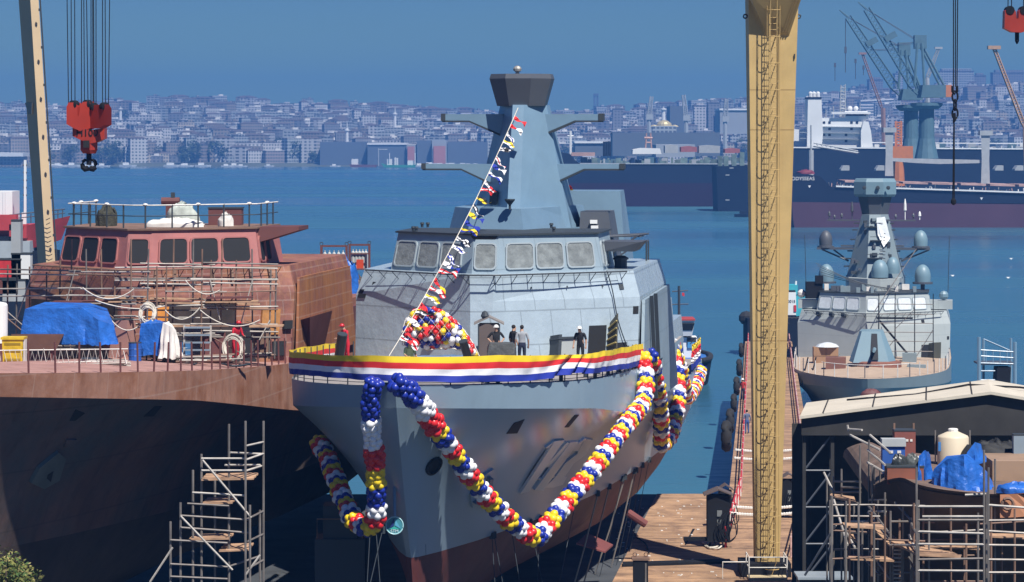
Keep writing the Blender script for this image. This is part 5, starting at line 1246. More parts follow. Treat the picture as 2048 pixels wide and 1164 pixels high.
cabinet(1450, 985, 185, .75, 1.9, 'slim black cabinet leaning on the pier fence behind the larger one', False)
person(PZ(1494, 868, QZ), .4, 'person in blue trousers walking on the far part of the pier', (.10,.13,.22), (.03,.07,.22), 'down', sleeves=True)
person(PZ(1486, 800, QZ), 2.5, 'person in red jacket standing far along the pier', (.45,.03,.03), (.05,.05,.09), 'down', sleeves=True, helmet=(.75,.75,.73))
# grooves and litter on the planking
def onq(x, y, dz=.006): return PZ(x, y, QZ)+V((0,0,dz))
tag(MB().prism([onq(1245, 1128), onq(1460, 1122), onq(1460, 1127), onq(1245, 1134)], (0,0,.12)).build('steel_rail', m_cable), 'long dark steel rail lying across the planking behind the capstan post', 'rail')
tag(MB().prism([onq(1385, 1058), onq(1390, 1058), onq(1372, 1090), onq(1369, 1090)], (0,0,.01)).build('floor_groove', m_cable), 'thin dark slot in the planking beside the black cabinet', 'slot')
tag(MB().path(smooth_poly([onq(1270, 1075, .05), onq(1290, 1088, .05), onq(1298, 1108, .05)], 6), .04, 5).build('hose', m_cable), 'thin dark hose curving on the planking beside the red hull bottom', 'hose')
rn = random.Random(9); mb = MB()
for i in range(70):
    x, y = rn.uniform(1235, 1445), rn.uniform(1000, 1155); p = onq(x, y, .02); s = rn.uniform(.03, .12); mb.box(p, (s*1.6, s, .05), rn.random()*3)
tag(mb.build('litter', m_wtarp, loc=(0,0,0)), kind='stuff')
# ropes and wires holding the hull
tops = [(1205,1006,1150,1160,1), (1232,996,1168,1164,1), (1262,976,1185,1164,1), (1264,990,1200,1150,0), (1283,966,1215,1164,1), (1290,962,1235,1120,0), (1300,950,1248,1110,0), (1156,1025,1118,1164,0), (1090,1062,1075,1164,0), (1024,1066,1040,1164,0), (982,1074,990,1164,0), (985,1078,1006,1164,0), (1070,1075,1086,1164,0), (1310,935,1262,1090,0), (740,1066,735,1150,0), (752,1060,760,1160,0), (765,1060,740,1164,0)]
for i, (x0, y0, x1, y1, big) in enumerate(tops):
    if x0 > 800:
        q, a = hull_find(cs, x0, min(y0, 1070), 1); p, n, _, _ = on_hull(cs, q, 1, a, .03)
    else: p = P(x0, y0, 131); n = V((0,-1,0))
    d1 = max(118, min(178, p.y-4 if x0 < 1200 else p.y+1)); g = V(((x1-HX)*d1/F, d1, QZ)); e = lerp(p, g, 1.0); zz_ = 30-(y1-HY)*d1/F
    e = V(((x1-HX)*d1/F, d1, zz_)); dirv = (e-p).normalized(); k = (p.z-QZ)/max(.05, (p.z-e.z)); e2 = p+(e-p)*min(k, 3)
    w_ = thing('hull_wire', p, ('bright' if big else 'thin')+' wire from the grey hull to the ground, '+['right of the garland tip, leftmost bright', 'second bright one by the red fin', 'third bright one', 'between bright ones', 'rearmost bright', 'steep by rear group', 'second from rear', 'below the garland right arm', 'right of garland tip', 'left of garland tip', 'forward pair, left', 'forward pair, right', 'under garland tip', 'rearmost', 'under left garland, left', 'under left garland, middle', 'under left garland, slanted'][i], 'wire')
    part('wire', MB().path([p, lerp(p, e2, .5)-V((0,0,.15)), e2], .04 if big else .017, 5), m_chain if big else m_edge, w_)
    part('eye_plate', MB().box(p, (.22, .22, .28)), m_edge, w_)

# ================================================================ gabled shed and the hull section in scaffolding
m_roof = M('cream_roof_sheet', (.56, .51, .42), .7, var=.1, vs=.4, streak=.15, sdark=(.25,.2,.16))
m_gab = M('shaded_gable_sheet', (.028, .027, .026), .8, var=.3, vs=.6, streak=.3)  # sheet darkened to stand in for shade under the roof overhang
sh = thing('gabled_shed', P(1640, 1164, 150), 'open gabled shed with cream roof, dark gable and lattice columns at the right', 'shed')
fe, fr, fe2 = P(1600, 838, 150), P(1982, 789, 150), P(2180, 822, 150)
be, br_, be2 = fe+V((1.0, 7.5, 0)), fr+V((1.0, 7.5, 0)), fe2+V((1.0, 7.5, 0))
up = V((0,0,.14))
part('roof', MB().loft([[fe, fr, fe2, fe2+up, fr+up, fe+up], [be, br_, be2, be2+up, br_+up, be+up]]), m_roof, sh)
for k, t in enumerate((.12, .38, .66, .9)): part('roof_seam', MB().tube(lerp(fe, fr, t)+up, lerp(be, br_, t)+up, .04, 5), m_gab, sh)
part('roof_cable', MB().path([lerp(be, br_, .2)+V((0,-2,.22)), lerp(be, br_, .55)+V((0,-3.5,.2)), lerp(be, br_, .85)+V((0,-2.5,.25)), lerp(br_, be2, .2)+V((0,-4,.22)), lerp(br_, be2, .5)+V((0,-3,.2))], .05, 5), m_cable, sh)
gz = P(1600, 872, 150).z
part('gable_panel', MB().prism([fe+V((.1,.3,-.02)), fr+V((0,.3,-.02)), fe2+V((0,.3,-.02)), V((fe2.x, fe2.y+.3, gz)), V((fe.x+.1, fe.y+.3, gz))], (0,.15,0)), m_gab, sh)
for k, (dx, dy) in enumerate(((.25, .6), (1.6, .6), (1.2, 6.5), (2.4, 6.5))):
    b = V((fe.x+dx, fe.y+dy, QZ)); c = part('column', MB().box(b+V((0,0,(gz-QZ)/2)), (.16, .16, gz-QZ)), m_gab, sh)
for k in range(5):
    z0_, z1_ = QZ+k*1.75, QZ+(k+1)*1.75
    part('lattice', MB().tube(V((fe.x+.25, fe.y+.6, z0_)), V((fe.x+1.6, fe.y+.6, z1_)), .05, 5), m_mastd, sh); part('lattice', MB().tube(V((fe.x+.25, fe.y+.6, z1_)), V((fe.x+1.6, fe.y+.6, z1_)), .05, 5), m_mastd, sh)
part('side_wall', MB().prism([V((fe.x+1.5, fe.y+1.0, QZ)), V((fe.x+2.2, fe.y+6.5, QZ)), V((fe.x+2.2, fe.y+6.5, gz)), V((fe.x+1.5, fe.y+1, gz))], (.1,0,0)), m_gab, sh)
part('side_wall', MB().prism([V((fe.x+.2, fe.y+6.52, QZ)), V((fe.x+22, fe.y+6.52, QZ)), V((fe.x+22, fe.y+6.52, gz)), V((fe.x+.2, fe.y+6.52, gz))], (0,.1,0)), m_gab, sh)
# hull section under construction
m_blk = M('weathered_hull_section', (.055, .042, .038), .8, var=.3, vs=.6, rust=((.16, .075, .04), .3, .5), streak=.35)
m_blko = M('orange_primer_plate', (.42, .19, .10), .75, var=.2, vs=.5, streak=.2)
BD = 116.0
hs = thing('hull_section', V((P(1900, 1164, BD).x, BD, QZ)), 'rusty hull section on the slip, ringed by scaffolding, blue sheets on its deck', 'hull section')
topl = [(1742, 985, 121), (1752, 968, 118), (1800, 955, 116), (1834, 968, 114), (1880, 978, 113), (1940, 985, 113), (2000, 988, 113.5), (2070, 984, 114), (2150, 975, 116)]
tp = smooth_poly([P(*p) for p in topl], 4); rows = []
for j in range(9):
    f = j/8
    rows.append([p+V((0, 8.5*f**.9, -(p.z-QZ-.6)*f))+V((.9*f, 0, 0)) for p in tp])
part('shell', MB().grid(rows), m_blk, hs, 40)
part('bulwark', MB().loft([[p+V((0,-.03,-.02)) for p in tp[24:]]+[p+V((0,-.03,-.85)) for p in tp[24:]][::-1], [p+V((0,.05,-.02)) for p in tp[24:]]+[p+V((0,.05,-.85)) for p in tp[24:]][::-1]]), m_blko, hs)
dk = [p+V((0,.1,-.15)) for p in tp]; bk = [p+V((.5, 15, -.15)) for p in tp]
part('deck', MB().grid([dk, bk]), M('section_deck_brown', (.15, .10, .075), .85, var=.3, vs=1), hs)
part('deck_house', MB().obox(P(1985, 962, 119), V((3.5,0,0)), V((0,3,0)), V((0,0,.75))), M('tan_primer', (.27, .18, .12), .8, var=.2), hs)
for k, (x, y) in enumerate(((2010, 1008),)): part('fairlead', torus(MB(), P(x+5, y, 113.4), .2, .06, (0,1,0), 14, 6), m_rustpipe, hs)
# scaffold in front
sc = thing('scaffolding', V((P(1830, 1164, 112).x, 112, QZ)), 'dense tube scaffolding with planked walkways round the rusty hull section at right', 'scaffolding')
def up_(x, y, d, m=m_pipe, r=.04): pipe('upright', V((P(x, y, d).x, d, QZ)), P(x, y, d), r, m, sc)
for x, y, d in ((1833, 935, 111), (1837, 1000, 111), (1968, 900, 110.5), (1977, 935, 110.5), (1973, 985, 111), (1781, 1022, 114), (1822, 1035, 114.5), (1770, 985, 116), (1756, 1000, 117), (1738, 880, 120), (1720, 890, 121), (1708, 1000, 122), (1700, 1015, 121), (1683, 938, 123), (1667, 952, 123), (1654, 958, 124), (1690, 1060, 119), (1806, 1010, 115), (1858, 1035, 112), (1990, 918, 114), (1745, 930, 118), (1660, 1000, 120)): up_(x, y, d)
for x0, y0, d0, x1, y1, d1 in ((1836,1013,111,1968,1013,110.5), (1845,1033,111,1968,1033,110.5), (1836,1040,111,1968,1040,110.5), (1836,1063,111,1968,1067,110.5), (1836,1088,111,1968,1089,110.5), (1836,1119,111,1966,1117,110.5), (1836,1141,111,1966,1142,110.5), (1977,1010,110.5,2060,1016,110.5), (1977,1041,110.5,2060,1040,110.5), (1977,1062,110.5,2060,1067,110.5), (1977,1090,110.5,2060,1091,110.5), (1977,1119,110.5,2060,1120,110.5), (1977,1145,110.5,2060,1145,110.5), (1930,990,111,1972,988,111), (1781,1043,114,1822,1043,114.5), (1738,1000,120,1771,1000,116), (1738,1023,118,1771,1023,116), (1700,1043,121,1738,1043,120), (1690,1066,119,1736,1066,118), (1667,963,123,1722,964,121), (1683,974,123,1722,976,121), (1667,985,123,1722,984,121), (1665,1005,123,1716,1006,121), (1781,1090,114,1834,1090,111), (1736,1010,118,1781,1070,114), (1736,1025,118,1781,1083,114), (1690,1060,119,1710,1095,117), (1648,945,124,1667,983,123), (1668,1000,122,1695,1090,117), (1790,1005,116,1822,1040,114.5), (1822,1045,114.5,1834,1070,111), (1818,1070,114,1834,1105,111), (1818,1115,114,1836,1160,111), (1735,1095,118,1781,1160,114), (1722,1110,118,1760,1150,116), (1700,870,122,1760,900,120), (1697,858,122,1724,860,121), (1695,850,122,1697,862,122)):
    pipe('ledger', P(x0, y0, d0), P(x1, y1, d1), .045, random.choice((m_pipe, m_pipe, m_pipep)), sc)
for pts_ in ([(1735,1046,118), (1781,1092,114), (1808,1090,114.5), (1760,1046,118.5)], [(1781,1082,114), (1834,1108,111), (1922,1112,110.8), (1905,1103,112.5), (1838,1092,112.8), (1812,1078,114.8)], [(1658,992,123), (1712,1003,121), (1708,993,122.5), (1662,987,124)], [(1698,1072,119), (1722,1088,118), (1728,1080,119), (1706,1066,120)]):
    part('walkway', MB().prism([P(*p) for p in pts_], (0,0,-.07)), m_plank, sc)
for k in range(9): part('ladder_rung', MB().tube(P(1787, 1100+k*8, 113.5), P(1802, 1100+k*8, 113.5), .03, 4), m_pipep, sc)
for x in (1786, 1803): pipe('ladder_stile', P(x, 1090, 113.5), P(x, 1175, 113.5), .03, m_pipe, sc)
for x0, y0, x1, y1 in ((1735, 925, 1806, 966), (1735, 900, 1770, 930), (1610, 1150, 1672, 1050), (1740, 870, 1780, 905)): pipe('brace', P(x0, y0, 119), P(x1, y1, 117), .045, m_pipep, sc)
for k in range(6): pipe('stair_post', P(1738+k*11, 924+k*7, 119-k*.3), P(1738+k*11, 960+k*8, 119-k*.3), .035, m_pipe, sc)
rn = random.Random(31)
for i in range(15):
    for d in (112.5, 114.5, 117):
        x = 1668+i*26+rn.uniform(-5, 5); yt = interp(x, [(1660, 985), (1740, 1000), (1840, 1000), (2060, 1000)])+rn.uniform(0, 55)
        if rn.random() < .75: pipe('upright', V((P(x, yt, d).x, d, QZ)), P(x, yt, d), .04, rn.choice((m_pipe, m_rustpipe)), sc)
for k in range(10):
    y = 1012+k*17
    for x0, x1 in ((1664, 1760), (1750, 1850), (1845, 1970), (1960, 2060)):
        if rn.random() < .6:
            d = rn.choice((112.6, 114.6, 117.1)); pipe('ledger', P(x0, y+rn.uniform(-4, 4), d), P(x1, y+rn.uniform(-4, 4), d), .038, rn.choice((m_pipe, m_rustpipe, m_rustpipe)), sc)
for x0, x1, y in ((1690, 1770, 1055), (1700, 1790, 1120), (1850, 1960, 1096), (1980, 2060, 1075)): part('walkway', MB().obox(P(x0, y, 113), P(x1, y+4, 113)-P(x0, y, 113), V((0,1.0,0)), V((0,0,.06))), m_plank, sc)
# loads on the section's deck
tkz = lambda x, y, d: P(x, y, d)
tk = thing('water_tank', P(1906, 922, 124), 'cream round plastic water tank beside the blue sheets on the hull section', 'tank')
tb_ = P(1906, 935, 124)
part('body', MB().lathe(tb_, [(.62, 0), (.62, 1.18), (.58, 1.25), (.2, 1.42), (.16, 1.42)], 20), M('tank_cream', (.66, .57, .42), .5, var=.06), tk, 40); part('cap', MB().lathe(tb_+V((0,0,1.42)), [(.2, 0), (.2, .09), (.15, .12)], 12), m_wtarp, tk)
part('sticker', MB().box(tb_+V((-.56,-.28,.85)), (.12,.1,.35)), M('sticker_blue', (.05,.2,.5), .5), tk)
for sx in (-1, 1): part('frame_post', MB().box(tb_+V((sx*.68, .1, .7)), (.05,.05,1.5)), m_pipe, tk)
def TP(lst): return [P(*p) for p in lst]
drape('tarpaulin', TP([(1868, 938, 116), (1895, 918, 115.5), (1928, 910, 115.2), (1962, 932, 115.5), (1975, 944, 117), (1935, 908, 118), (1893, 912, 118.5)]), P(1900, 984, 115.5).z, m_btarp, 'blue tarpaulin peaked over gear in the middle of the hull section deck', 11)
drape('tarpaulin', TP([(1934, 905, 118.5), (1950, 884, 119), (1962, 888, 120), (1950, 905, 120.5)]), P(1940, 925, 119).z, m_btarp, 'upright blue sheet peak behind the main blue tarpaulin, right of the cream tank', 12, out=.3)
drape('tarpaulin', TP([(1838, 912, 117), (1850, 900, 117.3), (1860, 908, 118.4), (1850, 925, 118.5)]), P(1850, 962, 117).z, m_btarp, 'narrow blue sheet hanging left of the cream water tank', 13)
heap('tarpaulin', P(2035, 985, 114.6), (1.5, .9, .35), m_btarp, 'flat crumpled blue sheet at the right edge of the hull section deck', 'tarpaulin', 14)
def boxthing(name, x, y, d, size, mat, label, cat, extra=None):
    b = P(x, y, d); t = thing(name, b, label, cat)
    part('body', MB().box(b+V((0,0,size[2]/2)), size), mat, t)
    part('rim', MB().box(b+V((0,0,size[2]+.03)), (size[0]*1.04, size[1]*1.04, .06)), extra or m_edge, t)
    return t, b
t, b = boxthing('steel_basket', 1808, 935, 124, (.82, .7, 1.45), M('basket_maroon', (.22, .07, .055), .7, var=.2), 'maroon steel basket with lifting lugs left of the cream tank', 'basket')
for sx in (-1, 1): part('lifting_lug', MB().box(b+V((sx*.38, 0, 1.6)), (.07, .07, .28)), m_rustpipe, t)
for i in range(4): part('vent_hole', MB().box(b+V((-.24+i*.16, -.36, 1.1)), (.09, .03, .09)), m_wtarp, t)
t, b = boxthing('tool_cabinet', 1786, 945, 119, (.85, .5, 1.05), M('cabinet_blue', (.03, .10, .36), .5, var=.1), 'blue tool cabinet with a pale sloped top on the hull section', 'cabinet', M('cabinet_top', (.42,.44,.44), .5))
part('top_panel', MB().box(b+V((0,-.05,1.15)), (.9, .55, .28)), M('cabinet_top', (.42,.44,.44), .5), t)
for sx in (-.1, .2): part('label_plate', MB().box(b+V((sx,-.26,.8)), (.14,.03,.1)), m_wtarp, t)
heap('rubbish_bag', P(1798, 938, 117.5), (.62, .5, .52), M('black_bag', (.03,.035,.035), .35, var=.3, vs=6), 'dark bulging rubbish bag in the rusty skip, left one', 'bag', 4); heap('rubbish_bag', P(1824, 936, 117.6), (.6, .5, .5), M('grey_bag', (.09,.10,.095), .35, var=.3, vs=6), 'greyer rubbish bag in the rusty skip, right one', 'bag', 6)
t, b = boxthing('skip', 1808, 966, 117.4, (1.35, .9, .62), M('skip_rust', (.22, .075, .045), .75, var=.25), 'low rusty skip holding two rubbish bags on the hull section', 'skip')
t, b = boxthing('gas_bottle_pair', 2040, 948, 122, (.55, .4, 1.5), M('bottle_blue_grey', (.22,.28,.33), .5), 'grey-blue steel locker at the right edge behind the hull section', 'locker')
heap('coal_heap', P(1990, 935, 123), (2.6, 1.5, 1.0), m_black, 'black mound of netting beside the cream tank, right of the blue peak', 'netting', 5)
# stair tower beyond the shed, right
sx0, sd = 1992, 260.0
stw = thing('access_tower', V((P(sx0, 800, sd).x, sd, 0)), 'free-standing grey steel access stair tower behind the cream shed roof', 'stair tower')
def ST(x, y, dd=0): return P(x, y, sd+dd)
for x, y in ((1958, 674), (2030, 684), (1967, 678), (2022, 676)):
    dd = 0 if x in (1958, 2030) else 3; pipe('post', V((ST(x, y, dd).x, sd+dd, 0)), ST(x, y, dd), .16 if dd == 0 else .11, m_mast, stw)
for x0, y0, x1, y1, dd in ((1958,726,2030,728,0), (1967,678,2022,702,3), (1962,700,2028,704,0), (1962,712,2028,716,0), (1958,760,1990,760,0), (1962,742,1990,742,0)): pipe('rail', ST(x0, y0, dd), ST(x1, y1, dd), .07, m_mast, stw)
part('landing', MB().obox(ST(1958, 730), V((3.0,0,0)), V((0,3,0)), V((0,0,.15))), m_mastd, stw)
part('stair_flight', MB().prism([ST(1995, 735), ST(2022, 735), ST(2018, 800), ST(1990, 800)], (0,2,0)), m_cable, stw)
for k in range(4): pipe('baluster', ST(1972+k*14, 700), ST(1972+k*14, 728), .045, m_mast, stw)
heap('pontoon_gear', V((P(1742, 800, 255).x, 255, P(1742, 800, 255).z)), (1.8, 1, .9), m_maroon, 'low maroon box of gear behind the left slope of the cream roof', 'gear', 2, rough=.1)
t = thing('site_cabin', V((P(1650, 1170, 138).x, 138, QZ)), 'pale edge of a low site cabin roof at the very bottom, left of the scaffolding', 'cabin')
cc_ = P(1650, 1156, 138)
part('roof', MB().box(cc_+V((0,.8,0)), (2.4, 2.0, .1)), M('cabin_roof', (.40,.46,.50), .4, metal=.4), t); part('wall', MB().box(V((cc_.x, 138.9, (cc_.z+QZ)/2-.05)), (2.2, 1.7, cc_.z-QZ-.1)), m_mastd, t)
# ================================================================ gantry crane legs, hook blocks, cables
m_yel = M('crane_yellow', (.50, .35, .14), .6, var=.10, vs=.6, rust=((.33,.20,.08), .26, .8), streak=.30, sdark=(.25,.14,.05))
m_crm = M('crane_cream', (.55, .42, .26), .6, var=.06, vs=.4)
m_red = M('hook_block_red', (.31, .028, .014), .45, var=.12)
# left leg: box section turned so that its broad face looks away from the sun
lg = thing('gantry_support', V((P(88, 560, 200).x, 200, QZ)), 'tall tapering gantry crane leg with a bright narrow edge at the far left', 'crane leg')
def sect(xa, xb, xc, z, d=200.):
    B = V(((xb-HX)*d/F, d, z)); la = (xb-xa)*d/F; lc = (xc-xb)*d/F
    A_ = B+V((-la, la*1.75, 0)); C = B+V((lc, lc*.58, 0)); return [A_, B, C, A_+(C-B)]
zt, zb = 30+360*200/F, 0
zy = lambda y: 30-(y-HY)*200/F
part('box_section', MB().loft([sect(24, 57, 72, zy(-60)), sect(24+.078*960, 57+.0605*960, 72+.0635*960, zy(900))]), m_crm, lg)
mb = MB(); mb.tube(sect(24, 57, 74, zy(-60))[2]+V((.04,-.05,0)), sect(98.9, 115.1, 134.9, zy(900))[2]+V((.04,-.05,0)), .05, 5)
part('cable_run', mb, m_edge, lg)
for i in range(9):
    y = 20+i*75; part('cable_clamp', MB().box(V(((76+.0635*(y+60)-HX)*200/F, 199.6, zy(y))), (.13, .12, .16)), m_edge, lg)
part('patch_plate', MB().prism([lerp(sect(43, 71, 86, zy(205))[0], sect(43, 71, 86, zy(205))[1], a)+V((-.03,-.02,0)) for a in (.05, .75)]+[lerp(sect(45, 73, 88, zy(228))[0], sect(45, 73, 88, zy(228))[1], a)+V((-.03,-.02,0)) for a in (.62, .25)], (-.02,-.012,0)), M('patch_grey', (.30,.28,.25), .6), lg)
for k in range(10):
    y = 440+k*9; part('rung', MB().tube(V(((93+.0635*k*9-HX)*200/F, 199.7, zy(y))), V(((101+.0635*k*9-HX)*200/F, 199.7, zy(y-4))), .025, 4), m_edge, lg)
# yellow leg
YD = 165.
yl = thing('gantry_support', V((P(1534, 1150, YD).x, YD, QZ)), 'massive yellow gantry crane leg with caged ladder, standing on the pier', 'crane leg')
def ypt(x, y, dd=0): return V(((x-HX)*YD/F, YD+dd, 30-(y-HY)*YD/F))
xl = lambda y: 1497+.0125*y; xr = lambda y: 1597-.0335*y
yT, yB = -70, 1150
part('box_section', MB().loft([[ypt(xl(y), y), ypt(xr(y), y), ypt(xr(y), y, t), ypt(xl(y), y, t)] for y, t in ((yT, 2.4), (yB, 1.3))]), m_yel, yl)
for y in (180, 260, 682): part('seam', MB().obox(ypt(xl(y), y, -.008), V(((xr(y)-xl(y))*YD/F,0,0)), V((0,.007,0)), V((0,0,.03))), M('seam_brown', (.30,.19,.07), .6, var=0), yl)
# haunch plates near the top
part('haunch', MB().loft([[ypt(1493, -70, -1.3), ypt(1603, -70, -1.3), ypt(1603, -70, -.004), ypt(1493, -70, -.004)], [ypt(1494, -12, -1.2), ypt(1602, -12, -1.2), ypt(1602, -12, -.004), ypt(1494, -12, -.004)], [ypt(1530, 62, -.15), ypt(1576, 66, -.15), ypt(1578, 72, -.004), ypt(1528, 70, -.004)]]), m_yel, yl)
for k in range(3): part('haunch_rib', MB().tube(ypt(1600-k*6, -10, -1.22), ypt(1575-k*5, 64, -.2), .05, 4), m_yel, yl)
for x in (1492, 1599): part('pad_eye', torus(MB(), ypt(x, 32, .5), .1, .045, (0,1,0), 12, 6), m_edge, yl)
for x, y in ((1589, 112),): part('cleat', MB().box(ypt(x, y, -.05), (.06,.1,.22)), m_edge, yl)
# ladder and cage
lx = lambda y: 1538+.0*y
LY = -.62
for dx in (0, 15): part('ladder_stile', MB().tube(ypt(1537+dx, -70, LY), ypt(1534+dx, 1120, LY), .03, 5), m_yel, yl)
rung = MB()
for k in range(98):
    y = -60+k*12; 
    part('ladder_rung', MB().tube(ypt(1537-.0025*y, y, LY), ypt(1552-.0025*y, y, LY), .016, 4), m_yel, yl)
for k in range(22):
    y = 21+k*53; c = ypt(1544.5-.0025*y, y, LY)
    part('cage_hoop', MB().path([c+V((math.cos(a)*.38, -.36+math.sin(a)*.38 if False else -(.02+.46*math.sin(a)), 0)) for a in (math.pi*i/10 for i in range(11))], .02, 5), m_yel, yl)
    for sx in (-1, 1): part('ladder_bracket', MB().tube(c+V((sx*.19,0,0)), c+V((sx*.19,.62,0)), .022, 4), m_yel, yl)
for a in (.5, 1.1, 2.04, 2.64):
    o_ = V((math.cos(a)*.38, -(.02+.46*math.sin(a)), 0)); part('cage_bar', MB().tube(ypt(1544.5, -60, LY)+o_, ypt(1541.7, 1110, LY)+o_, .018, 4), m_yel, yl)
for k in range(11):
    y = 60+k*106; part('cage_brace', MB().tube(ypt(1540-.0025*y, y+40, LY), ypt(1553-.0025*y, y-4, LY-.5), .022, 4), m_yel, yl)
part('conduit', MB().tube(ypt(1559, -60, -.06), ypt(1549, 1110, -.06), .035, 5), m_yel, yl)
# foot platform
part('platform', MB().box(ypt(1530, 1148, -.9), (2.0, 2.2, .12)), M('platform_cream', (.55,.45,.28), .6), yl)
pz = ypt(1530, 1146, -.9)
prs = [pz+V((x, y, 0)) for x, y in ((-.98,.9), (-.98,-1.05), (.98,-1.05), (.98,.9))]
for a in range(4):
    part('platform_post', MB().tube(prs[a], prs[a]+V((0,0,1.1)), .035, 5), m_wtarp, yl)
for h in (.55, 1.08): part('platform_rail', MB().path([p+V((0,0,h)) for p in prs], .03, 5), m_wtarp, yl)
part('wheel_bogie', MB().box(V((pz.x, YD+.5, QZ+.35)), (2.6, 2.6, .7)), m_cable, yl)
part('side_rail', MB().path([pz+V((-2.3,-.4,-.6)), pz+V((-2.3,-.4,.75)), pz+V((-1.0,-.4,.75))], .035, 5), m_wtarp, yl)

# hook block, left
HD = 150.
def hp(x, y, dd=0): return P(x, y, HD+dd)
hb = thing('hook_block', hp(178, 340), 'large red four-sheave crane hook block with black ramshorn hook, upper left', 'hook block')
Lb = [(133,248),(133,214),(137,205),(149,205),(154,213),(155,232),(157,232),(160,212),(165,204),(176,203),(181,212),(182,256),(160,262),(146,256)]
Rb = [(181,256),(181,216),(186,210),(196,210),(199,218),(200,234),(202,234),(204,218),(208,209),(218,209),(223,217),(223,250),(210,257)]
part('sheave_frame', MB().prism([hp(x, y, -.25-(182-x)*.013) for x, y in Lb], V((.22, .45, 0))), m_red, hb)
part('sheave_frame', MB().prism([hp(x, y, -.25-(x-181)*.030) for x, y in Rb], V((-.40, .40, 0))), m_red, hb)
for x, y, dd in ((143, 209, -.7), (170, 208, -.35), (191, 214, -.45), (213, 213, -1.1)): part('sheave', MB().lathe(hp(x, y, dd), [(.1, .02), (.2, .06), (.2, .14), (.15, .2), (.2, .26), (.2, .42), (.1, .46)], 16, axis=(.4 if x < 180 else -.6,1,0)), m_cable, hb)
bd_ = part('body', MB().prism([hp(x, y, -.45) for x, y in ((145,254),(183,260),(209,256),(209,277),(195,284),(181,287),(161,280),(145,272))], V((0, .95, 0))), m_red, hb)
part('lower_frame', MB().loft([[hp(x, y, dd) for x, dd in ((161,-.2),(180,-.45),(195,-.2),(180,.5))] for y in (274, 300)]+[[hp(x, 307, dd) for x, dd in ((166,-.15),(180,-.36),(191,-.15),(180,.4))]]), m_red, hb)
part('frame_hole', MB().box(hp(173, 288, -.48), (.28,.2,.34)), m_black, hb)
letters('H100', hp(174, 266, -.47), (1, 0, .0), (0, 0, 1), .34, m_cable, bd_, 'lettering', .015)
part('shank', MB().tube(hp(178, 306), hp(178, 330), .12, 10), m_cable, hb)
for sx in (-1, 1):
    c = hp(178, 329); part('hook_horn', MB().path([c+V((sx*.02, 0, -.14))]+[c+V((sx*(.16+.0)+math.cos(a)*sx*.16, 0, math.sin(a)*.22)) for a in (R(-120), R(-80), R(-40), R(0), R(40), R(80), R(115))], [.13,.13,.14,.12,.10,.085,.07,.05], 8), m_cable, hb)
rp_ = thing('hoist_ropes', hp(178, 205), 'bundle of steel hoist ropes rising from the large red hook block', 'ropes')
for x0, x1 in ((137,133), (143,142), (150,149), (163,163), (169,167), (176,172), (182,182), (186,185), (188,187), (192,192), (205,205), (211,210), (217,220)):
    pipe('rope', hp(x0, 212, .1), hp(x1, -80, .1), .022, m_cable, rp_, 5)
# hook block, right corner
h2 = thing('hook_block', hp(2034, 60), 'small red hook block with black pin cut by the top right corner', 'hook block')
part('sheave_frame', MB().prism([hp(x, y, -.3) for x, y in ((2009,56),(2010,22),(2016,15),(2027,15),(2032,24),(2033,37),(2037,37),(2038,22),(2043,15),(2056,15),(2060,24),(2060,58),(2044,65),(2024,64))], (0,.7,0)), m_red, h2)
for x in (2021, 2049): part('sheave', MB().lathe(hp(x, 20, -.34), [(.2, 0), (.2, .8)], 14, axis=(0,1,0)), m_cable, h2)
part('pin', MB().tube(hp(2034, 62), hp(2034, 82), .1, 8).tube(hp(2034, 82), hp(2034, 88), .1, 8, .03), m_cable, h2)
r2_ = thing('hoist_ropes', hp(2030, 14), 'short hoist ropes above the small red hook block', 'ropes')
for x in (2016, 2023, 2047): pipe('rope', hp(x, 18, .1), hp(x+1, -80, .1), .025, m_cable, r2_, 5)
# chain sling on the thin ropes
ch = thing('chain_sling', hp(1909, 235), 'dark chain with shackle hanging from thin crane ropes at the upper right', 'chain')
part('shackle', MB().path([hp(1905, 172), hp(1905, 183), hp(1909, 188), hp(1914, 183), hp(1914, 172)], .07, 6), m_cable, ch)
for k in range(3):
    c = hp(1910, 193+k*17); pts_ = [c+V((math.cos(a)*(.13 if k % 2 == 0 else .07), math.cos(a)*(.0 if k % 2 == 0 else .13), math.sin(a)*.26)) for a in (2*math.pi*i/14 for i in range(14))]
    part('link', MB().path(pts_, .05, 6, closed=True), m_cable, ch)
part('hook', MB().path([hp(1909, 226), hp(1909, 240), hp(1907, 246)], [.06, .09, .04], 6), m_cable, ch)
r3 = thing('hoist_ropes', hp(1910, 170), 'thin crane ropes carrying the dark chain, running out of the top of the picture', 'ropes')
for a, b in ((1907, 1907), (1911, 1911), (1914, 1916)): pipe('rope', hp(a, 174, .05), hp(b, -80, .05), .028, m_cable, r3, 5)
r4 = thing('hoist_ropes', hp(1908, 395), 'pair of thin ropes below the chain ending in a small black block', 'ropes')
for dx in (-1.4, 1.4): pipe('rope', hp(1908+dx*.3, 246), hp(1907+dx, 398), .03, m_cable, r4, 5)
part('end_block', MB().lathe(hp(1907, 410), [(.03, 0), (.13, .08), (.13, .22), (.05, .34)], 10), m_cable, r4)
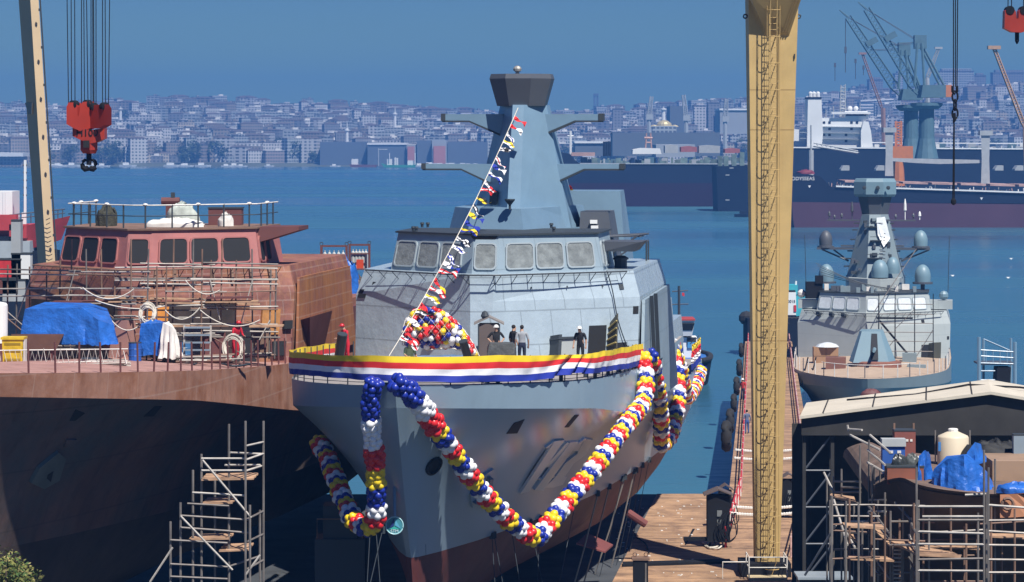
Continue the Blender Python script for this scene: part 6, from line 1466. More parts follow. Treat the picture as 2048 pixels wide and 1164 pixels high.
# ================================================================ ships and dock cranes across the basin
m_navy = M('navy_hull', (.010, .016, .035), .8, var=.12, vs=.05, spec=.15)
m_mauve = M('faded_red_boot', (.085, .042, .06), .85, var=.12, vs=.05, spec=.1)
m_nblk = M('black_blue_hull', (.010, .015, .028), .8, var=.15, vs=.05, spec=.15)
m_fwhite = M('ship_white', (.72, .74, .74), .5, var=.06, vs=.1)
m_forange = M('crane_orange', (.50, .17, .05), .6, var=.1)
m_teal = M('crane_teal', (.075, .15, .19), .6, var=.1)
m_deckp = M('pinkish_deck_gear', (.42, .27, .24), .7, var=.35, vs=.2)
m_dkgrn = M('deck_gear_green', (.12, .18, .17), .8, var=.6, vs=.25)
m_fgrey = M('crane_post_grey', (.34, .37, .39), .6, var=.1)
def side_prism(pts, d, depth): return MB().prism([P(x, y, d) for x, y in pts], (0, depth, 0))
# --- bulk carrier with name at the bow
OD = 1024.
bc = thing('bulk_carrier', P(1800, 455, OD), 'bulk carrier with navy hull over mauve boot, bow left, nearest of the far ships', 'bulk carrier')
hl = side_prism([(1566,344), (1590,346), (1640,352), (1660,372), (1672,375), (2200,392), (2200,408), (1584,404), (1578,384)], OD, 30).build('hull', m_navy, bc)
side_prism([(1584,404), (2200,410), (2200,470), (1592,470), (1586,440)], OD+.02, 29.9).build('hull_bottom', m_mauve, bc)
letters('ODYSSEAS', P(1606, 357.5, OD-.05), (1, 0, 0), (0, 0, 1), 1.15, m_fwhite, bc, 'name_lettering', .03)
for (x, y) in ((1963, 397), (1619, 373)):
    part('hull_mark', MB().prism([P(x-3,y-2,OD-.06), P(x+3,y-2,OD-.06), P(x,y+3,OD-.06)], (0,.05,0)), m_fwhite, bc)
mb = side_prism([(1672,371), (2200,388), (2200,391), (1672,374)], OD-.6, .4); part('rail', mb, m_fwhite, bc)
for k in range(9):
    x = 1690+k*58
    if 1700 < x < 1790: pass
    mb = side_prism([(x, 361+k*1.3), (x+50, 362.5+k*1.3), (x+50, 366+k*1.4), (x, 364.5+k*1.4)], OD+2, 24); part('hatch_cover', mb, m_deckp, bc)
rn = random.Random(21)
for k in range(60):
    x = rn.uniform(1655, 2080); y = 372+(x-1672)*.03; h = rn.uniform(2, 8)
    part('deck_pipe', MB().tube(P(x, y+2, OD+rn.uniform(-.4, 3)), P(x+rn.uniform(-2,2), y-h, OD+rn.uniform(0, 3)), .12, 4), rn.choice((m_deckp, m_fwhite, m_fgrey)), bc)
for x0, x1, yt, yb in ((1770,1787,262,352), (1962,1980,268,372)):
    part('crane_post', MB().loft([[P(x, y, OD+dd) for x, dd in ((x0+k,10),(x1-k,10),(x1-k,13),(x0+k,13))] for y, k in ((yb, 0), ((yt+yb)/2, 1.5), (yt, 0))]), m_fgrey, bc)
    part('post_head', MB().box(P((x0+x1)/2, yt-2, OD+11.5), (4.2, 4, 1.6)), m_fgrey, bc)
part('crane_bridge', side_prism([(1780,316), (1968,320), (1968,326), (1880,328), (1830,326), (1780,322)], OD+11, 2), m_fgrey, bc)
part('foremast', MB().tube(P(1622, 352, OD+8), P(1622, 300, OD+8), .9, 8).tube(P(1622, 300, OD+8), P(1622, 250, OD+8), .3, 6), m_fgrey, bc)
part('mast_lattice', MB().tube(P(1627, 292, OD+8), P(1716, 306, OD+8), .35, 4).tube(P(1627, 286, OD+8), P(1716, 302, OD+8), .2, 4), m_fgrey, bc)
for x in range(1632, 1716, 9): part('lattice_bar', MB().tube(P(x, 287+(x-1632)*.17, OD+8), P(x+5, 293+(x-1632)*.16, OD+8), .12, 3), m_fgrey, bc)
heap('windlass', P(1612, 348, OD+5), (5.5, 3, 1.3), M('dull_red_gear', (.16,.02,.035), .7), 'red windlass machinery on the bow deck of the bulk carrier', 'windlass', 3, 10, .4)
for k, x in enumerate((1682, 1752, 1990, 2030)): part('deck_house', side_prism([(x, 338), (x+5, 331), (x+17, 331), (x+17, 341), (x, 341)], OD+60, 6), m_fgrey, bc)
# orange dock crane on rails behind
oc = thing('dock_crane', P(1797, 350, 1090), 'orange pedestal crane standing between the two far ships, below the teal cranes', 'crane')
part('pedestal', MB().tube(P(1797, 372, 1090), P(1797, 300, 1090), 2.2, 8, 1.6), m_forange, oc); part('cab', MB().box(P(1803, 305, 1090), (7.5, 4, 4.4)), m_forange, oc)
mb = MB()
for k in range(9):
    y0, y1 = 292-k*5.5, 286.5-k*5.5
    for a, b in ((1791, 1803), (1803, 1791)): mb.tube(P(a, y0, 1090), P(b, y1, 1090), .22, 3)
    mb.tube(P(1791, y0, 1090), P(1791, y1, 1090), .3, 3); mb.tube(P(1803, y0, 1090), P(1803, y1, 1090), .3, 3)
part('lattice_tower', mb, m_forange, oc)
# --- big dark tanker with white accommodation
TKD = 1400.
tk2 = thing('tanker', P(1800, 420, TKD), 'large dark-hulled tanker with white accommodation block and funnel behind the bulk carrier', 'tanker')
part('hull', side_prism([(1560,296), (2200,300), (2200,440), (1560,440)], TKD, 40), m_nblk, tk2)
part('deck_edge', side_prism([(1560,293.5), (2200,297.5), (2200,300), (1560,296)], TKD-.5, 1), m_fwhite, tk2)
ac = part('accommodation', side_prism([(1640,296), (1640,236), (1690,236), (1690,222), (1735,222), (1738,232), (1730,245), (1740,262), (1742,296)], TKD+4, 22), m_fwhite, tk2)
part('accommodation', side_prism([(1560,296), (1560,256), (1640,262), (1640,296)], TKD+8, 18), m_fwhite, tk2)
part('accommodation', side_prism([(1722,296), (1722,262), (1727,243), (1737,243), (1742,262), (1746,296)], TKD+1, 6), m_fwhite, tk2)
for y in (252, 264, 276): part('deck_gallery', side_prism([(1600,y), (1735,y+2), (1735,y+3.2), (1600,y+1.2)], TKD+2.5, 1.6), m_fgrey, tk2)
part('bridge_wing', side_prism([(1664,224), (1741,224), (1741,228), (1664,228)], TKD+2, 4), m_fwhite, tk2)
for y in (245, 258, 270, 282):
    for x in range(1648, 1730, 11):
        if rn.random() < .45: part('port', MB().box(P(x, y, TKD+3.95), (1.1, .2, 1.0)), m_navy, ac)
part('wheelhouse_window', MB().box(P(1712, 229, TKD+3.9), (9, .3, 1.3)), m_navy, ac); part('orange_panel', MB().box(P(1733, 227, TKD+3.6), (2.4,.4,.8)), m_forange, ac)
fn = part('funnel', side_prism([(1614,296), (1616,197), (1643,197), (1646,270), (1643,296)], TKD+2, 14), m_fwhite, tk2)
part('funnel_top', side_prism([(1615,198), (1616,194), (1643,194), (1643,198)], TKD+1.8, 14.4), m_navy, fn)
for x in (1621, 1628, 1636): part('exhaust', MB().tube(P(x, 195, TKD+7), P(x, 188, TKD+7), .9, 8).sphere(P(x, 187, TKD+7), .95, 8), m_fwhite, fn)
mb = MB()
for k in range(9):
    y = 232-k*7; mb.tube(P(1680, y, TKD+10), P(1692, y, TKD+10), .25, 4); mb.tube(P(1680, y, TKD+10), P(1692, y-7, TKD+10), .18, 3)
mb.tube(P(1680, 234, TKD+10), P(1682, 170, TKD+10), .3, 5).tube(P(1692, 234, TKD+10), P(1690, 170, TKD+10), .3, 5)
part('signal_mast', mb, m_fgrey, tk2)
for x in (1700, 1712): part('radar_dome', MB().sphere(P(x, 217, TKD+10), 1.2, 8), m_fwhite, tk2)
for x, y in ((1652, 220), (1667, 212), (1720, 205)): part('aerial', MB().tube(P(x, 238, TKD+10), P(x, y, TKD+10), .18, 4), m_fgrey, tk2)
for k in range(70):
    x = rn.uniform(1740, 2100); h = rn.uniform(3, 15)*rn.random(); part('deck_gear', MB().box(P(x, 297-h/2, TKD+rn.uniform(2, 20)), (rn.uniform(.4, 3.5), 1, h/4.5)), rn.choice((m_fwhite, m_fgrey, m_fwhite, m_teal)), tk2)
part('deck_pipe', side_prism([(1742,284), (2150,287), (2150,289), (1742,286)], TKD+3, .5), m_fwhite, tk2)
# --- tanker at the centre, cut by the mast
T1 = 1325.
tk1 = thing('tanker', P(1300, 413, T1), 'long dark tanker with green-grey deck gear behind the mast of the grey corvette', 'tanker')
part('hull', side_prism([(1118,304), (1140,308), (1150,320), (1160,328), (1520,329), (1520,366), (1126,366), (1120,340)], T1, 34), m_navy, tk1)
part('hull_bottom', side_prism([(1126,366), (1520,366), (1520,425), (1136,425)], T1+.02, 33.9), M('dark_red_boot', (.026,.012,.026), .85, var=.1, spec=.1), tk1)
part('deck_edge', side_prism([(1160,326), (1520,327), (1520,329), (1160,328)], T1-.4, .8), m_fgrey, tk1)
for k in range(110 if False else 95):
    x = rn.uniform(1165, 1480); h = rn.uniform(3, 13); part('deck_gear', MB().box(P(x, 327-h/2, T1+rn.uniform(1, 25)), (rn.uniform(.6, 3), 1, h/4.8)), rn.choice((m_dkgrn, m_dkgrn, m_fgrey, m_teal)), tk1)
part('forecastle_house', side_prism([(1143,312), (1143,305), (1190,305), (1190,312)], T1+6, 10), m_deckp, tk1)
part('foremast', MB().tube(P(1141, 312, T1+8), P(1141, 262, T1+8), .5, 6).tube(P(1135, 272, T1+8), P(1147, 272, T1+8), .3, 4), m_fwhite, tk1)
for x in (1209, 1214, 1219): part('exhaust', MB().tube(P(x, 312, T1+30), P(x, 283, T1+30), .8, 6), m_nblk, tk1)
hl2 = part('deck_house', side_prism([(1265,308), (1266,299), (1284,296), (1320,297), (1323,308)], T1+8, 14), m_fwhite, tk1)
part('lattice_mast', MB().tube(P(1291, 298, T1+12), P(1293, 266, T1+12), .3, 4).tube(P(1303, 298, T1+12), P(1301, 266, T1+12), .3, 4).tube(P(1289, 276, T1+12), P(1305, 276, T1+12), .5, 4).tube(P(1291, 285, T1+12), P(1303, 285, T1+12), .3, 4), m_deckp, hl2)
for x0, x1, y0, y1, m_ in ((1330,1356,289,306,m_fgrey), (1362,1394,292,304,M('faded_red_roof', (.30,.10,.10), .8)), (1398,1440,290,306,m_fgrey), (1450,1480,296,306,M('faded_red_roof', (.30,.10,.10), .8))): part('deck_shed', side_prism([(x0,y1), (x0,y0+2), ((x0+x1)/2,y0), (x1,y0+2), (x1,y1)], T1+20, 12), m_, tk1)
# dark ship stern block
t3 = thing('dark_ship', P(1470, 420, 1240), 'dark blue ship stern overlapping the end of the long tanker, left of the yellow leg', 'ship')
part('hull', side_prism([(1433,333), (1540,330), (1540,424), (1436,424)], 1240, 30), M('deep_navy', (.009,.014,.028), .85, var=.12, vs=.05, spec=.1), t3)
for x, y in ((1455, 350), (1455, 400), (1463, 336)): part('draught_mark', MB().box(P(x, y, 1239.9), (1.6, .1, .35)), m_fgrey, t3)
for x in (1440, 1452, 1468, 1484): part('deck_gear', MB().box(P(x, 322, 1245), (1.8, 2, 4+x % 3*1.5)), m_dkgrn, t3)
# small boats in the basin
def boat(px, py, L_, label, cols=(m_fwhite, m_nblk), cat='boat', group=None):
    b = PZ(px, py, 0); t = thing('boat', b, label, cat, group)
    part('hull', MB().loft([[b+V((x*L_/2, y*L_*.16, .05)) for x, y in ((-1,-.8),(.5,-.9),(.95,0),(.5,.9),(-1,.8))], [b+V((x*L_/2, y*L_*.18, L_*.12)) for x, y in ((-1.02,-.9),(.5,-1),(1.08,0),(.5,1),(-1.02,.9))]]), cols[1], t)
    part('cabin', MB().box(b+V((-L_*.12, 0, L_*.19)), (L_*.35, L_*.2, L_*.14)), cols[0], t)
    return t
t = thing('rubble_barge', PZ(1410, 413, 0), 'low barge heaped with pale rubble beside the long tanker', 'barge')
bz_ = PZ(1410, 412, 0); part('hull', MB().box(bz_+V((0,0,.5)), (12, 4, 1.2)), m_deckp, t)
mb = MB()
for k in range(40): mb.box(bz_+V((rn.uniform(-5.5,5.5), rn.uniform(-1.8,1.8), 1.2+rn.random()*1.1)), (rn.uniform(.5,1.6), .8, rn.uniform(.3,.9)), rn.random()*3)
part('rubble', mb, m_deckp, t)
boat(1494, 434, 9, 'small dark boat at the edge of the yellow leg in the basin', (m_nblk, m_nblk))
# --- teal dock cranes
def lattice_boom(p, q, w0, w1, n, r, mat, par, name='boom'):
    p, q = V(p), V(q); d = (q-p).normalized(); up = V((0,-1,0)); s = d.cross(up).normalized(); mb = MB(); prev = None
    for i in range(n+1):
        f = i/n; c = lerp(p, q, f); w_ = lerp(w0, w1, f)*(min(1, .3+f*6) if f < .12 else 1)
        cs_ = [c+s*w_/2*a+up*w_/2*b for a, b in ((-1,-1),(1,-1),(1,1),(-1,1))]
        if prev:
            for k in range(4):
                mb.tube(prev[k], cs_[k], r, 4, caps=False)
                mb.tube(prev[k], cs_[(k+1) % 4], r*.6, 3, caps=False)
        prev = cs_
    return part(name, mb, mat, par)
def dock_crane(D, cx, ybase, ytop, cabpx, tip, boot, apex, label, col_w):
    t = thing('dock_crane', P(cx, ybase, D), label, 'crane')
    part('column', MB().lathe(P(cx, ybase, D), [(col_w, 0), (col_w*.95, (ybase-ytop)*D/F)], 16), m_teal, t)
    part('base_collar', MB().lathe(P(cx, ybase, D), [(col_w*1.5, -6), (col_w*1.15, -1), (col_w*1.02, 1.5)], 12), m_teal, t)
    part('slew_ring', MB().lathe(P(cx, ytop+8, D), [(col_w*1.5, 0), (col_w*2.0, 1.2), (col_w*2.0, 2.2), (col_w*1.2, 2.4)], 16), m_teal, t)
    x0, y0, x1, y1 = cabpx
    part('machine_house', side_prism([(x0, y1), (x0+4, y0), (x1, y0), (x1, y1)], D-6, 12), m_teal, t)
    lattice_boom(P(boot[0], boot[1], D), P(tip[0], tip[1], D), 3.2, 2.2, 24, .17, m_teal, t)
    part('boom_tip', MB().tube(P(tip[0], tip[1], D), P(tip[0]-17, tip[1]-14, D), .5, 5, .25), m_teal, t)
    for sx in (-5, 4): part('a_frame', MB().tube(P(apex[0]+sx, apex[1], D-2), P(apex[0]+sx*2.2, y0, D-3), .55, 6).tube(P(apex[0]+sx*.6+3, apex[1]+6, D+2), P(x1-8+sx, y0, D+3), .5, 6), m_teal, t)
    part('apex', MB().box(P(apex[0], apex[1]-2, D), (4.5, 4, 5)), m_teal, t)
    for k in (.0, .42): part('luffing_rope', MB().tube(P(apex[0], apex[1]-3, D), lerp(P(tip[0], tip[1], D), P(boot[0], boot[1], D), k), .11, 4).tube(P(apex[0], apex[1], D+1), lerp(P(tip[0]+2, tip[1]+1, D), P(boot[0], boot[1], D), k+.01), .09, 4), m_mastd, t)
    f = .36; c = lerp(P(tip[0], tip[1], D), P(boot[0], boot[1], D), f); part('boom_platform', MB().box(c+V((1.8,0,1.2)), (4.6, 4, 2.2), rot=Matrix.Rotation(-.5, 3, 'Y')), m_teal, t)
    return t
c1 = dock_crane(1180., 1853, 285, 210, (1842, 170, 1892, 195), (1733, 18), (1838, 190), (1840, 86), 'taller right one of two teal dock cranes with long lattice booms', 3.0)
part('counterweight', side_prism([(1890,170), (1904,170), (1904,194), (1890,194)], 1175, 11), m_forange, c1)
c2 = dock_crane(1215., 1822, 285, 214, (1803, 178, 1846, 200), (1696, 34), (1800, 190), (1808, 100), 'left one of two teal dock cranes, its boom tip lowest', 2.9)
part('hook_line', MB().tube(P(1691, 40, 1215), P(1691, 145, 1215), .14, 4).box(P(1691, 100, 1215), (.8,.8,2.5)), m_mastd, c2)
def far_jib(D, base, tip, label, mat, w_=1.6, n=18):
    t = thing('dock_crane', P(*base, D), label, 'crane'); lattice_boom(P(*base, D), P(*tip, D), w_, w_*.7, n, .2, mat, t)
    part('tip_sheave', MB().box(P(tip[0], tip[1]-1, D), (3.6, 2, 1.0)), mat, t)
    part('mast', MB().tube(P(base[0]+3, base[1]+70, D), P(base[0]+1, base[1]-4, D), 1.2, 6), mat, t)
    return t
far_jib(1500., (1765, 220), (1725, 108), 'slim reddish jib crane behind the left teal crane', M('jib_red_grey', (.26,.16,.15), .7), 1.2)
far_jib(1500., (1853, 160), (1877, 97), 'slim grey-blue jib leaning right behind the taller teal crane', m_fgrey)
far_jib(900., (2052, 262), (1988, 96), 'thin orange lattice jib slanting up at the right edge', M('pale_orange_jib', (.40,.25,.16), .7), 1.0, 30)
for x, y0, y1, lab in ((1670, 130, 162, 'left'), (1711, 122, 158, 'right'), (1727, 135, 150, 'shortest')):
    tag(MB().tube(P(x, y0, 1500), P(x, y1, 1500), .16, 4).box(P(x, y0, 1500), (.9,.9,2)).build('crane_hook', m_mastd), f'{lab} of three thin hook lines hanging in the air beside the teal booms', 'hook line')
for k, (bx_, by, tx, ty) in enumerate(((1298, 236, 1303, 193), (1372, 238, 1367, 190), (1450, 240, 1453, 198))):
    t = thing('dock_crane', P(bx_, by+30, 2300), ('left', 'middle', 'right')[k]+' of three faint upright dock cranes on the far shore skyline', 'crane')
    lattice_boom(P(bx_, by, 2300), P(tx, ty, 2300), 3.0, 2.0, 12, .45, m_fgrey, t); part('tower', MB().tube(P(bx_, by+62, 2300), P(bx_, by-4, 2300), 1.6, 6), m_fgrey, t); part('cab', MB().box(P(bx_+1, by-2, 2300), (5,4,4)), m_fgrey, t)

# ================================================================ tugs
def tug(name, D, label, H, U, deck_blue=False):
    t = thing(name, PZ(H[0], H[1], 0), label, 'tug'); return t
TD_ = 379.
tg = thing('tug', P(1390, 768, TD_), 'blue-decked harbour tug with dark mast and white wheelhouse beyond the stern of the grey corvette', 'tug')
def tpt(x, y, dd=0): return P(x, y, TD_+dd)
w0 = tpt(1385, 772).z
hp_ = [(1330,0), (1395,-4), (1412,0), (1420,6), (1422,14), (1405,22), (1330,22)]
part('hull', MB().loft([[V((tpt(x*1.0, 768).x+(1.2 if z > .5 else 0)*(x > 1400)*.4, TD_+dd*.6, z)) for x, dd in hp_] for z in (.05, 3.0)]), m_nblk, tg)
part('deck', MB().prism([V((tpt(x-3, 768).x, TD_+dd*.55+.4, 3.02)) for x, dd in hp_], (0,0,.06)), M('deck_blue', (.03,.13,.40), .6), tg)
mb = MB(); torus_pts = [V((tpt(x, 768).x+.3, TD_+dd*.6, 3.1)) for x, dd in hp_[1:6]]; mb.path(smooth_poly(torus_pts, 4), .32, 8); part('bow_fender', mb, m_tyre, tg)
part('deck_house', MB().obox(tpt(1350, 728, 3), V((2.7,0,0)), V((0,4,0)), V((0,0,3.2))), m_fwhite, tg)
part('house_window', MB().box(tpt(1383, 682, 2.9), (1.1,.1,.9)), m_black, tg)
part('blue_panel', MB().box(tpt(1386, 690, 2.85), (1.3,.12,.7)), M('panel_blue', (.06,.25,.5), .5), tg)
part('wheelhouse', MB().loft([[tpt(x, 672, dd) for x, dd in ((1350,2.5),(1384,2.5),(1384,6),(1350,6))], [tpt(x, 640, dd) for x, dd in ((1346,2),(1390,2),(1390,6.5),(1346,6.5))]]), m_fwhite, tg)
part('wheelhouse_window', MB().loft([[tpt(x, 660, dd) for x, dd in ((1351,2.3),(1385,2.3))][::1]+[tpt(1385, 661, 2.28), tpt(1351, 661, 2.28)], [tpt(x, 646, dd) for x, dd in ((1348,1.98),(1389,1.98))]+[tpt(1389, 647, 1.96), tpt(1348, 647, 1.96)]]), m_black, tg)
part('wheelhouse_roof', MB().obox(tpt(1344, 641, 1.8), V((2.8,0,0)), V((0,5,0)), V((0,0,.18))), M('roof_red', (.4,.05,.04), .6), tg)
part('mast', MB().tube(tpt(1358, 645, 4), tpt(1358, 572, 4), .18, 6).tube(tpt(1344, 583, 4), tpt(1376, 581, 4), .07, 5).tube(tpt(1342, 609, 4), tpt(1377, 608, 4), .07, 5), m_edge, tg)
part('funnel', MB().tube(tpt(1380, 650, 5), tpt(1380, 638, 5), .45, 8), m_edge, tg)
part('flag', MB().add([tpt(1364,585,4), tpt(1369,586,4), tpt(1369,593,4), tpt(1364,591,4)], [(0,1,2,3)]), m_redw, tg)
for x, y in ((1392, 700), (1400, 722), (1388, 716)): part('deck_gear', MB().box(tpt(x, y+14, 2), (.7,.6,.8)), rn.choice((m_fwhite, m_edge)), tg)
# right tug, half behind the yellow leg
TR = 430.
t2 = thing('tug', P(1580, 668, TR), 'tug with white and turquoise deckhouse half hidden behind the yellow leg', 'tug')
def rp2(x, y, dd=0): return P(x, y, TR+dd)
part('hull', MB().loft([[V((rp2(x, 650).x, TR+dd, z)) for x, dd in ((1494,-1),(1490,3),(1494,7),(1600,8),(1606,3),(1600,-2))] for z in (.05, rp2(0, 636).z)]), m_nblk, t2)
part('bow_fender', MB().sphere(rp2(1493, 636, 2), 1.1, 10, (1,1,.9)), m_tyre, t2)
for k in range(4): part('side_tyre', torus(MB(), rp2(1572+k*8, 642, -1.6), .42, .2, (0,1,0), 12, 6), m_tyre, t2)
part('deck_house', MB().obox(rp2(1570, 630, 0), V((1.5,0,0)), V((0,3,0)), V((0,0,3.1))), m_fwhite, t2); part('side_house', MB().obox(rp2(1592, 632, .3), V((1.2,0,0)), V((0,3,0)), V((0,0,3.2))), M('turquoise_paint', (.05,.38,.45), .5), t2)
part('wheelhouse', MB().obox(rp2(1572, 589, .2), V((1.6,0,0)), V((0,3,0)), V((0,0,1.3))), M('turquoise_paint', (.05,.38,.45), .5), t2)
part('funnel', MB().tube(rp2(1590, 590, 1), rp2(1592, 562, 1), .22, 8, .14), m_fwhite, t2)
part('door', MB().box(rp2(1590, 617, -.05), (.35,.1,.9)), m_redw, t2); part('window_band', MB().box(rp2(1582, 584, .1), (1.2,.1,.5)), m_black, t2)
letters('00015', rp2(1581, 603, -.04), (1,0,0), (0,0,1), .38, m_navy, t2, 'lettering', .01)
# red supply ship at the left
SD = 330.
sr = thing('supply_ship', P(60, 560, SD), 'red supply ship with white and grey gear behind the left crane leg', 'ship')
def sp(x, y, dd=0): return P(x, y, SD+dd)
m_sred = M('ship_red', (.42, .045, .05), .5, var=.1)
part('hull', MB().loft([[V((sp(x, 500).x, SD+dd, z)) for x, dd in ((-60,-4),(60,-4),(120,0),(60,8),(-60,8))] for z in (.05, sp(0, 500).z)]), m_nblk, sr)
part('bow', MB().loft([[V((sp(x, 500).x, SD+dd, sp(0, y).z)) for x, dd, y in q] for q in ([(-20,-3,500),(55,-4,500),(120,1,480),(55,7,500),(-20,7,500)], [(-20,-4,455),(60,-5,450),(138,1,432),(60,9,450),(-20,9,455)])]), m_sred, sr)
part('deck_house', MB().obox(sp(-40, 470, 3), V((3.4,0,0)), V((0,5,0)), V((0,0,4.6))), m_fwhite, sr)
part('deck_house', MB().obox(sp(-30, 525, -5), V((4.6,0,0)), V((0,4,0)), V((0,0,2.2))), m_fgrey, sr)
for x, y0, y1 in ((8, 440, 385), (50, 450, 320), (32, 530, 470), (20, 540, 500), (46, 470, 425)): part('mast', MB().tube(sp(x, y0, 1), sp(x, y1, 1), .16, 5), m_fwhite, sr)
for y in (330, 345, 360, 375, 390): part('mast_step', MB().tube(sp(46, y, 1), sp(54, y, 1), .08, 4), m_mastd, sr)
for x, y, a, b, m_ in ((15, 445, 2.0, 1.6, m_sred), (38, 462, 1.8, 1.4, m_sred), (10, 490, 2.2, 1.8, m_nblk), (30, 505, 1.0, 2.8, m_fwhite), (46, 520, 1.2, 2.0, m_fgrey), (5, 540, 1.4, 1.6, m_redw), (50, 548, 1.5, 1.0, m_fwhite)): part('deck_gear', MB().box(sp(x, y, -4), (a, 1.5, b)), m_, sr)
for k in range(8): part('rail_post', MB().tube(sp(62+k*9, 446-k*1.5, 0), sp(62+k*9, 428-k*1.2, 0), .06, 4), m_mastd, sr)
part('rail', MB().tube(sp(18, 430, 0), sp(130, 418, 0), .06, 4).tube(sp(18, 438, 0), sp(130, 426, 0), .05, 4), m_mastd, sr)
# loose clutter of the yard between the supply ship and the rusty bridge
for k, (x, y, w_, h_, m_, lab) in enumerate(((18, 545, 1.4, 1.0, m_redw, 'red'), (34, 520, .5, 2.4, m_fgrey, 'grey upright'), (44, 545, 1.0, 1.3, m_fwhite, 'white'), (10, 575, 1.5, .8, m_maroon, 'maroon'), (30, 590, 1.2, 1.1, m_fgrey, 'grey square'))):
    b = P(x, y+12, 168); tt = thing('gear_box', b, f'{lab} gear housing behind scaffolding at the left edge, beside the crane leg', 'gear box'); part('body', MB().box(b+V((0,0,h_/2)), (w_, .8, h_)), m_, tt); part('lid', MB().box(b+V((0,0,h_+.04)), (w_*1.05, .85, .08)), m_edge, tt)
# ================================================================ the town across the bay
def wallmat(name, col, wx=3.4, wz=3.1, dark=(.075,.085,.10), wide=.5):
    m = M(name, col, .8, var=.05, vs=.2); n = m.node_tree.nodes; l = m.node_tree.links; b = n['Principled BSDF']
    old = b.inputs['Base Color'].links[0].from_socket
    tc = [x for x in n if x.type == 'TEX_COORD'][0]; sx = n.new('ShaderNodeSeparateXYZ'); l.new(tc.outputs['Object'], sx.inputs[0])
    def math_(op, a, bb=None):
        k = n.new('ShaderNodeMath'); k.operation = op
        for s, v in ((0, a), (1, bb)):
            if v is None: continue
            if hasattr(v, 'is_output'): l.new(v, k.inputs[s])
            else: k.inputs[s].default_value = v
        return k.outputs[0]
    u = math_('FRACT', math_('DIVIDE', math_('ADD', sx.outputs[0], sx.outputs[1]), wx)); v = math_('FRACT', math_('DIVIDE', sx.outputs[2], wz))
    a = math_('MULTIPLY', math_('LESS_THAN', u, wide), math_('MULTIPLY', math_('GREATER_THAN', v, .3), math_('LESS_THAN', v, .8)))
    x = n.new('ShaderNodeMix'); x.data_type = 'RGBA'; l.new(a, x.inputs[0]); l.new(old, x.inputs[6]); x.inputs[7].default_value = (*dark, 1); l.new(x.outputs[2], b.inputs['Base Color'])
    return m
WC = dict(white=(.52,.53,.54), cream=(.42,.38,.32), pink=(.30,.265,.26), grey=(.20,.21,.23), tan=(.25,.225,.20), pale=(.36,.40,.42))
WM = {k: wallmat('facade_'+k, c, wide=.5+.1*(i % 3)) for i, (k, c) in enumerate(WC.items())}  # dark window share widened to stand in for shadows among the houses
RM = dict(terracotta=M('roof_terracotta', (.105,.085,.08), .8, var=.25, vs=.1), flat=M('roof_flat_grey', (.13,.13,.14), .9, var=.3, vs=.1), white=M('roof_white', (.62,.62,.60), .7, var=.1, vs=.1))
def bmesh_building(w_, d_, h_, rk):
    mb = MB(); mb.box((0,0,h_/2-3), (w_, d_, h_+6)); mb.m = 1
    if rk == 'terracotta':
        o = .25; e = [V((x*(w_/2+o), y*(d_/2+o), h_)) for x, y in ((-1,-1),(1,-1),(1,1),(-1,1))]; r_ = [V((-w_*.22, 0, h_+d_*.15)), V((w_*.22, 0, h_+d_*.15))]
        mb.add(e+r_, [(0,1,5,4), (2,3,4,5), (1,2,5), (3,0,4), (3,2,1,0)])
    else:
        mb.box((0,0,h_+.22), (w_+.5, d_+.5, .4)); mb.m = 0 if rk == 'flat' else 1; mb.box((w_*.18, 0, h_+1.3), (w_*.25, d_*.4, 2.2))
    return mb
PB = []
rnc = random.Random(77)
for i in range(42):
    wk = rnc.choice(list(WC)); rk = rnc.choices(['terracotta', 'flat', 'white'], (4, 4, 2.5))[0]
    w_, d_, h_ = rnc.choice((9, 11, 13, 15, 18, 23))*rnc.uniform(.85, 1.15), rnc.uniform(9, 14), rnc.choice((7, 9.5, 12.5, 12.5, 15.6, 18.7, 24))
    o = bmesh_building(w_, d_, h_, rk).build('apartment_block', [WM[wk], RM[rk]], loc=(0,0,0)); PB.append((o.data, wk, rk, h_, w_)); bpy.data.objects.remove(o)
def place_building(px, y, rot):
    me, wk, rk, h_, w_ = rnc.choice(PB); x = (px-HX)*y/F
    return me, wk, rk, h_, w_, V((x, y, hz(x, y)-1.0))
rows_y = []
spots = []
y = 3040.
while y < 4150:
    k = (y-3000)/1100; px = -30+rnc.uniform(0, 18)
    while px < 2080:
        spots.append((px, y+rnc.uniform(-9, 9))); px += rnc.uniform(12, 29)*(1+.15*k)
    y += 27+k*20
rnc.shuffle(spots)
def vis(px): return not (1500 < px < 1590) and not (1000 < px < 1090)
front = [s for s in spots if vis(s[0]) and not (s[1] < 3110 and rnc.random() < .75)]
front.sort(key=lambda s: s[1]+rnc.uniform(0, 500))
adj = dict(terracotta='with red hipped roof', flat='with flat grey roof', white='with pale flat roof')
taken = set()
for s in front[:290]:
    me, wk, rk, h_, w_, loc = place_building(*s, 0)
    o = bpy.data.objects.new('apartment_block', me); COL.objects.link(o); o.location = loc; o.rotation_euler.z = rnc.uniform(-.5, .5); ORG[o.name] = loc
    tag(o, f'small {wk} apartment block {adj[rk]} in the hazy town across the bay', 'building', f'{wk} blocks {adj[rk]} in the far town'); taken.add(s)
mass = {}
verts, faces, mis = [], [], []
mats_all = [WM[k] for k in WC]+[RM[k] for k in RM]; wi = {k: i for i, k in enumerate(WC)}; ri = {k: i+len(WC) for i, k in enumerate(RM)}
